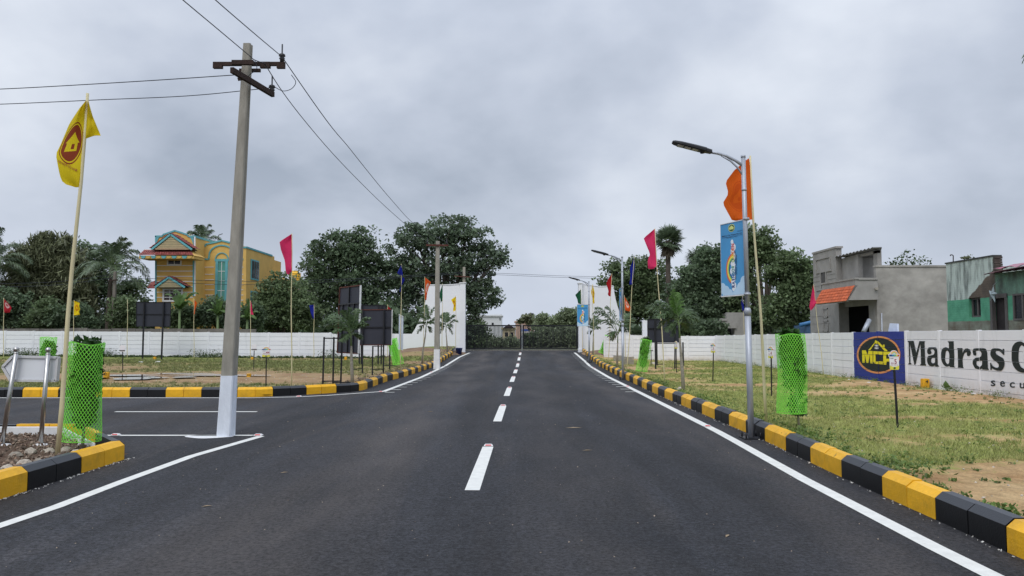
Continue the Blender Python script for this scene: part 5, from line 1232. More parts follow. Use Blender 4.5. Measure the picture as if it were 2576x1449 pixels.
def young_palm(label, trunk, Y, crown, tips, ll, nl=26, bright=(), r0=.05, plume=.38, dry=None, wdt=.03):
    """trunk: px polyline foot->crown; tips: (px, py, depth offset, arch)"""
    tp = [P(x, y, Y) for x, y in trunk]; t = thing('young_palm', label, 'palm', tp[0], 'young palms along the road')
    n = len(tp); mb = MB(); mb.tube([tp[0] - Vector((0, 0, .1))] + tp[1:], [r0 * (1.15 - .6 * i / (n - 1)) for i in range(n)], 9); mb.build('trunk', bark_pale, t)
    cw = P(*crown, Y); mb = MB(); mb.tube([tp[-1], tp[-1].lerp(cw, .5), cw], [r0 * .6, r0 * .5, r0 * .25], 8); mb.build('crownshaft', shaft_green, t)
    for i, (x, y, dy, arch) in enumerate(tips):
        e_ = P(x, y, Y) + Vector((0, dy, 0)); c_ = cw.lerp(e_, .5) + Vector((0, 0, arch * (e_ - cw).length))
        frond(cw.lerp(tp[-1], .1 * (i % 4)), c_, e_, nl, ll, frond_bright if i in bright else frond_green, t, plume, .55, wdt, .012)
    return t
young_palm('young foxtail palm in front of the tall narrow black board', [(888, 968), (885, 930), (884, 895), (883.5, 870)], 22.55, (882, 838),
           [(815, 806, -.1, .35), (815, 820, .2, .3), (825, 792, .3, .35), (928, 800, .1, .35), (925, 815, -.2, .3), (880, 775, 0, .1), (895, 778, .2, .15), (868, 783, -.2, .25), (845, 836, -.3, .4), (865, 858, -.3, .3), (905, 850, .2, .3)], .26, 34, wdt=.04)
young_palm('tall young palm at the curved foot of the left gate wall', [(1061, 918), (1064, 880), (1069, 850), (1071, 836)], G(1062, 918).y, (1072, 815),
           [(1050, 770, 0, .2), (1068, 768, .2, .15), (1095, 772, 0, .2), (1103, 800, .2, .3), (1052, 790, .3, .3), (1088, 812, -.2, .3), (1058, 812, -.2, .3), (1084, 835, .1, .3), (1050, 838, .1, .4)], .34, 24, wdt=.055)
young_palm('thin dry young palm between the second pole and the gate', [(1126, 893), (1124, 860), (1122, 836)], 49.5, (1122, 818),
           [(1105, 795, 0, .3), (1120, 787, .2, .15), (1143, 793, 0, .3), (1150, 808, .2, .4), (1108, 815, .2, .4), (1136, 822, -.2, .4), (1106, 838, .1, .4), (1138, 840, .1, .3), (1100, 825, .0, .3)], .4, 22, wdt=.06)
young_palm('young foxtail palm with a bright upright frond on the right verge', [(1720, 989), (1717, 940), (1713, 890), (1710, 850)], G(1720, 990).y, (1707, 805),
           [(1693, 730, 0, .0), (1702, 737, .15, .05), (1625, 785, 0, .45), (1632, 770, .3, .35), (1655, 757, .2, .3), (1650, 800, -.3, .4), (1672, 833, -.2, .35), (1753, 792, .1, .4), (1755, 806, -.1, .35), (1740, 780, .3, .3), (1740, 832, .2, .35), (1690, 845, .0, .3), (1660, 822, .3, .4)], .27, 40, bright=(0, 1), wdt=.034)
young_palm('young palm with a long arching frond behind the middle street lamp', [(1552, 926), (1553, 890), (1554, 862)], G(1552, 928).y, (1554, 836),
           [(1492, 788, 0, .5), (1500, 775, .3, .4), (1528, 772, .2, .4), (1506, 812, -.3, .5), (1530, 845, -.2, .4), (1572, 835, .2, .5), (1575, 818, -.2, .4), (1598, 805, .2, .45), (1540, 855, .2, .4), (1585, 790, .4, .35)], .42, 26, wdt=.055)
young_palm('slim young palm behind the farthest street lamp', [(1492, 897), (1492, 865), (1492.5, 846)], 48.5, (1493, 832),
           [(1483, 800, 0, .3), (1500, 795, .2, .3), (1507, 805, .2, .4), (1484, 815, .2, .4), (1505, 825, -.2, .4), (1482, 838, .2, .4)], .36, 20, wdt=.06)
def coconut(label, base, crown, nf, L_, seed, droop=1.0, nl=34, ll=.8, m=frond_dark, group='coconut palms behind the left wall', trunk_r=.16, up=.45):
    rs = random.Random(seed); b, c = Vector(base), Vector(crown); t = thing('coconut_palm', label, 'palm', b, group)
    mid = b.lerp(c, .5) + Vector((rs.uniform(-.5, .5), 0, 0)); mb = MB(); mb.tube([bez(b, mid, c, s) for s in np.linspace(0, 1, 8)], [trunk_r * (1.2 - .4 * s) for s in np.linspace(0, 1, 8)], 9); mb.build('trunk', bark, t)
    for i in range(nf):
        a = 6.2832 * i * .381966 + rs.uniform(-.3, .3); f = i / nf; el = 1.35 - 1.75 * f + rs.uniform(-.15, .15)
        l_ = L_ * rs.uniform(.85, 1.1); d = Vector((math.cos(a) * math.cos(el), math.sin(a) * math.cos(el), math.sin(el)))
        ct = c + d * l_ * .6 + Vector((0, 0, .12 * l_)); tip = c + d * l_ * .85 + Vector((0, 0, -(.15 + .55 * math.cos(el)) * l_ * .55 * droop))
        frond(c, ct, tip, nl, ll, m, t, 0, .9, .075, .035)
    return t
coconut('tall coconut palm with upright fronds left of the yellow house', (P(272, 840, 57).x, 57, 0), P(283, 672, 57), 22, 3.2, 3)
coconut('coconut palm at the left edge of the view', (P(-40, 840, 57).x, 57, 0), P(-15, 660, 57), 18, 3.2, 5)
coconut('small coconut palm crown showing above the yellow house roof', (P(510, 840, 82).x, 82, 0), P(508, 606, 82), 16, 2.6, 8)
def fan_palm(label, base, crown, rad, n, seed, dry=7, group='fan palms behind the right wall', Ltr=.2):
    rs = random.Random(seed); b, c = Vector(base), Vector(crown); t = thing('fan_palm', label, 'palm', b, group)
    mb = MB(); mb.tube([b, b.lerp(c, .5), c], [Ltr * 1.25, Ltr, Ltr], 10); mb.build('trunk', bark, t)
    for i in range(n + dry):
        dead = i >= n; a = rs.uniform(0, 6.283); el = math.asin(rs.uniform(-.72, 1.0)) if not dead else rs.uniform(-1.35, -.95)
        d = Vector((math.cos(a) * math.cos(el), math.sin(a) * math.cos(el), math.sin(el))); pl = rad * rs.uniform(.34, .5); h = c + d * pl
        sd_ = d.cross(Vector((0, 0, 1))).normalized(); upv = sd_.cross(d); tw = rs.uniform(-.5, .5); sd_, upv = sd_ * math.cos(tw) + upv * math.sin(tw), upv * math.cos(tw) - sd_ * math.sin(tw)
        quads = []; nb = 19
        for k in range(nb):
            an = (k / (nb - 1) - .5) * R(230); l_ = rad * .62 * (1 - .25 * abs(an) / 2) * rs.uniform(.85, 1.1)
            dd = (d * math.cos(an) + sd_ * math.sin(an) + upv * .15 * math.cos(an * 2)).normalized(); wv = (dd.cross(upv)).normalized() * rad * .035
            m1 = h + dd * l_ * .62; e_ = h + dd * l_ + Vector((0, 0, -.12 * l_))
            quads.append([h, h, m1 + wv, m1 - wv]); quads.append([m1 - wv, m1 + wv, e_, e_])
        quads = [[q[0] + Vector((0, 0, .001)), q[1], q[2], q[3]] for q in quads]
        o = quadmesh('fan_leaf', np.array([[tuple(v) for v in q] for q in quads], dtype=np.float32), frond_dry if dead else frond_dark, t)
        st = MB(); st.bar(c + d * .2, h, .045, .025); st.build('stalk', shaft_green if not dead else frond_dry, o)
    return t
fan_palm('tall fan palm with a round crown beside the pink flag', (P(1682, 845, 62).x, 62, 0), P(1680, 606, 62), 1.5, 52, 2)
fan_palm('lower fan palm partly hidden by trees on the right', (P(1772, 845, 60).x, 60, 0), P(1765, 662, 60), 1.6, 42, 4)

# ------------------------------------------------------------------ trees
def tree(name, label, Y, base_px, lobes, n, size, m, trunk_r=.25, clump=.5, cat='tree', group='trees behind the walls', hang=0.0, elong=1.7, per=54, depth=None, limbs=True, fork=.35, gz_=0.0, bm=None, upb=.5):
    """lobes: (px, py, rx px, ry px)"""
    bx = P(base_px, 850, Y).x; t = thing(name, label, cat, (bx, Y, gz_), group)
    L_ = []
    for q in lobes:
        x, y, rx, ry = q[:4]; c = P(x, y, Y); a, b = px2m(rx, Y), px2m(ry, Y); dy = (q[4] if len(q) > 4 else random.uniform(-.25, .25)) * a
        L_.append((np.array([c.x, c.y + dy, c.z]), np.array([a, (depth or .6) * a, b])))
    top = max(L_, key=lambda q: q[0][2])[0]; cen = np.mean([q[0] for q in L_], axis=0)
    mb = MB(); b0 = Vector((bx, Y, gz_ - .1)); fk = b0.lerp(Vector(cen), fork); mid = b0.lerp(fk, .5) + Vector((random.uniform(-.2, .2), 0, 0))
    mb.tube([b0, mid, fk], [trunk_r * 1.25, trunk_r, trunk_r * .85], 9)
    if limbs:
        for c, r in L_:
            c_ = Vector(c); k = fk.lerp(c_, .5) + Vector((random.uniform(-.4, .4), random.uniform(-.3, .3), .3)); mb.tube([bez(fk, k, c_, s) for s in np.linspace(0, 1, 5)], [trunk_r * .6 * (1 - .75 * s) for s in np.linspace(0, 1, 5)], 6)
            for _ in range(7):
                d = RNG.normal(size=3); d /= np.linalg.norm(d); e_ = Vector(c + d * r * .85); s0 = bez(fk, k, c_, random.uniform(.6, 1)); mb.tube([s0, s0.lerp(e_, .5) + Vector((0, 0, .15)), e_], [trunk_r * .16, trunk_r * .09, trunk_r * .03], 5)
    mb.build('trunk', bm or bark, t)
    vol = np.array([r[0] * r[2] for _, r in L_]); vol /= vol.sum(); P_ = []
    for (c, r), w_ in zip(L_, vol):
        nc = max(4, int(n * w_ * .6 / per)); d = unit(RNG.normal(size=(nc, 3))); rad = RNG.uniform(0, 1.25, nc) ** .45
        cc = c + d * r * rad[:, None] * np.array([1, 1, 1])
        s = clump * RNG.uniform(.45, 1.2, nc)
        off = unit(RNG.normal(size=(nc * per, 3))) * (RNG.uniform(0, 1, nc * per) ** .5)[:, None] * 1.7
        pp = np.repeat(cc, per, 0) + off * np.repeat(s, per)[:, None] * np.array([1, 1, .6])
        P_.append(pp)
    pts = np.concatenate(P_); pts = pts[pts[:, 2] > gz_ + .05]
    quadmesh('crown', leaf_quads(pts, size, elong, upb, hang), m, t)
    return t
TR = 'trees behind the walls'
tree('bamboo_tree', 'tall feathery olive green tree behind the left wall', 60, 120, [(90, 660, 60, 50), (150, 650, 60, 55), (70, 730, 60, 60), (150, 735, 75, 70), (190, 690, 40, 50), (120, 612, 40, 26), (45, 690, 30, 50), (200, 770, 45, 55), (90, 790, 70, 45)], 46000, .27, leaf_olive, .2, .5, hang=.9, elong=5.5, fork=.2)
tree('broad_tree', 'dark green tree between the feathery tree and the coconut palm', 66, 225, [(225, 650, 36, 32), (250, 690, 50, 50), (220, 740, 50, 60), (330, 720, 32, 42), (300, 770, 60, 50)], 16000, .23, leaf_dark, .22, .6)
tree('broad_tree', 'dense dark tree left of the tall curved gate wall group', 68, 880, [(880, 640, 62, 48), (830, 640, 50, 45), (905, 605, 32, 30), (930, 660, 50, 52), (855, 595, 26, 20), (800, 690, 42, 60), (870, 720, 85, 70), (950, 730, 60, 70), (790, 760, 55, 60), (900, 790, 100, 50)], 44000, .23, leaf_dark, .35, .6)
tree('broad_tree', 'largest spreading tree rising behind the left gate wall', 70, 1120, [(1110, 590, 62, 38), (1045, 600, 52, 38), (1170, 600, 56, 42), (1010, 640, 42, 50), (1225, 645, 44, 42), (1090, 650, 80, 60), (1170, 670, 70, 60), (1020, 710, 60, 60), (1100, 730, 90, 60), (1200, 730, 46, 52), (1215, 770, 36, 40), (1186, 810, 34, 50), (1050, 790, 90, 50), (1140, 560, 40, 18), (1250, 650, 22, 16)], 46000, .24, leaf_blue, .45, .58)
tree('broad_tree', 'low bushy green tree between the yellow house and the blue flag', 57, 700, [(690, 745, 40, 36), (735, 745, 38, 42), (670, 785, 42, 48), (720, 795, 58, 45), (765, 790, 40, 48), (700, 705, 26, 18)], 22000, .2, leaf_mid, .18, .5, fork=.2)
tree('broad_tree', 'round green tree behind the right gate wall', 66, 1590, [(1590, 690, 50, 44), (1545, 700, 36, 40), (1640, 700, 46, 45), (1585, 740, 66, 56), (1640, 760, 60, 60), (1560, 790, 60, 46), (1610, 660, 30, 22)], 30000, .22, leaf_mid, .3, .55)
tree('broad_tree', 'dense dark tree in front of the lower fan palm', 55, 1775, [(1790, 660, 44, 36), (1745, 715, 48, 50), (1800, 720, 62, 60), (1850, 690, 46, 46), (1740, 780, 60, 56), (1820, 790, 75, 50), (1830, 620, 32, 26), (1710, 760, 40, 60)], 36000, .2, leaf_dark, .3, .5)
tree('broad_tree', 'large tree with an open crooked limb right of the banner', 53, 1935, [(1905, 610, 40, 34), (1925, 640, 40, 34), (1880, 640, 36, 38), (1890, 590, 26, 18), (1950, 660, 26, 22), (1868, 700, 26, 40), (1880, 770, 40, 56), (1905, 800, 40, 40)], 20000, .18, leaf_mid, .34, .42)
tree('broad_tree', 'bushy green tree just left of the grey unfinished house', 50, 2000, [(1990, 665, 36, 30), (2025, 690, 32, 36), (1985, 720, 46, 46), (2030, 750, 34, 50), (1970, 775, 46, 46), (2010, 800, 44, 36), (1950, 690, 22, 26)], 24000, .19, leaf_mid, .26, .45)
tree('broad_tree', 'wispy thin twig tree showing over the grey house roof', 52, 2280, [(2275, 660, 26, 16), (2245, 664, 18, 10), (2315, 660, 24, 12), (2282, 645, 10, 14)], 420, .16, leaf_weed_d, .04, .4, per=5, fork=.75)
tree('broad_tree', 'distant broad tree beyond the gate beside the far lamp banner', 105, 1430, [(1430, 800, 30, 22), (1400, 815, 34, 18), (1450, 815, 30, 30), (1375, 825, 26, 14), (1362, 800, 8, 14)], 13000, .33, leaf_haze, .3, .7, gz_=.34)
tree('broad_tree', 'distant small tree above the pink house beyond the gate', 120, 1325, [(1325, 806, 18, 12), (1345, 815, 18, 12), (1365, 822, 16, 10)], 2200, .4, leaf_olive, .15, .6, gz_=.34)
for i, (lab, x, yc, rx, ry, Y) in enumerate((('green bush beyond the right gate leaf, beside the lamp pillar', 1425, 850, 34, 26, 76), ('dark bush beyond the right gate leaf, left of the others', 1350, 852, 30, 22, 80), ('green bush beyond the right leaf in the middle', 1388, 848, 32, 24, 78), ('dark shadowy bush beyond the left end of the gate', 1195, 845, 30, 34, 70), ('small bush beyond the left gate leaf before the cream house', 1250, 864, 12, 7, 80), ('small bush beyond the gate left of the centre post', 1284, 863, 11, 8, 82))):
    tree('bush', lab, Y, x, [(x, yc, rx, ry), (x - rx * .4, yc + ry * .3, rx * .6, ry * .7), (x + rx * .45, yc + ry * .2, rx * .6, ry * .8)], 6000, .22, leaf_haze if i % 2 == 0 or i == 5 else leaf_mid, .08, .5, 'bush', 'bushes beyond the gate', gz_=.34, fork=.3)
for i, (lab, x, yc, rx, ry, Y, m) in enumerate((('dark bush at the far left behind the long wall', 25, 775, 50, 46, 54, leaf_dark), ('pale leaved bush behind the wall between the red and yellow flags', 118, 795, 34, 40, 53, leaf_mid), ('dark bush behind the wall below the feathery tree', 185, 800, 52, 36, 53, leaf_dark), ('green bush behind the wall left of the black board', 315, 790, 36, 46, 54, leaf_mid), ('green bush in front of the yellow house, left of the orange flag', 455, 800, 34, 32, 54, leaf_mid), ('green bush in front of the yellow house beside the near pole', 535, 790, 48, 40, 54, leaf_dark), ('dark bush behind the wall right of the near pole', 632, 800, 22, 34, 54, leaf_dark), ('dark bush behind the right wall below the palms', 1700, 815, 60, 32, 53, leaf_dark), ('dark bush behind the right wall at the concrete ruin', 1790, 830, 30, 20, 49, leaf_dark))):
    tree('bush', lab, Y, x, [(x, yc, rx, ry), (x - rx * .5, yc + ry * .25, rx * .55, ry * .75), (x + rx * .5, yc + ry * .2, rx * .6, ry * .8), (x + rx * .1, yc - ry * .5, rx * .4, ry * .5)], 8500, .18, m, .07, .38, 'bush', 'bushes behind the walls', fork=.3)
def undergrowth(label, x0, x1, Y, h, n):
    pts = np.stack([RNG.uniform(x0, x1, n), RNG.normal(Y, .9, n), h * RNG.uniform(.02, 1, n)], 1)
    pts[:, 2] *= np.array([.75 + .5 * mnoise.noise(Vector((x * .35, Y, 2))) for x in pts[:, 0]])
    o = quadmesh('undergrowth', leaf_quads(pts, .42, 1.6, .4), leaf_dark); setp(o, label, kind='stuff')
undergrowth('dark tangled undergrowth behind the long left wall', -48, -6.5, 62, 4.3, 24000)
undergrowth('dark tangled undergrowth behind the far right wall', 6.5, 26, 58, 3.2, 9000)
def banana(label, px, Y, top, tips, group='banana plants by the yellow house'):
    b = Vector((P(px, 850, Y).x, Y, 0)); c = P(px, top, Y); t = thing('banana_plant', label, 'plant', b, group)
    mb = MB(); mb.tube([b, c], [.14, .07], 8); mb.build('stem', shaft_green, t)
    for x, y, dy in tips:
        e_ = P(x, y, Y + dy); k = c.lerp(e_, .5) + Vector((0, 0, .55 * (e_ - c).length)); quads = []
        n = 14; pts = [bez(c, k, e_, s) for s in np.linspace(0, 1, n + 1)]
        for i in range(n):
            p, q = pts[i], pts[i + 1]; tg = (q - p).normalized(); sd_ = tg.cross(Vector((0, 0, 1))); sd_ = sd_.normalized() if sd_.length > .01 else Vector((1, 0, 0))
            w0, w1 = [.3 * math.sin(math.pi * min(.08 + .92 * s, 1)) ** .6 for s in (i / n, (i + 1) / n)]; dn = Vector((0, 0, -.1))
            if random.random() < .9: quads.append([p, q, q + sd_ * w1 + dn, p + sd_ * w0 + dn])
            if random.random() < .9: quads.append([q, p, p - sd_ * w0 + dn, q - sd_ * w1 + dn])
        quadmesh('leaf', np.array([[tuple(v) for v in q] for q in quads], dtype=np.float32), banana_m, t)
banana('banana plant with torn leaves in front of the house window', 452, 52.5, 775, [(415, 740, 0), (470, 735, .5), (500, 738, 0), (440, 728, .3), (430, 765, -.5), (485, 762, -.5)])
banana('banana plant with broad leaves beside the tall teal window', 548, 52.5, 790, [(530, 760, 0), (560, 745, .3), (585, 770, 0), (545, 738, 0), (520, 780, -.4), (570, 785, -.4)])
banana('banana plant right of the near electric pole', 622, 52.5, 800, [(602, 760, 0), (640, 765, .3), (655, 785, 0), (625, 750, 0), (605, 795, -.4), (645, 800, -.4)])
# palm outside the right edge whose frond tip hangs into the corner
npm = thing('young_palm', 'dark leaf tip hanging in at the upper right corner', 'palm', (5.25, 5.6, .05))
mb = MB(); mb.tube([(5.25, 5.6, 0), (5.28, 5.6, 1.8), (5.25, 5.6, 3.4)], [.07, .06, .05], 9); mb.build('trunk', bark_pale, npm)
for i in range(9):
    a = i * 2.4 + 2.0; tip = Vector((5.25 + .95 * math.cos(a), 5.6 + .95 * math.sin(a), 3.3)); frond((5.25, 5.6, 3.4), Vector((5.25, 5.6, 4.3)).lerp(tip, .4) + Vector((0, 0, .35)), tip, 26, .24, frond_green, npm, .6, .6, .03)
frond((5.25, 5.6, 3.4), P(2602, -10, 5.7), P(2573, 156, 5.7), 34, .06, frond_green, npm, .5, .7, .026)

# ------------------------------------------------------------------ yellow house
YA, YB = 58.0, 60.0
yh = thing('yellow_house', 'yellow two storey house with teal trim and red tiled canopies', 'house', (P(500, 842, YA).x, YA, 0))
lf = [(390, 593), (409, 593), (410, 589), (424, 584.5), (440, 579), (456, 584), (472, 589.5), (473, 593), (489, 593.6), (489, 850), (390, 850)]
rf = [(500, 618), (516, 618), (518, 613), (538, 609), (557.5, 604), (577, 608.5), (596, 613), (598, 618), (619, 622), (619, 850), (500, 850)]
mb = MB(); slab(mb, lf, YA, 7.0); slab(mb, rf, YB, 7.2)
q = [P(634, 643, 64.5), P(651, 643, 64.5)]; mb.box((P(619, 700, YB).x - .3, 64.2, 0), (P(652, 700, 64.2).x, 70, P(640, 643, 64.2).z))
a = P(651, 682, 66); b = P(709, 702, 66); mb.prism([P(640, 678, 66), a, b, Vector((b.x, 66, 0)), Vector((P(640, 678, 66).x, 66, 0))], (0, 5, 0)); mb.build('wall', house_yellow, yh)
tr = MB()
def trimline(mb, pts, Y, w_=.13, d=.06):
    w_ *= .75
    for p, q in zip(pts, pts[1:]): mb.bar(P(*p, Y - d / 2 - .004), P(*q, Y - d / 2 - .004), d, w_, up=(0, 0, 1) if abs(p[0] - q[0]) > abs(p[1] - q[1]) else (1, 0, 0))
trimline(tr, [(x, y + 1.2) for x, y in lf[:9]], YA, .16); trimline(tr, [(392, 594), (392, 765)], YA, .14); trimline(tr, [(487, 652), (487, 745)], YA, .14)
trimline(tr, [(x, y + 1.2) for x, y in rf[:9]], YB, .16); trimline(tr, [(501, 619), (501, 780)], YB, .14)
arc = lambda cx_, cy_, rx, ry, a0, a1, n: [(cx_ + rx * math.cos(R(a0 + (a1 - a0) * i / n)), cy_ - ry * math.sin(R(a0 + (a1 - a0) * i / n))) for i in range(n + 1)]
trimline(tr, [(502, 652), (525, 652), (526, 643)] + arc(558, 643, 32, 26, 175, 5, 14) + [(590, 652), (612, 652)], YB, .14)
trimline(tr, [(541, 657)] + arc(558, 653, 16, 17, 180, 0, 10) + [(575, 657)], YB, .1)
a, b = P(489.5, 594.5, YA), P(532, 608, 61.5); tr.bar(Vector((P(489, 594, YA).x, YA, a.z)), Vector((P(489, 594, YA).x, 64, a.z)), .1, .16)
tr.bar(Vector((P(619, 622, YB).x, YB, P(619, 622, YB).z)), Vector((P(619, 622, YB).x, 66.5, P(619, 622, YB).z)), .12, .14)
tr.build('trim', house_teal, yh)
# concave corner brackets under the parapet ends
mb = MB()
for x0, s_, y0, Y in ((392, 1, 594, YA), (487, -1, 595, YA), (502, 1, 620, YB)):
    mb.prism([P(x0, y0, Y - .05), P(x0 + s_ * 13, y0, Y - .05), P(x0 + s_ * 7, y0 + 5, Y - .05), P(x0 + s_ * 3.5, y0 + 12, Y - .05), P(x0, y0 + 24, Y - .05)], (0, .045, 0))
mb.build('trim', house_teal, yh)
bands = MB()
for y in (668, 682, 695, 708, 721, 735, 748): bands.bar(P(393.5, y, YA - .015), P(485.5, y, YA - .015), .03, .055)
for y in (672, 690, 703.5, 716, 729, 742, 755):
    bands.bar(P(503.5, y, YB - .015), P(538, y, YB - .015), .03, .05); bands.bar(P(576, y, YB - .015), P(612, y, YB - .015), .03, .05)
bands.bar(P(490, 595, YA - .03), P(490, 745, YA - .03), .06, .1, up=(1, 0, 0)); bands.build('string_course', white_paint, yh)
def window(x0, x1, y0, y1, Y, fm, pm, nx=1, ny=1, fw=.09, nm='window', recess=.0):
    a, b = P(x0, y1, Y), P(x1, y0, Y)
    mb = MB(); fr = fw
    mb.box((a.x, Y - .07, a.z), (b.x, Y + .02, a.z + fr)); mb.box((a.x, Y - .07, b.z - fr), (b.x, Y + .02, b.z)); mb.box((a.x, Y - .069, a.z + fr), (a.x + fr, Y + .02, b.z - fr)); mb.box((b.x - fr, Y - .069, a.z + fr), (b.x, Y + .02, b.z - fr))
    o = mb.build(nm, fm, yh)
    xs_ = np.linspace(a.x + fr, b.x - fr, nx + 1); zs = np.linspace(a.z + fr, b.z - fr, ny + 1)
    for i in range(nx):
        for j in range(ny):
            p = MB(); p.box((xs_[i] + .015, Y - .025, zs[j] + .015), (xs_[i + 1] - .015, Y - .005, zs[j + 1] - .015)); p.build('pane', pm, o)
    p = MB(); 
    for i in range(1, nx): p.box((xs_[i] - .018, Y - .05, zs[0]), (xs_[i] + .018, Y - .002, zs[-1]))
    for j in range(1, ny): p.box((xs_[0], Y - .049, zs[j] - .018), (xs_[-1], Y - .002, zs[j] + .018))
    if nx > 1 or ny > 1: p.build('mullion', white_paint, o)
    return o
window(420.5, 457.5, 651, 668, YA, white_paint, dark_glass, 2, 1)
window(409, 461, 726, 759, YA, white_paint, mat('window_brown', c8(58, 44, 44), .3, var=.3), 3, 1, .12)
window(540.5, 574, 651.5, 762, YB, house_teal, teal_glass, 2, 4, .2)
# side windows on the right face
sx = P(619, 700, YB).x
for y0, y1 in ((653, 704), (732, 768)):
    z0, z1 = P(624, y1, 61.6).z, P(624, y0, 61.6).z
    mb = MB(); mb.box((sx - .01, 61.0, z0), (sx + .06, 62.9, z1)); o = mb.build('window', house_teal, yh)
    for k in range(3): p = MB(); p.box((sx + .05, 61.14 + k * .57, z0 + .12), (sx + .075, 61.62 + k * .57, z1 - .12)); p.build('pane', dark_glass, o)
# canopy: hipped tiled skirt with scalloped fascia, and two slatted gables
def tiled(parent, tl, tr_, br_, bl, nx, ny, m, th=.05, lap=1.12):
    tl, tr_, br_, bl = map(Vector, (tl, tr_, br_, bl)); nrm = (tr_ - tl).cross(bl - tl).normalized(); nrm = -nrm if nrm.z < 0 else nrm
    for j in range(ny):
        for i in range(nx):
            f = lambda u, v: tl.lerp(tr_, u).lerp(bl.lerp(br_, u), v)
            u0, u1, v0, v1 = i / nx + .004, (i + 1) / nx - .004, j / ny, min((j + lap) / ny, 1.02)
            a, b, c, d = f(u0, v0), f(u1, v0), f(u1, v1) + nrm * th, f(u0, v1) + nrm * th; o_ = (a + b + c + d) / 4
            q = MB(); q.prism([a, b, c, d], nrm * th * .8); link('tile', q.mesh('tile', m, worldloc(parent)), parent)
cn = MB(); c0, c1 = P(350, 643, YA - 1.6), P(488, 643, YA - 1.6); t0, t1 = P(363, 630, YA - .1), P(478, 630, YA - .1)
cn.prism([Vector((c0.x, YA - 1.6, c0.z)), Vector((c1.x, YA - 1.6, c1.z)), Vector((c1.x + .1, YA, c1.z)), Vector((c0.x, YA, c0.z))], (0, 0, -.22)); can = cn.build('canopy', mat('canopy_peach', c8(206, 170, 96), .8), yh)
tiled(can, (P(364, 629.5, YA - .25)), (P(478, 629.5, YA - .25)), Vector((c1.x + .0, YA - 1.65, c1.z)), Vector((c0.x, YA - 1.65, c0.z)), 22, 4, tile_red)
k = MB(); k.prism([P(478.5, 629, YA - .2), Vector((c1.x, YA - 1.62, c1.z)), Vector((c1.x + .12, YA, c1.z)), P(483, 629, YA - .05)], (.04, 0, 0)); k.build('canopy_end', house_yellow, can)
for i in range(10):
    x = c0.x + .12 + (c1.x - c0.x - .24) * (i + .5) / 10; q = MB(); rr_ = (c1.x - c0.x) / 20 * .92
    q.prism([Vector((x + rr_ * math.cos(a), YA - 1.64, c0.z - .02 - .2 * math.sin(a))) for a in np.linspace(0, math.pi, 9)], (0, .03, 0)); q.build('scallop', house_teal if i % 2 == 0 else MATS['canopy_peach'], can)
q = MB(); q.bar(P(363, 628.5, YA - .3), P(479, 628.5, YA - .3), .1, .1); q.build('ridge', white_paint, can)
def gable(apex, l_, r_, Y, dep, n):
    A, Lp, Rp = P(*apex, Y), P(*l_, Y), P(*r_, Y)
    g_ = MB(); g_.prism([A, Lp, Rp], (0, dep, 0)); go = g_.build('gable', mat('louvre_shade', c8(84, 72, 58), .9), yh)  # backing coloured dark brown for the shade between the slats
    for i in range(n):
        t0, t1 = (i + .05) / n, (i + .86) / n; z0, z1 = Lp.z + (A.z - Lp.z) * t0, Lp.z + (A.z - Lp.z) * t1
        xa = lambda t: (Lp.x + (A.x - Lp.x) * t, Rp.x + (A.x - Rp.x) * t)
        s_ = MB(); (x0, x1), (x2, x3) = xa(min(t0 + .06, 1)), xa(min(t1 + .06, 1)); s_.prism([Vector((x0 + .1, Y - .001, z0)), Vector((x1 - .1, Y - .001, z0)), Vector((x3 - .1, Y - .06, z1)), Vector((x2 + .1, Y - .06, z1))], (0, .02, 0)); s_.build('slat', cream, go)
    b_ = MB(); b_.bar(A + Vector((0, -.06, 0)), Lp + Vector((0, -.06, 0)), .1, .14); b_.bar(A + Vector((0, -.06, 0)), Rp + Vector((0, -.06, 0)), .1, .14); b_.build('bargeboard', house_teal, go)
    for e_, sgn in ((Rp, 1), (Lp, -1)):
        up_ = Vector((0, 0, .1)); tiled(go, A + up_ + Vector((0, -.1, 0)), A + up_ + Vector((0, dep, 0)), e_ + up_ + Vector((sgn * .1, dep, 0)), e_ + up_ + Vector((sgn * .1, -.1, 0)), 5, 7 if n > 6 else 4, tile_red, .04)
gable((430, 590), (382, 628), (484, 628), YA - 1.1, 1.05, 9)
gable((426, 698), (391, 723), (466, 723), YA - .7, .68, 6)
q = MB(); pz = P(385, 722, YA); q.prism([P(369, 725, YA + 1), P(389, 725, YA + 1), P(389, 706, YA + 2), P(380, 710, YA + 2)], (0, .3, 0)); q.build('porch_roof', tile_red, yh)
q = MB(); q.tube([P(548.5, 607, 62), P(548.5, 595, 62), P(551, 591, 62), P(560, 588, 62)], .03, 5); q.build('roof_pipe', black_metal, yh)
# grey tank house behind
th = thing('tank_house', 'pale grey building with a ribbed yellow water tank behind the bushes', 'building', (P(745, 842, 75).x, 75, 0))
mb = MB(); a, b = P(728, 717, 75), P(764, 850, 75); mb.box((a.x, 75, 0), (b.x, 80, a.z)); mb.box((P(727, 700, 75).x, 74.9, a.z), (P(738, 700, 75).x, 77, P(730, 697, 75).z)); mb.build('wall', concrete, th)
mb = MB(); c = P(738, 717, 76); rr_ = px2m(14.5, 76); hz_ = P(738, 683, 76).z - c.z; prof = []
for i in range(25): prof.append((rr_ * (1 + .05 * math.sin(i * 1.57)) * (1 if i < 22 else .9 - .2 * (i - 22)), hz_ * i / 24))
mb.lathe([(0.01, 0)] + prof + [(.3, hz_ + .1), (.01, hz_ + .1)], (c.x, 76.5, c.z), 18); mb.build('water_tank', mat('tank_yellow', c8(234, 184, 60), .6), th)

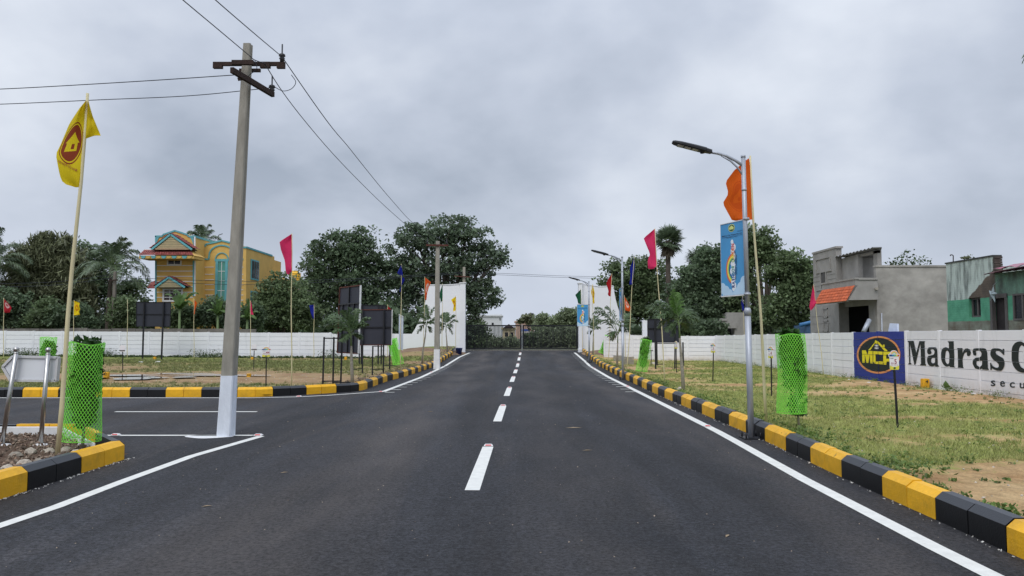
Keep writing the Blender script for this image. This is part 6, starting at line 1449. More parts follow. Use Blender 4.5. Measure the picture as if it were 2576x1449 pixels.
# old concrete wall behind the white left wall
mb = MB(); ow = thing('old_wall', 'old stained concrete wall just behind the long white wall', 'wall', (P(300, 842, 51.6).x, 51.6, 0))
x0 = P(-80, 830, 51.6).x; x1 = P(640, 830, 51.6).x; x = x0; k = 0
old_m = mat('old_concrete', c8(108, 104, 98), .95, var=.35, scale=2, bump=.4, rand=.15)
while x < x1:
    q = MB(); z = P(300, 826 + random.uniform(-1.0, 1.5) + (1 if k % 2 else 0), 51.6).z; q.box((x, 51.5, 0), (x + 1.58, 51.65, z)); q.build('panel', old_m, ow); x += 1.6; k += 1

# ------------------------------------------------------------------ grey unfinished house
gh = thing('grey_house', 'unfinished grey plaster house with an orange tiled awning', 'house', (18, 38, 0))
X0 = 16.95
mb = MB()
mb.box((X0, 40.3, 0), (X0 + .3, 43.4, 6.12)); mb.box((X0 - .04, 40.2, 6.12), (X0 + .34, 43.45, 6.22)); mb.build('tower', plaster_grey, gh)
mb = MB(); mb.box((X0, 35.9, 0), (20.7, 36.12, 4.75)); mb.box((X0 - .03, 35.86, 4.75), (20.7, 36.16, 4.83)); mb.build('side_wall', plaster_stained, gh)
mb = MB(); mb.box((X0, 36.12, 0), (X0 + .25, 36.75, 3.0)); mb.box((X0 - .3, 39.4, 0), (X0 + .2, 40.3, 3.2)); mb.box((X0, 36.12, 3.0), (X0 + .25, 39.4, 3.25)); mb.box((X0, 36.12, 3.25), (X0 + .2, 40.3, 4.0))
mb.box((X0 - .3, 40.3, 0), (X0 - .002, 43.2, 3.15)); mb.box((X0 + .25, 36.2, 3.1), (20.5, 40.2, 3.25)); mb.build('front_wall', plaster_grey, gh)
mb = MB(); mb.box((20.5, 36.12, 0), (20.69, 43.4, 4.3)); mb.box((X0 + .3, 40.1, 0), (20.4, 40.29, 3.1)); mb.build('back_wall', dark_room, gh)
mb = MB(); xr_ = X0 + .29
mb.box((xr_, 38.3, 3.25), (xr_ + .15, 40.3, 5.58)); mb.box((xr_ - .1, 38.15, 3.25), (xr_ + .12, 38.55, 5.58)); mb.box((xr_, 36.35, 3.25), (xr_ + .2, 36.75, 5.58)); mb.box((xr_, 36.35, 5.45), (xr_ + .15, 38.3, 5.58)); mb.box((xr_ + .15, 40.1, 3.25), (18.95, 40.28, 5.62)); mb.build('upper_room', plaster_grey, gh)
cs = MB(); vs = []; n_ = 44
for i in range(n_ + 1):
    y_ = 36.0 + (40.35 - 36.0) * i / n_; z_ = 5.66 + .035 * math.sin(i * 6.2832 / 4); vs += [(xr_ - .35, y_, z_), (17.3 + (y_ - 36) * .44, y_, z_ + .01)]
cs.add(vs, [(2 * i, 2 * i + 1, 2 * i + 3, 2 * i + 2) for i in range(n_)]); cs.add([(a, b, c + .012) for a, b, c in vs], [(2 * i, 2 * i + 2, 2 * i + 3, 2 * i + 1) for i in range(n_)])
cs.build('corrugated_roof', mat('corrugated_sheet', c8(150, 150, 150), .6, .2, var=.2), gh)
mb = MB(); mb.box((15.9, 35.75, 3.87), (16.0, 39.6, 4.16)); mb.box((16.0, 35.75, 3.87), (16.94, 35.87, 4.14)); mb.box((15.86, 35.7, 4.16), (16.05, 39.65, 4.24)); mb.box((16.05, 35.7, 4.14), (16.94, 35.9, 4.23)); mb.box((16.0, 35.87, 3.3), (16.94, 39.5, 3.4))
mb.prism([(15.98, 35.72, 3.86), (16.94, 35.72, 3.98), (16.94, 35.72, 3.22), (15.56, 35.72, 3.2)], (0, .1, 0)); mb.build('balcony', plaster_grey, gh)
aw = MB(); aw.prism([(15.88, 35.83, 3.84), (15.5, 35.83, 3.17), (15.6, 35.83, 3.13), (15.99, 35.83, 3.8)], (0, 3.6, 0)); awo = aw.build('awning', plaster_grey, gh)
tiled(awo, (15.87, 35.7, 3.87), (15.87, 39.5, 3.87), (15.46, 39.5, 3.16), (15.46, 35.7, 3.16), 11, 5, tile_orange, .022, 1.15)
# framed window and raised bands on the tower front
def mould(lo, hi):
    q = MB(); q.box(lo, hi); q.build('moulding', plaster_grey, gh)
for (ya, yb, za, zb_) in ((41.0, 42.95, 5.72, 5.78), (41.0, 41.06, 5.1, 5.72), (42.88, 42.94, 5.1, 5.72), (40.9, 42.95, 4.98, 5.08), (41.55, 41.63, 4.1, 4.98), (42.28, 42.36, 4.1, 4.98), (40.9, 42.95, 4.02, 4.1)): mould((X0 - .05, ya, za), (X0 + .01, yb, zb_))
for z in (4.3, 4.55, 4.8): mould((X0 - .015, 40.4, z), (X0 + .005, 41.5, z + .025)); mould((X0 - .015, 42.4, z), (X0 + .005, 43.3, z + .025))
for z in (.9, 1.3, 1.75, 2.2, 2.6): mould((X0 - .315, 40.4, z), (X0 - .29, 42.9, z + .03))
for za, zb_ in ((1.75, 2.35), (2.5, 3.0)):
    for (ya, yb, zc, zd) in ((40.75, 41.35, zb_ - .06, zb_), (40.75, 41.35, za, za + .06), (40.75, 40.81, za, zb_), (41.29, 41.35, za, zb_)): mould((X0 - .34, ya, zc), (X0 - .28, yb, zd))

mb = MB(); mb.box((X0 - .012, 41.63, 4.1), (X0 - .003, 42.28, 4.98)); mb.build('window', mat('window_shade', c8(84, 82, 80), .8), gh)
mb = MB(); mb.tube([(16.9, 35.88, 3.72), (16.8, 35.55, 3.72)], .07, 10); mb.build('drain_pipe', concrete, gh)
mb = MB(); mb.tube([(X0 + .15, 35.82, 0), (X0 + .16, 35.82, 2.6)], .03, 7); mb.build('conduit', galv, gh)
o = MB(); o.tube([P(2172, 836, 34.6), P(2187, 805, 34.9)], .1, 12); o = o.build('drain_pipe', galv); setp(o, 'loose grey pipe leaning in the grey house doorway', 'pipe')
# ------------------------------------------------------------------ green house
gm = bpy.data.materials.new('green_house_wall'); gm.use_nodes = True
def green_nodes():
    n = gm.node_tree.nodes; l = gm.node_tree.links; b = n['Principled BSDF']; b.inputs['Roughness'].default_value = .9
    co = n.new('ShaderNodeTexCoord'); sp = n.new('ShaderNodeSeparateXYZ'); l.new(co.outputs['Object'], sp.inputs[0])
    def noise(s_, st=(1, 1, 1), d=6):
        mp = n.new('ShaderNodeMapping'); mp.inputs['Scale'].default_value = st; l.new(co.outputs['Object'], mp.inputs[0]); q = n.new('ShaderNodeTexNoise'); q.inputs['Scale'].default_value = s_; q.inputs['Detail'].default_value = d; q.inputs['Roughness'].default_value = .65; l.new(mp.outputs[0], q.inputs['Vector']); return q.outputs[0]
    def ma(op, a, c=None, d=None):
        q = n.new('ShaderNodeMath'); q.operation = op
        for i, v in enumerate((a, c, d)):
            if v is None: continue
            if isinstance(v, (int, float)): q.inputs[i].default_value = v
            else: l.new(v, q.inputs[i])
        return q.outputs[0]
    def mix(f, a, c):
        q = n.new('ShaderNodeMix'); q.data_type = 'RGBA'; l.new(f, q.inputs[0])
        for i, v in ((6, a), (7, c)):
            if isinstance(v, tuple): q.inputs[i].default_value = v + (1,)
            else: l.new(v, q.inputs[i])
        return q.outputs[2]
    def step(v, e0, e1):
        q = n.new('ShaderNodeMapRange'); q.inputs[1].default_value = e0; q.inputs[2].default_value = e1; l.new(v, q.inputs[0]); return q.outputs[0]
    z = ma('ADD', sp.outputs[2], ma('MULTIPLY', ma('SUBTRACT', noise(3), .5), .08)); y = sp.outputs[1]
    upper = mix(step(noise(1.8, (1, 2.6, .45)), .46, .66), c8(190, 202, 194), c8(104, 112, 108))
    lower = mix(step(noise(2.2), .35, .65), c8(136, 142, 128), c8(104, 98, 84))
    green = mix(step(noise(2.5), .35, .7), c8(98, 170, 136), c8(72, 140, 110))
    right = mix(step(noise(2.0, (1, 1, .5)), .4, .62), c8(118, 154, 134), c8(86, 98, 88))
    brown = mix(step(noise(3.5), .35, .65), c8(104, 92, 80), c8(82, 74, 66))
    # right of a slanting line the render has fallen off
    sl = ma('SUBTRACT', ma('ADD', ma('MULTIPLY', z, 1.0), ma('MULTIPLY', y, -1.05)), -25.0)    # z - 1.05*y + 25 > 0 to the right (smaller y)
    slt = ma('ADD', sl, ma('MULTIPLY', ma('SUBTRACT', noise(2.0), .5), .4))
    up2 = mix(step(ma('SUBTRACT', ma('ADD', 25.9, ma('ADD', ma('MULTIPLY', ma('SUBTRACT', 3.6, z), 1.64), ma('MULTIPLY', ma('SUBTRACT', noise(2.0), .5), .5))), y), -.03, .03), upper, mix(step(y, 25.6, 25.5), brown, right))
    c = mix(step(z, 2.84, 2.86), mix(step(z, 2.06, 2.09), lower, green), up2)
    l.new(c, b.inputs['Base Color'])
    br_ = n.new('ShaderNodeTexBrick'); br_.inputs['Scale'].default_value = 1.0; br_.inputs['Brick Width'].default_value = .23; br_.inputs['Row Height'].default_value = .08; br_.inputs['Mortar Size'].default_value = .012
    cm = n.new('ShaderNodeCombineXYZ'); l.new(y, cm.inputs[0]); l.new(sp.outputs[2], cm.inputs[1]); l.new(cm.outputs[0], br_.inputs['Vector'])
    bp = n.new('ShaderNodeBump'); bp.inputs['Strength'].default_value = .5; bp.inputs['Distance'].default_value = .015; bp.invert = True; l.new(ma('ADD', br_.outputs['Fac'], noise(30)), bp.inputs['Height']); l.new(bp.outputs[0], b.inputs['Normal'])
green_nodes()
GX = 16.0
gn = thing('green_house', 'weathered green brick house at the right edge above the white wall', 'house', (0, 0, 0))
mb = MB()
ops = [(26.4, 27.08, 2.2, 2.88), (24.95, 25.85, 0.0, 2.9), (23.75, 24.68, 2.05, 2.9)]
ysplit = [20.0, 23.75, 24.68, 24.95, 25.85, 26.4, 27.08, 28.42]
for a, b in zip(ysplit, ysplit[1:]):
    tz = 4.2 if a >= 25.7 else 3.62
    op = next((q for q in ops if abs(q[0] - a) < .01), None)
    segs = [(0, tz)] if not op else [(0, op[2]), (op[3], tz)]
    for z0, z1 in segs:
        if z1 > z0: mb.box((GX, a, z0), (GX + .24, b, z1))
mb.box((GX, 25.62, 3.62), (GX + .24, 25.85, 4.2));
mb.box((GX + .24, 28.2, 0), (21, 28.42, 4.1)); mb.build('wall', gm, gn)
mb = MB(); mb.box((GX - .03, 25.6, 4.2), (GX + .28, 28.45, 4.25)); mb.build('coping', mat('mossy_coping', c8(70, 72, 70), .95, var=.4, scale=6), gn)
for i in range(7):
    q = MB(); q.box((GX - .015 + random.uniform(-.01, .01), 25.5 + random.uniform(-.02, .02), 3.64 + i * .08), (GX + .23, 25.615, 3.64 + i * .08 + .068)); q.build('brick', mat('old_brick', c8(88, 80, 74), .95, var=.35, scale=6, rand=.3), gn)
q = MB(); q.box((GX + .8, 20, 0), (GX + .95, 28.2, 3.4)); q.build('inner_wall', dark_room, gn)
wood_dark = mat('weathered_wood', c8(96, 92, 90), .85, var=.25, scale=8, stretch=(1, 1, .2))
for (y0, y1, z0, z1), nm, npn in ((ops[0], 'window', 2), (ops[2], 'window', 2)):
    f = MB(); w_ = .06; xx = GX + (.1 if npn == 2 and y0 > 26 else -.02)
    f.box((xx, y0, z0), (xx + .1, y1, z0 + w_)); f.box((xx, y0, z1 - w_), (xx + .1, y1, z1)); f.box((xx, y0, z0 + w_), (xx + .1, y0 + w_, z1 - w_)); f.box((xx, y1 - w_, z0 + w_), (xx + .1, y1, z1 - w_)); f.box((xx, (y0 + y1) / 2 - .03, z0 + w_), (xx + .1, (y0 + y1) / 2 + .03, z1 - w_)); fo_ = f.build(nm, wood_dark, gn)
    for k in range(2):
        p = MB(); ym = y0 + w_ + k * ((y1 - y0) / 2 - .03); p.box((xx + .04, ym, z0 + w_), (xx + .06, ym + (y1 - y0) / 2 - .09, z1 - w_)); p.build('pane', dark_glass, fo_)
d_ = MB(); d_.box((GX - .03, 24.95, 0), (GX + .1, 25.07, 2.9)); d_.box((GX - .03, 25.73, 0), (GX + .1, 25.85, 2.9)); d_.box((GX - .032, 24.95, 2.8), (GX + .1, 25.85, 2.94)); dfo = d_.build('door_frame', wood_dark, gn)
d_ = MB(); d_.box((GX + .12, 25.07, 0), (GX + .17, 25.73, 2.8)); d_.build('door', mat('door_dark', c8(44, 38, 38), .7, var=.3), gn)
rs_ = MB(); vs = []
for i in range(61): y_ = 20 + i * .0935; z_ = 3.72 + .02 * math.sin(i * 1.57); vs += [(GX - .35, y_, z_ - .12), (GX + 3, y_, z_ + .55)]
rs_.add(vs, [(2 * i, 2 * i + 1, 2 * i + 3, 2 * i + 2) for i in range(60)]); rs_.add([(a, b, c + .01) for a, b, c in vs], [(2 * i, 2 * i + 2, 2 * i + 3, 2 * i + 1) for i in range(60)]); rs_.build('sheet_roof', mat('rusty_sheet', c8(92, 62, 64), .8, .1, var=.35, scale=3), gn)
tp = MB(); vs = []; nx_, ny_ = 16, 7
for i in range(nx_ + 1):
    for j in range(ny_ + 1): y_ = 21 + 4.1 * i / nx_; vs.append((GX - .42 + .9 * j / ny_, y_, 3.66 + .17 * j / ny_ + .05 + .03 * math.sin(i * 2.1 + j) + .03 * random.random()))
tp.add(vs, [(i * (ny_ + 1) + j, i * (ny_ + 1) + j + 1, (i + 1) * (ny_ + 1) + j + 1, (i + 1) * (ny_ + 1) + j) for i in range(nx_) for j in range(ny_)], 0, True)
o = tp.build('tarpaulin', mat('tarpaulin', c8(196, 176, 186), .6, var=.4, scale=1.6, col2=c8(170, 70, 100))); setp(o, 'crumpled pink and white plastic sheet on the green house roof edge', 'tarpaulin')
q = MB(); q.tube([P(2398, 662, 28.2), P(2398, 643, 28.2), P(2395, 641, 28.2), P(2391, 641.5, 28.2), P(2390.5, 644, 28.2)], .02, 6); q.build('roof_hook', rust, gn)
# star lantern
c = P(2507, 741, 25.3); c.x = GX - .25
st = MB(); n_ = 5; outer = [c + Vector((0, -.24 * math.sin(6.2832 * k / 10 + .2) * (1 if k % 2 == 0 else .4), .3 * math.cos(6.2832 * k / 10 + .2) * (1 if k % 2 == 0 else .4))) for k in range(10)]
vs = outer + [c + Vector((-.09, 0, 0)), c + Vector((.09, 0, 0))]
st.add(vs, [(k, (k + 1) % 10, 10) for k in range(10)] + [((k + 1) % 10, k, 11) for k in range(10)]); st.tube([c + Vector((0, 0, .28)), c + Vector((.23, 0, .5))], .006, 4)
o = st.build('star_lantern', mat('star_paper', c8(150, 164, 168), .6, var=.2)); setp(o, 'grey paper star lantern hung above the green house door', 'lantern')
tree('bush', 'small tuft of weeds growing on the green house parapet', 27.3, 2432, [(2432, 651, 11, 7)], 260, .08, leaf_olive, .008, .1, 'plant', None, gz_=4.25, fork=.3, limbs=False, per=10)
# sheet on top of the right wall
q = MB(); a, b = P(2225, 814, 25.2), P(2248, 836, 25.2); q.prism([Vector((WX + .12, PX(2248, 830, WX).y, 1.68)), Vector((WX + .1, PX(2226, 830, WX).y, 1.68)), Vector((WX + .14, PX(2227, 830, WX).y - .02, 1.97)), Vector((WX + .16, PX(2245, 830, WX).y, 1.95))], (.05, 0, 0))
o = q.build('paper_sack', mat('sack_white', c8(200, 210, 232), .6, var=.1, scale=5, bump=.6, bscale=6)); setp(o, 'bluish white sack standing behind the blue painted wall panel', 'sack')
# ruin behind the trees, blue shed
rn = thing('concrete_building', 'half hidden grey concrete building among the trees behind the right wall', 'building', (P(1850, 842, 51).x, 51, 0))
mb = MB(); Yr = 51; xa, xb, xc, xd, xe = [P(x, 842, Yr).x for x in (1815, 1829, 1848, 1853, 1886)]
zt, zo, zt2 = P(1840, 786, Yr).z, P(1840, 825, Yr).z, P(1840, 807, Yr).z
mb.box((xa, Yr, 0), (xb, Yr + 3, zt2)); mb.box((xb, Yr, zo), (xc, Yr + .3, zt)); mb.box((xc, Yr, 0), (xe, Yr + 3, zt)); mb.box((xa - .1, Yr - .1, zt2), (xb, Yr + .2, zt2 + .15)); mb.box((xb - .1, Yr - .15, zo - .02), (xc + .1, Yr, zo + .3)); mb.build('wall', plaster_grey, rn)
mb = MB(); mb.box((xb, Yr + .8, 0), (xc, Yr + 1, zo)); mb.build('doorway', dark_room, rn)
bs = thing('shed', 'small bright blue shed left of the grey house', 'shed', (P(2040, 842, 46).x, 46, 0))
mb = MB(); a, b = P(2022, 818, 46), P(2056, 850, 46); mb.box((a.x + .15, 46, 0), (b.x, 48, a.z)); mb.build('wall', mat('shed_blue', c8(70, 98, 128), .7, var=.2), bs)
mb = MB(); vs = []
mb.tube([Vector((a.x - .25, 46.0, a.z)), Vector((b.x, 46.0, P(2056, 808, 46).z))], .12, 10); mb.build('roof', mat('shed_roof', c8(66, 120, 168), .5, var=.1), bs)
# far houses beyond the gate
def far_house(label, x0, x1, yt, Y, m, wins=(), extra=()):
    t = thing('far_house', label, 'house', (P((x0 + x1) / 2, 842, Y).x, Y, .3), 'houses beyond the gate'); mb = MB(); a, b = P(x0, yt, Y), P(x1, 860, Y); mb.box((a.x, Y, .3), (b.x, Y + 8, a.z))
    for ex0, ex1, ey in extra: mb.box((P(ex0, ey, Y).x, Y + .5, a.z - .05), (P(ex1, ey, Y).x, Y + 5, P(ex0, ey, Y).z))
    mb.box((a.x - .2, Y - .3, a.z), (b.x + .2, Y + 8.2, a.z + .25)); mb.build('wall', m, t)
    for wx0, wx1, wy0, wy1, wm in wins:
        q = MB(); q.box((P(wx0, wy0, Y).x, Y - .1, P(wx0, wy1, Y).z), (P(wx1, wy0, Y).x, Y + .1, P(wx0, wy0, Y).z)); q.build('window', wm, t)
    return t
far_house('plain white flat roofed house beyond the left gate leaf', 1196, 1262, 796, 150, mat('far_white', c8(206, 208, 210), .8, var=.05), [(1237, 1242, 812, 817, dark_glass), (1257, 1259, 800, 806, dark_glass)], [(1233, 1261, 790)])
far_house('peach coloured house with a black roof tank beyond the gate', 1297, 1344, 811, 135, mat('far_peach', c8(206, 172, 154), .8, var=.08), [(1310, 1332, 828, 834, mat('far_blue', c8(60, 90, 170), .6)), (1310, 1320, 846, 852, dark_glass)], ())
q = MB(); c = P(1337, 811, 136); q.lathe([(.01, 0), (.55, 0), (.6, .2), (.6, 1.1), (.4, 1.4), (.01, 1.4)], (c.x, 137, c.z + .25), 12); o = q.build('water_tank', black_plastic); setp(o, 'small black water tank on the peach house roof', 'water tank')
far_house('cream house with a dark gable roof beyond the left gate leaf', 1264, 1296, 828, 110, mat('far_cream', c8(206, 192, 160), .8, var=.1), [(1270, 1278, 836, 846, dark_glass), (1284, 1291, 836, 846, dark_glass)])
q = MB(); A_ = P(1263, 827, 109.7); B_ = P(1297, 827, 109.7); T_ = P(1280, 815, 109.7); q.prism([A_, B_, T_], (0, 8.2, 0)); hh = q.build('gable_roof', mat('far_roof', c8(84, 66, 64), .85), None)
par = next(o for o in bpy.data.objects if o.name.startswith('far_house') and 'cream' in o.get('label', '')); hh.parent = par; hh.location = -par.location
far_house('low pale house beyond the right gate leaf beside the bushes', 1315, 1345, 838, 105, mat('far_pale', c8(196, 190, 184), .8, var=.1), [(1322, 1328, 843, 850, dark_glass)])
q = MB(); a, b = P(1175, 855, 78), P(1455, 864, 78); q.box((a.x, 88, .25), (b.x + 4, 88.2, 1.15)); o = q.build('low_wall', old_m); setp(o, 'low dark compound wall seen through the gate bars', 'wall')

# ------------------------------------------------------------------ small things
tb = thing('small_table', 'small metal framed table beside the left gate pillar', 'table', P(1148, 897, 51.5))
a, b = P(1138, 875.5, 51.5), P(1158.5, 874.8, 51.5); gz0 = zr(51.5) + .05
mb = MB(); mb.box((a.x, 51.2, a.z - .02), (b.x, 51.8, a.z + .01)); mb.build('tabletop', mat('table_top', c8(140, 132, 122), .7), tb)
for x in (a.x + .02, b.x - .02):
    for y in (51.24, 51.76): mb = MB(); mb.bar((x, y, gz0 - .1), (x, y, a.z - .02), .025, up=(0, 1, 0)); mb.build('leg', rust, tb)
c = P(1154.5, 897, 51.0); mb = MB(); h = px2m(16, 51); mb.lathe([(.01, 0), (.17, 0), (.22, h * .9), (.235, h * .92), (.235, h), (.2, h), (.16, .04), (.01, .04)], (c.x, 51.0, zr(51) + .02), 16)
o = mb.build('bucket', mat('bucket_blue', c8(34, 52, 110), .4)); setp(o, 'dark blue plastic bucket beside the small table at the gate', 'bucket')
stk = thing('slab_stack', 'stack of concrete slabs on the right verge near the gate', 'slabs', G(1582, 919))
cs_ = G(1582, 919); 
for i in range(7):
    q = MB(); w_ = .24 + random.uniform(-.02, .02); x = cs_.x + random.uniform(-.02, .02); q.box((x - w_, cs_.y - .18, cs_.z + .02 + i * .062), (x + w_, cs_.y + .2, cs_.z + .02 + i * .062 + .05)); q.build('slab', concrete, stk)
sk2 = thing('slab_stack', 'low heap of concrete slabs behind the middle lamp near the gate', 'slabs', G(1555, 909))
c2 = G(1557, 909)
for i in range(5):
    q = MB(); x = c2.x + random.uniform(-.05, .05); q.box((x - .26, c2.y - .15, c2.z + .02 + i * .062), (x + .2, c2.y + .2, c2.z + .02 + i * .062 + .05)); q.build('slab', concrete, sk2)
def rock_mesh(seed, s=(1, .8, .6)):
    rs = random.Random(seed); bm = bmesh.new(); bmesh.ops.create_icosphere(bm, subdivisions=2, radius=1)
    for v in bm.verts:
        k = 1 + .38 * mnoise.noise(v.co * 1.3 + Vector((seed * 3.7, 0, 0))) + .15 * mnoise.noise(v.co * 3.1 + Vector((0, seed, 0))); v.co = Vector((v.co.x * s[0] * k, v.co.y * s[1] * k, v.co.z * s[2] * k))
    me = bpy.data.meshes.new('stone'); bm.to_mesh(me); bm.free(); me.materials.append(stone_m); return me
rocks = [rock_mesh(i) for i in range(5)]
ip = [(95, 1160), (62, 1166), (20, 1180), (122, 1136), (165, 1132), (190, 1140), (40, 1146), (78, 1137)]
ISL_LAB = ['broken stone against the black kerb stones of the corner island', 'broken stone in the middle of the corner island rubble', 'broken stone at the left edge of the view in the corner island', 'stone just left of the foot of the yellow flag pole', 'stone just right of the foot of the yellow flag pole', 'stone at the stem foot of the island shrub', 'stone near the foot of the left polished sign post', 'stone near the foot of the right polished sign post']
for i, (x, y) in enumerate(ip):
    p = G(x, y, .13); o = link('stone', rocks[i % 5], None, p, (0, 0, random.uniform(0, 6))); k = random.uniform(.05, .1); o.scale = (k, k, k)
    setp(o, ISL_LAB[i], 'stone', 'stones in the corner island')
def scatter_bits(name, label, n, fn, s0, s1, m, flat=.6):
    pts = np.array([fn() for _ in range(n)]); quads = []
    for p in pts:
        s = random.uniform(s0, s1); q = Quaternion(Vector((random.gauss(0, 1), random.gauss(0, 1), random.gauss(0, 1))).normalized(), random.uniform(0, 6.28))
        vs = [q @ Vector(v) for v in ((s, 0, 0), (-s, 0, 0), (0, s * .8, 0), (0, -s * .8, 0), (0, 0, s * flat), (0, 0, -s * flat))]; vs = [Vector(p) + Vector((v.x * random.uniform(.7, 1.2), v.y, v.z)) for v in vs]
        for a, b, c in ((0, 2, 4), (2, 1, 4), (1, 3, 4), (3, 0, 4), (2, 0, 5), (1, 2, 5), (3, 1, 5), (0, 3, 5)): quads.append([vs[a], vs[b], vs[c]])
    o = quadmesh(name, np.array([[tuple(v) for v in q] for q in quads], dtype=np.float32), m); return setp(o, label, kind='stuff')
rub2 = mat('rubble_mixed', c8(150, 138, 122), .9, var=.35, scale=9, isl=.65, col2=c8(122, 98, 82))
def in_island():
    x, y = random.uniform(-9.5, -5.2), random.uniform(7, 11.6)
    if x > -5.2 - max(0, y - 9.9) * .85: x -= 1.8
    return (x, y, .12 + random.uniform(0, .03))
scatter_bits('rubble', 'broken brick and stone rubble filling the corner island', 3000, in_island, .008, .042, rub2)
def on_shoulder():
    y = random.uniform(23, 55); x = interp(LK, y) - .25 - abs(random.gauss(0, .5)); return (x, y, zf_left(x, y) + .01)
scatter_bits('rubble', 'stones and rubble strewn behind the left kerb', 1500, on_shoulder, .015, .06, rub2)
def on_left():
    x, y = random.uniform(-30, -5), random.uniform(21, 33); return (x, y, zf_left(x, y) + .005)
scatter_bits('pebbles', 'pale pebbles scattered over the muddy left plot', 900, on_left, .012, .035, mat('pebble', c8(190, 180, 166), .9, isl=.3))
def on_right():
    y = 5 + 40 * random.random() ** 1.6; x = random.uniform(interp(RK, y) + .3, 12); return (x, y, zf_right(x, y) + .004)
scatter_bits('pebbles', 'small clods and pebbles scattered over the sandy right plot', 800, on_right, .008, .025, MATS['pebble'])
def on_road():
    y = 3.5 + 22 * random.random() ** 1.4; x = random.uniform(-4.8, interp(RK, y) - .03); return (x, y, .003)
scatter_bits('road_grit', 'loose pale grit scattered over the asphalt', 420, on_road, .004, .012, mat('grit', c8(150, 138, 124), .9, isl=.4), .3)
def at_kerb():
    y = 3.5 + 20 * random.random() ** 1.4; s = random.random() < .6
    return (interp(RK, y) - .01 - abs(random.gauss(0, .03)), y, .004) if s else (-4.96 + abs(random.gauss(0, .03)), random.uniform(6, 10.2), .004)
scatter_bits('road_grit', 'white crumbs of mortar along the kerb foot', 320, at_kerb, .006, .018, mat('mortar_crumb', c8(196, 194, 188), .9, isl=.3), .4)
def dry_leaf(px, py, ln, rot, lab):
    p = G(px, py); q = MB(); d = Vector((math.cos(rot), math.sin(rot), 0)); s_ = Vector((-d.y, d.x, 0)); c = p + Vector((0, 0, .012))
    q.add([c - d * ln / 2 + Vector((0, 0, -.006)), c + s_ * ln * .16, c + d * ln / 2 + Vector((0, 0, -.004)), c - s_ * ln * .16, c + Vector((0, 0, -.006))], [(0, 4, 1), (4, 2, 1), (0, 3, 4), (4, 3, 2)])
    o = q.build('dry_leaf', mat('dry_leaf_tan', c8(150, 132, 106), .8, rand=.2)); setp(o, lab, 'leaf', 'dry leaves on the road')
for x, y, l_, r_, lab in ((1443, 1077, .3, .1, 'longest dry leaf lying right of the second centre dash'), (1477, 1134, .16, .2, 'dry leaf on the asphalt right of the nearest centre dash'), (715, 1190, .1, .6, 'dry leaf on the asphalt left of the nearest centre dash'), (1082, 1036, .14, 0, 'dry leaf on the asphalt left of the third centre dash'), (1830, 1350, .09, 1, 'small dry leaf near the right edge line in the foreground'), (520, 1275, .1, .4, 'small dry leaf in the left foreground below the edge line')): dry_leaf(x, y, l_, r_, lab)
litter_m = mat('litter_white', c8(214, 214, 210), .7, var=.1)
for i, (x, y, s_, lab) in enumerate(((355, 912, .16, 'white scrap at the wall foot left of the black board leg'), (397, 911.5, .18, 'white scrap at the wall foot beside the yellow stone and board legs'), (476, 924, .1, 'white scrap lying in the grass left of the near electric pole'), (2186, 963, .08, 'white scrap at the foot of the blue painted panels'), (2136, 955, .07, 'white scrap on the soil left of the blue painted panels'), (2450, 992, .07, 'white scrap under the painted lettering at the wall foot'))):
    p = G(x, y, .06); me = rock_mesh(20 + i, (1, .6, .4)); me.materials[0] = litter_m
    o = link('paper_scrap', me, None, p, (0, 0, i * 1.1)); o.scale = (s_, s_, s_); setp(o, lab, 'paper scrap', 'white scraps lying on the ground')
# soil banks beside the gate
def mound(name, label, cx_, cy_, rx, ry, h, m):
    vs = []; n_ = 22
    for j in range(n_ + 1):
        for i in range(n_ + 1):
            u, v = i / n_ * 2 - 1, j / n_ * 2 - 1; d = min(math.hypot(u, v), 1); x, y = cx_ + u * rx, cy_ + v * ry
            vs.append((x, y, gz(x, y) - .03 + .09 + h * (1 - d * d) ** 1.2 * (1 + .5 * fbm(x, y, 1.3, 3, 2)) - .12 * (d > .98)))
    mb = MB(); mb.add(vs, [(j * (n_ + 1) + i, j * (n_ + 1) + i + 1, (j + 1) * (n_ + 1) + i + 1, (j + 1) * (n_ + 1) + i) for j in range(n_) for i in range(n_)], 0, True); o = mb.build(name, m); return setp(o, label, kind='structure')
bank = ground_material('bank_soil', c8(150, 128, 108), c8(120, 98, 80), c8(120, 118, 80), c8(110, 104, 76))
mound('soil_bank', 'low bank of grey brown soil at the foot of the left gate wall', -6.4, 52.0, 3.4, 2.6, .35, bank)
mound('soil_bank', 'low bank of brown soil at the foot of the right gate wall', 7.0, 51.6, 2.4, 3.2, .3, bank)
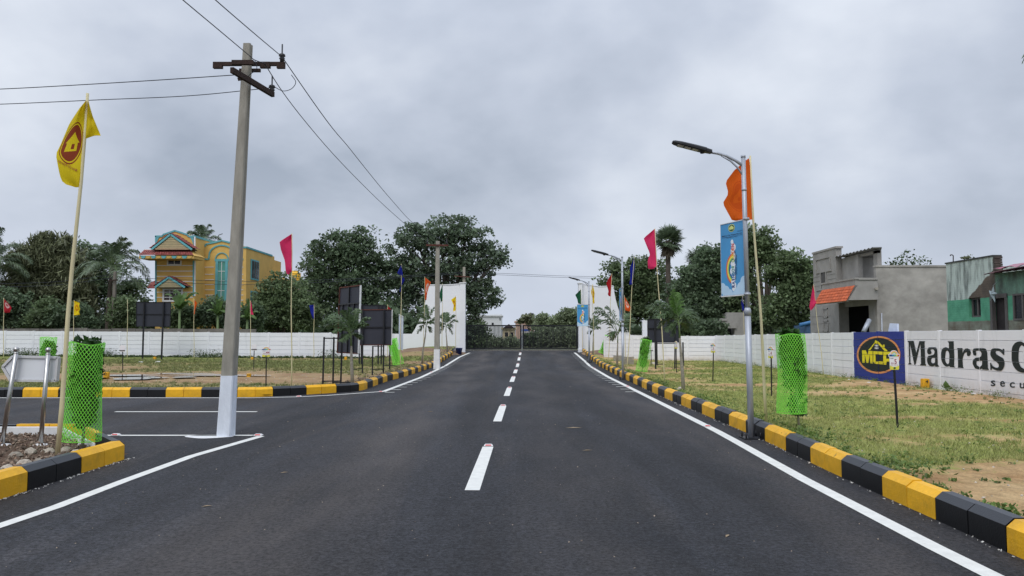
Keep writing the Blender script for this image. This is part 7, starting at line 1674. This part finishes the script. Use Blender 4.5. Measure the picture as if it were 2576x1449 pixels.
# puddle in the left plot
wm = bpy.data.materials.new('puddle_water'); wm.use_nodes = True
b_ = wm.node_tree.nodes['Principled BSDF']; b_.inputs['Base Color'].default_value = (.12, .105, .09, 1); b_.inputs['Roughness'].default_value = .04
nz_ = wm.node_tree.nodes.new('ShaderNodeTexNoise'); nz_.inputs['Scale'].default_value = 3; bp_ = wm.node_tree.nodes.new('ShaderNodeBump'); bp_.inputs['Strength'].default_value = .03; wm.node_tree.links.new(nz_.outputs[0], bp_.inputs['Height']); wm.node_tree.links.new(bp_.outputs[0], b_.inputs['Normal'])
mb = MB()
for cx_, cy_, rx, ry, s in ((-12.9, 26.9, .75, .95, 1), (-11.3, 28.9, 1.2, .42, 4), (-14.2, 28.7, .95, .5, 7), (-16.7, 27.0, .7, .3, 9), (-11.6, 27.5, .4, .45, 11), (-14.6, 27.2, .55, .4, 13), (-9.6, 28.6, .7, .25, 15), (-12.6, 29.9, 1.3, .3, 17), (-13.9, 25.9, .35, .25, 19)):
    pl = [Vector((cx_ + rx * math.cos(a) * (1 + .35 * mnoise.noise(Vector((math.cos(a) * 2.6 + s, math.sin(a) * 2.6, s))) * 1.6), cy_ + ry * math.sin(a) * (1 + .35 * mnoise.noise(Vector((math.cos(a) * 1.5, math.sin(a) * 1.5 + s, s)))), .105 + s * .0006)) for a in np.linspace(0, 6.2832, 29)[:-1]]
    mb.add(pl, [tuple(range(28))])
o = mb.build('puddle', wm); setp(o, 'shallow muddy puddle in the left plot', kind='structure')
# weeds along kerbs and wall feet
def weeds(name, label, n, fn, size, m, sp=.05, per=14, hmax=.16):
    P_ = []
    for _ in range(n):
        x, y, z, k = fn(); c = np.array([x, y, z]); h = RNG.uniform(.01, hmax * k, per); P_.append(c + np.stack([RNG.normal(0, sp * k, per), RNG.normal(0, sp * k, per), h], 1))
    o = quadmesh(name, leaf_quads(np.concatenate(P_), size, 2.0, .6), m); return setp(o, label, kind='stuff')
def w_kerb():
    y = 4 + 36 * random.random() ** 1.5; x = interp(RK, y) + .2 + abs(random.gauss(0, .22)); k = 1.2 if mnoise.noise(Vector((0, y * .8, 1))) > .05 else .45; return (x, y, zf_right(x, y), k)
weeds('weeds', 'small bright weeds growing behind the right kerb', 420, w_kerb, .035, leaf_weed, .06, 18, .15)
def w_wall():
    y = 13 + 32 * random.random() ** 1.3; k = random.choice((.5, .7, 1.3)); x = WX - .08 - abs(random.gauss(0, .18)); return (x, y, zf_right(x, y), k)
weeds('weeds', 'straggling weeds along the foot of the right wall', 240, w_wall, .03, leaf_weed, .08, 14, .14)
def w_lwall():
    x = random.uniform(-33, -7.5); y = 47.6 + (-x - 7.5) * .1 - .2 - abs(random.gauss(0, .4)); k = random.choice((.4, .7, 1.2)) * (1.5 if mnoise.noise(Vector((x * .4, 0, 5))) > .1 else .35); return (x, y, zf_left(x, y), k)
weeds('weeds', 'dark weeds along the foot of the long left wall', 700, w_lwall, .07, leaf_weed_d, .16, 18, .3)
def w_fld():
    x, y = random.uniform(4.2, 11.8), 8 + 34 * random.random() ** 1.4
    return (x, y, zf_right(x, y), .5 if cover_right(x, y) > .45 else .25)
weeds('weeds', 'low creeping weeds dotted over the right plot', 800, w_fld, .03, leaf_weed, .09, 14, .1)
# broad leaved weed at the wall foot
c = G(2385, 990); c.x = WX - .15; c.y = PX(2385, 985, WX - .15).y
pl = thing('weed_plant', 'broad leaved green weed against the foot of the white right wall', 'plant', (c.x, c.y, 0))
for a, e_, l_ in ((-2.6, .9, .28), (2.9, .7, .3), (-1.8, .6, .24), (2.2, 1.1, .26), (-3.0, 1.2, .3), (1.6, .8, .2), (-2.2, 1.3, .2)):
    d = Vector((math.cos(a) * math.cos(e_) * .6, math.sin(a) * math.cos(e_), math.sin(e_))); s_ = d.cross(Vector((0, 0, 1))).normalized(); b0 = Vector((c.x, c.y, .02)); q0 = b0 + d * l_ * .6; q1 = b0 + d * l_ * 1.15; mb = MB()
    mb.tube([b0, q0], .006, 5); mb.add([q0, q0 + (q1 - q0) * .4 + s_ * l_ * .32, q1, q0 + (q1 - q0) * .4 - s_ * l_ * .32, q0 + (q1 - q0) * .5 + Vector((-.02, 0, -.02))], [(0, 4, 1), (1, 4, 2), (0, 3, 4), (3, 2, 4)]); mb.build('leaf', banana_m, pl)
# debris near the young palm on the right
for i, (x, y, s) in enumerate(((1704, 982, .14), (1712, 977, .12), (1645, 915, .2), (1834, 1030, .08), (2072, 1127, .09))):
    p = G(x, y, .1); o = link('stone', rocks[i % 5], None, p, (0, 0, i * 1.3)); o.scale = (s, s * .8, s * .6)
    setp(o, ('brown clod beside the foxtail palm trunk on the right', 'pale stone behind the kerb by the foxtail palm', 'brown root lump below the right mesh guard', 'white stone behind the kerb left of the nearest lamp', 'pale lump of mortar on the kerb right of the nearest lamp')[i], 'stone')
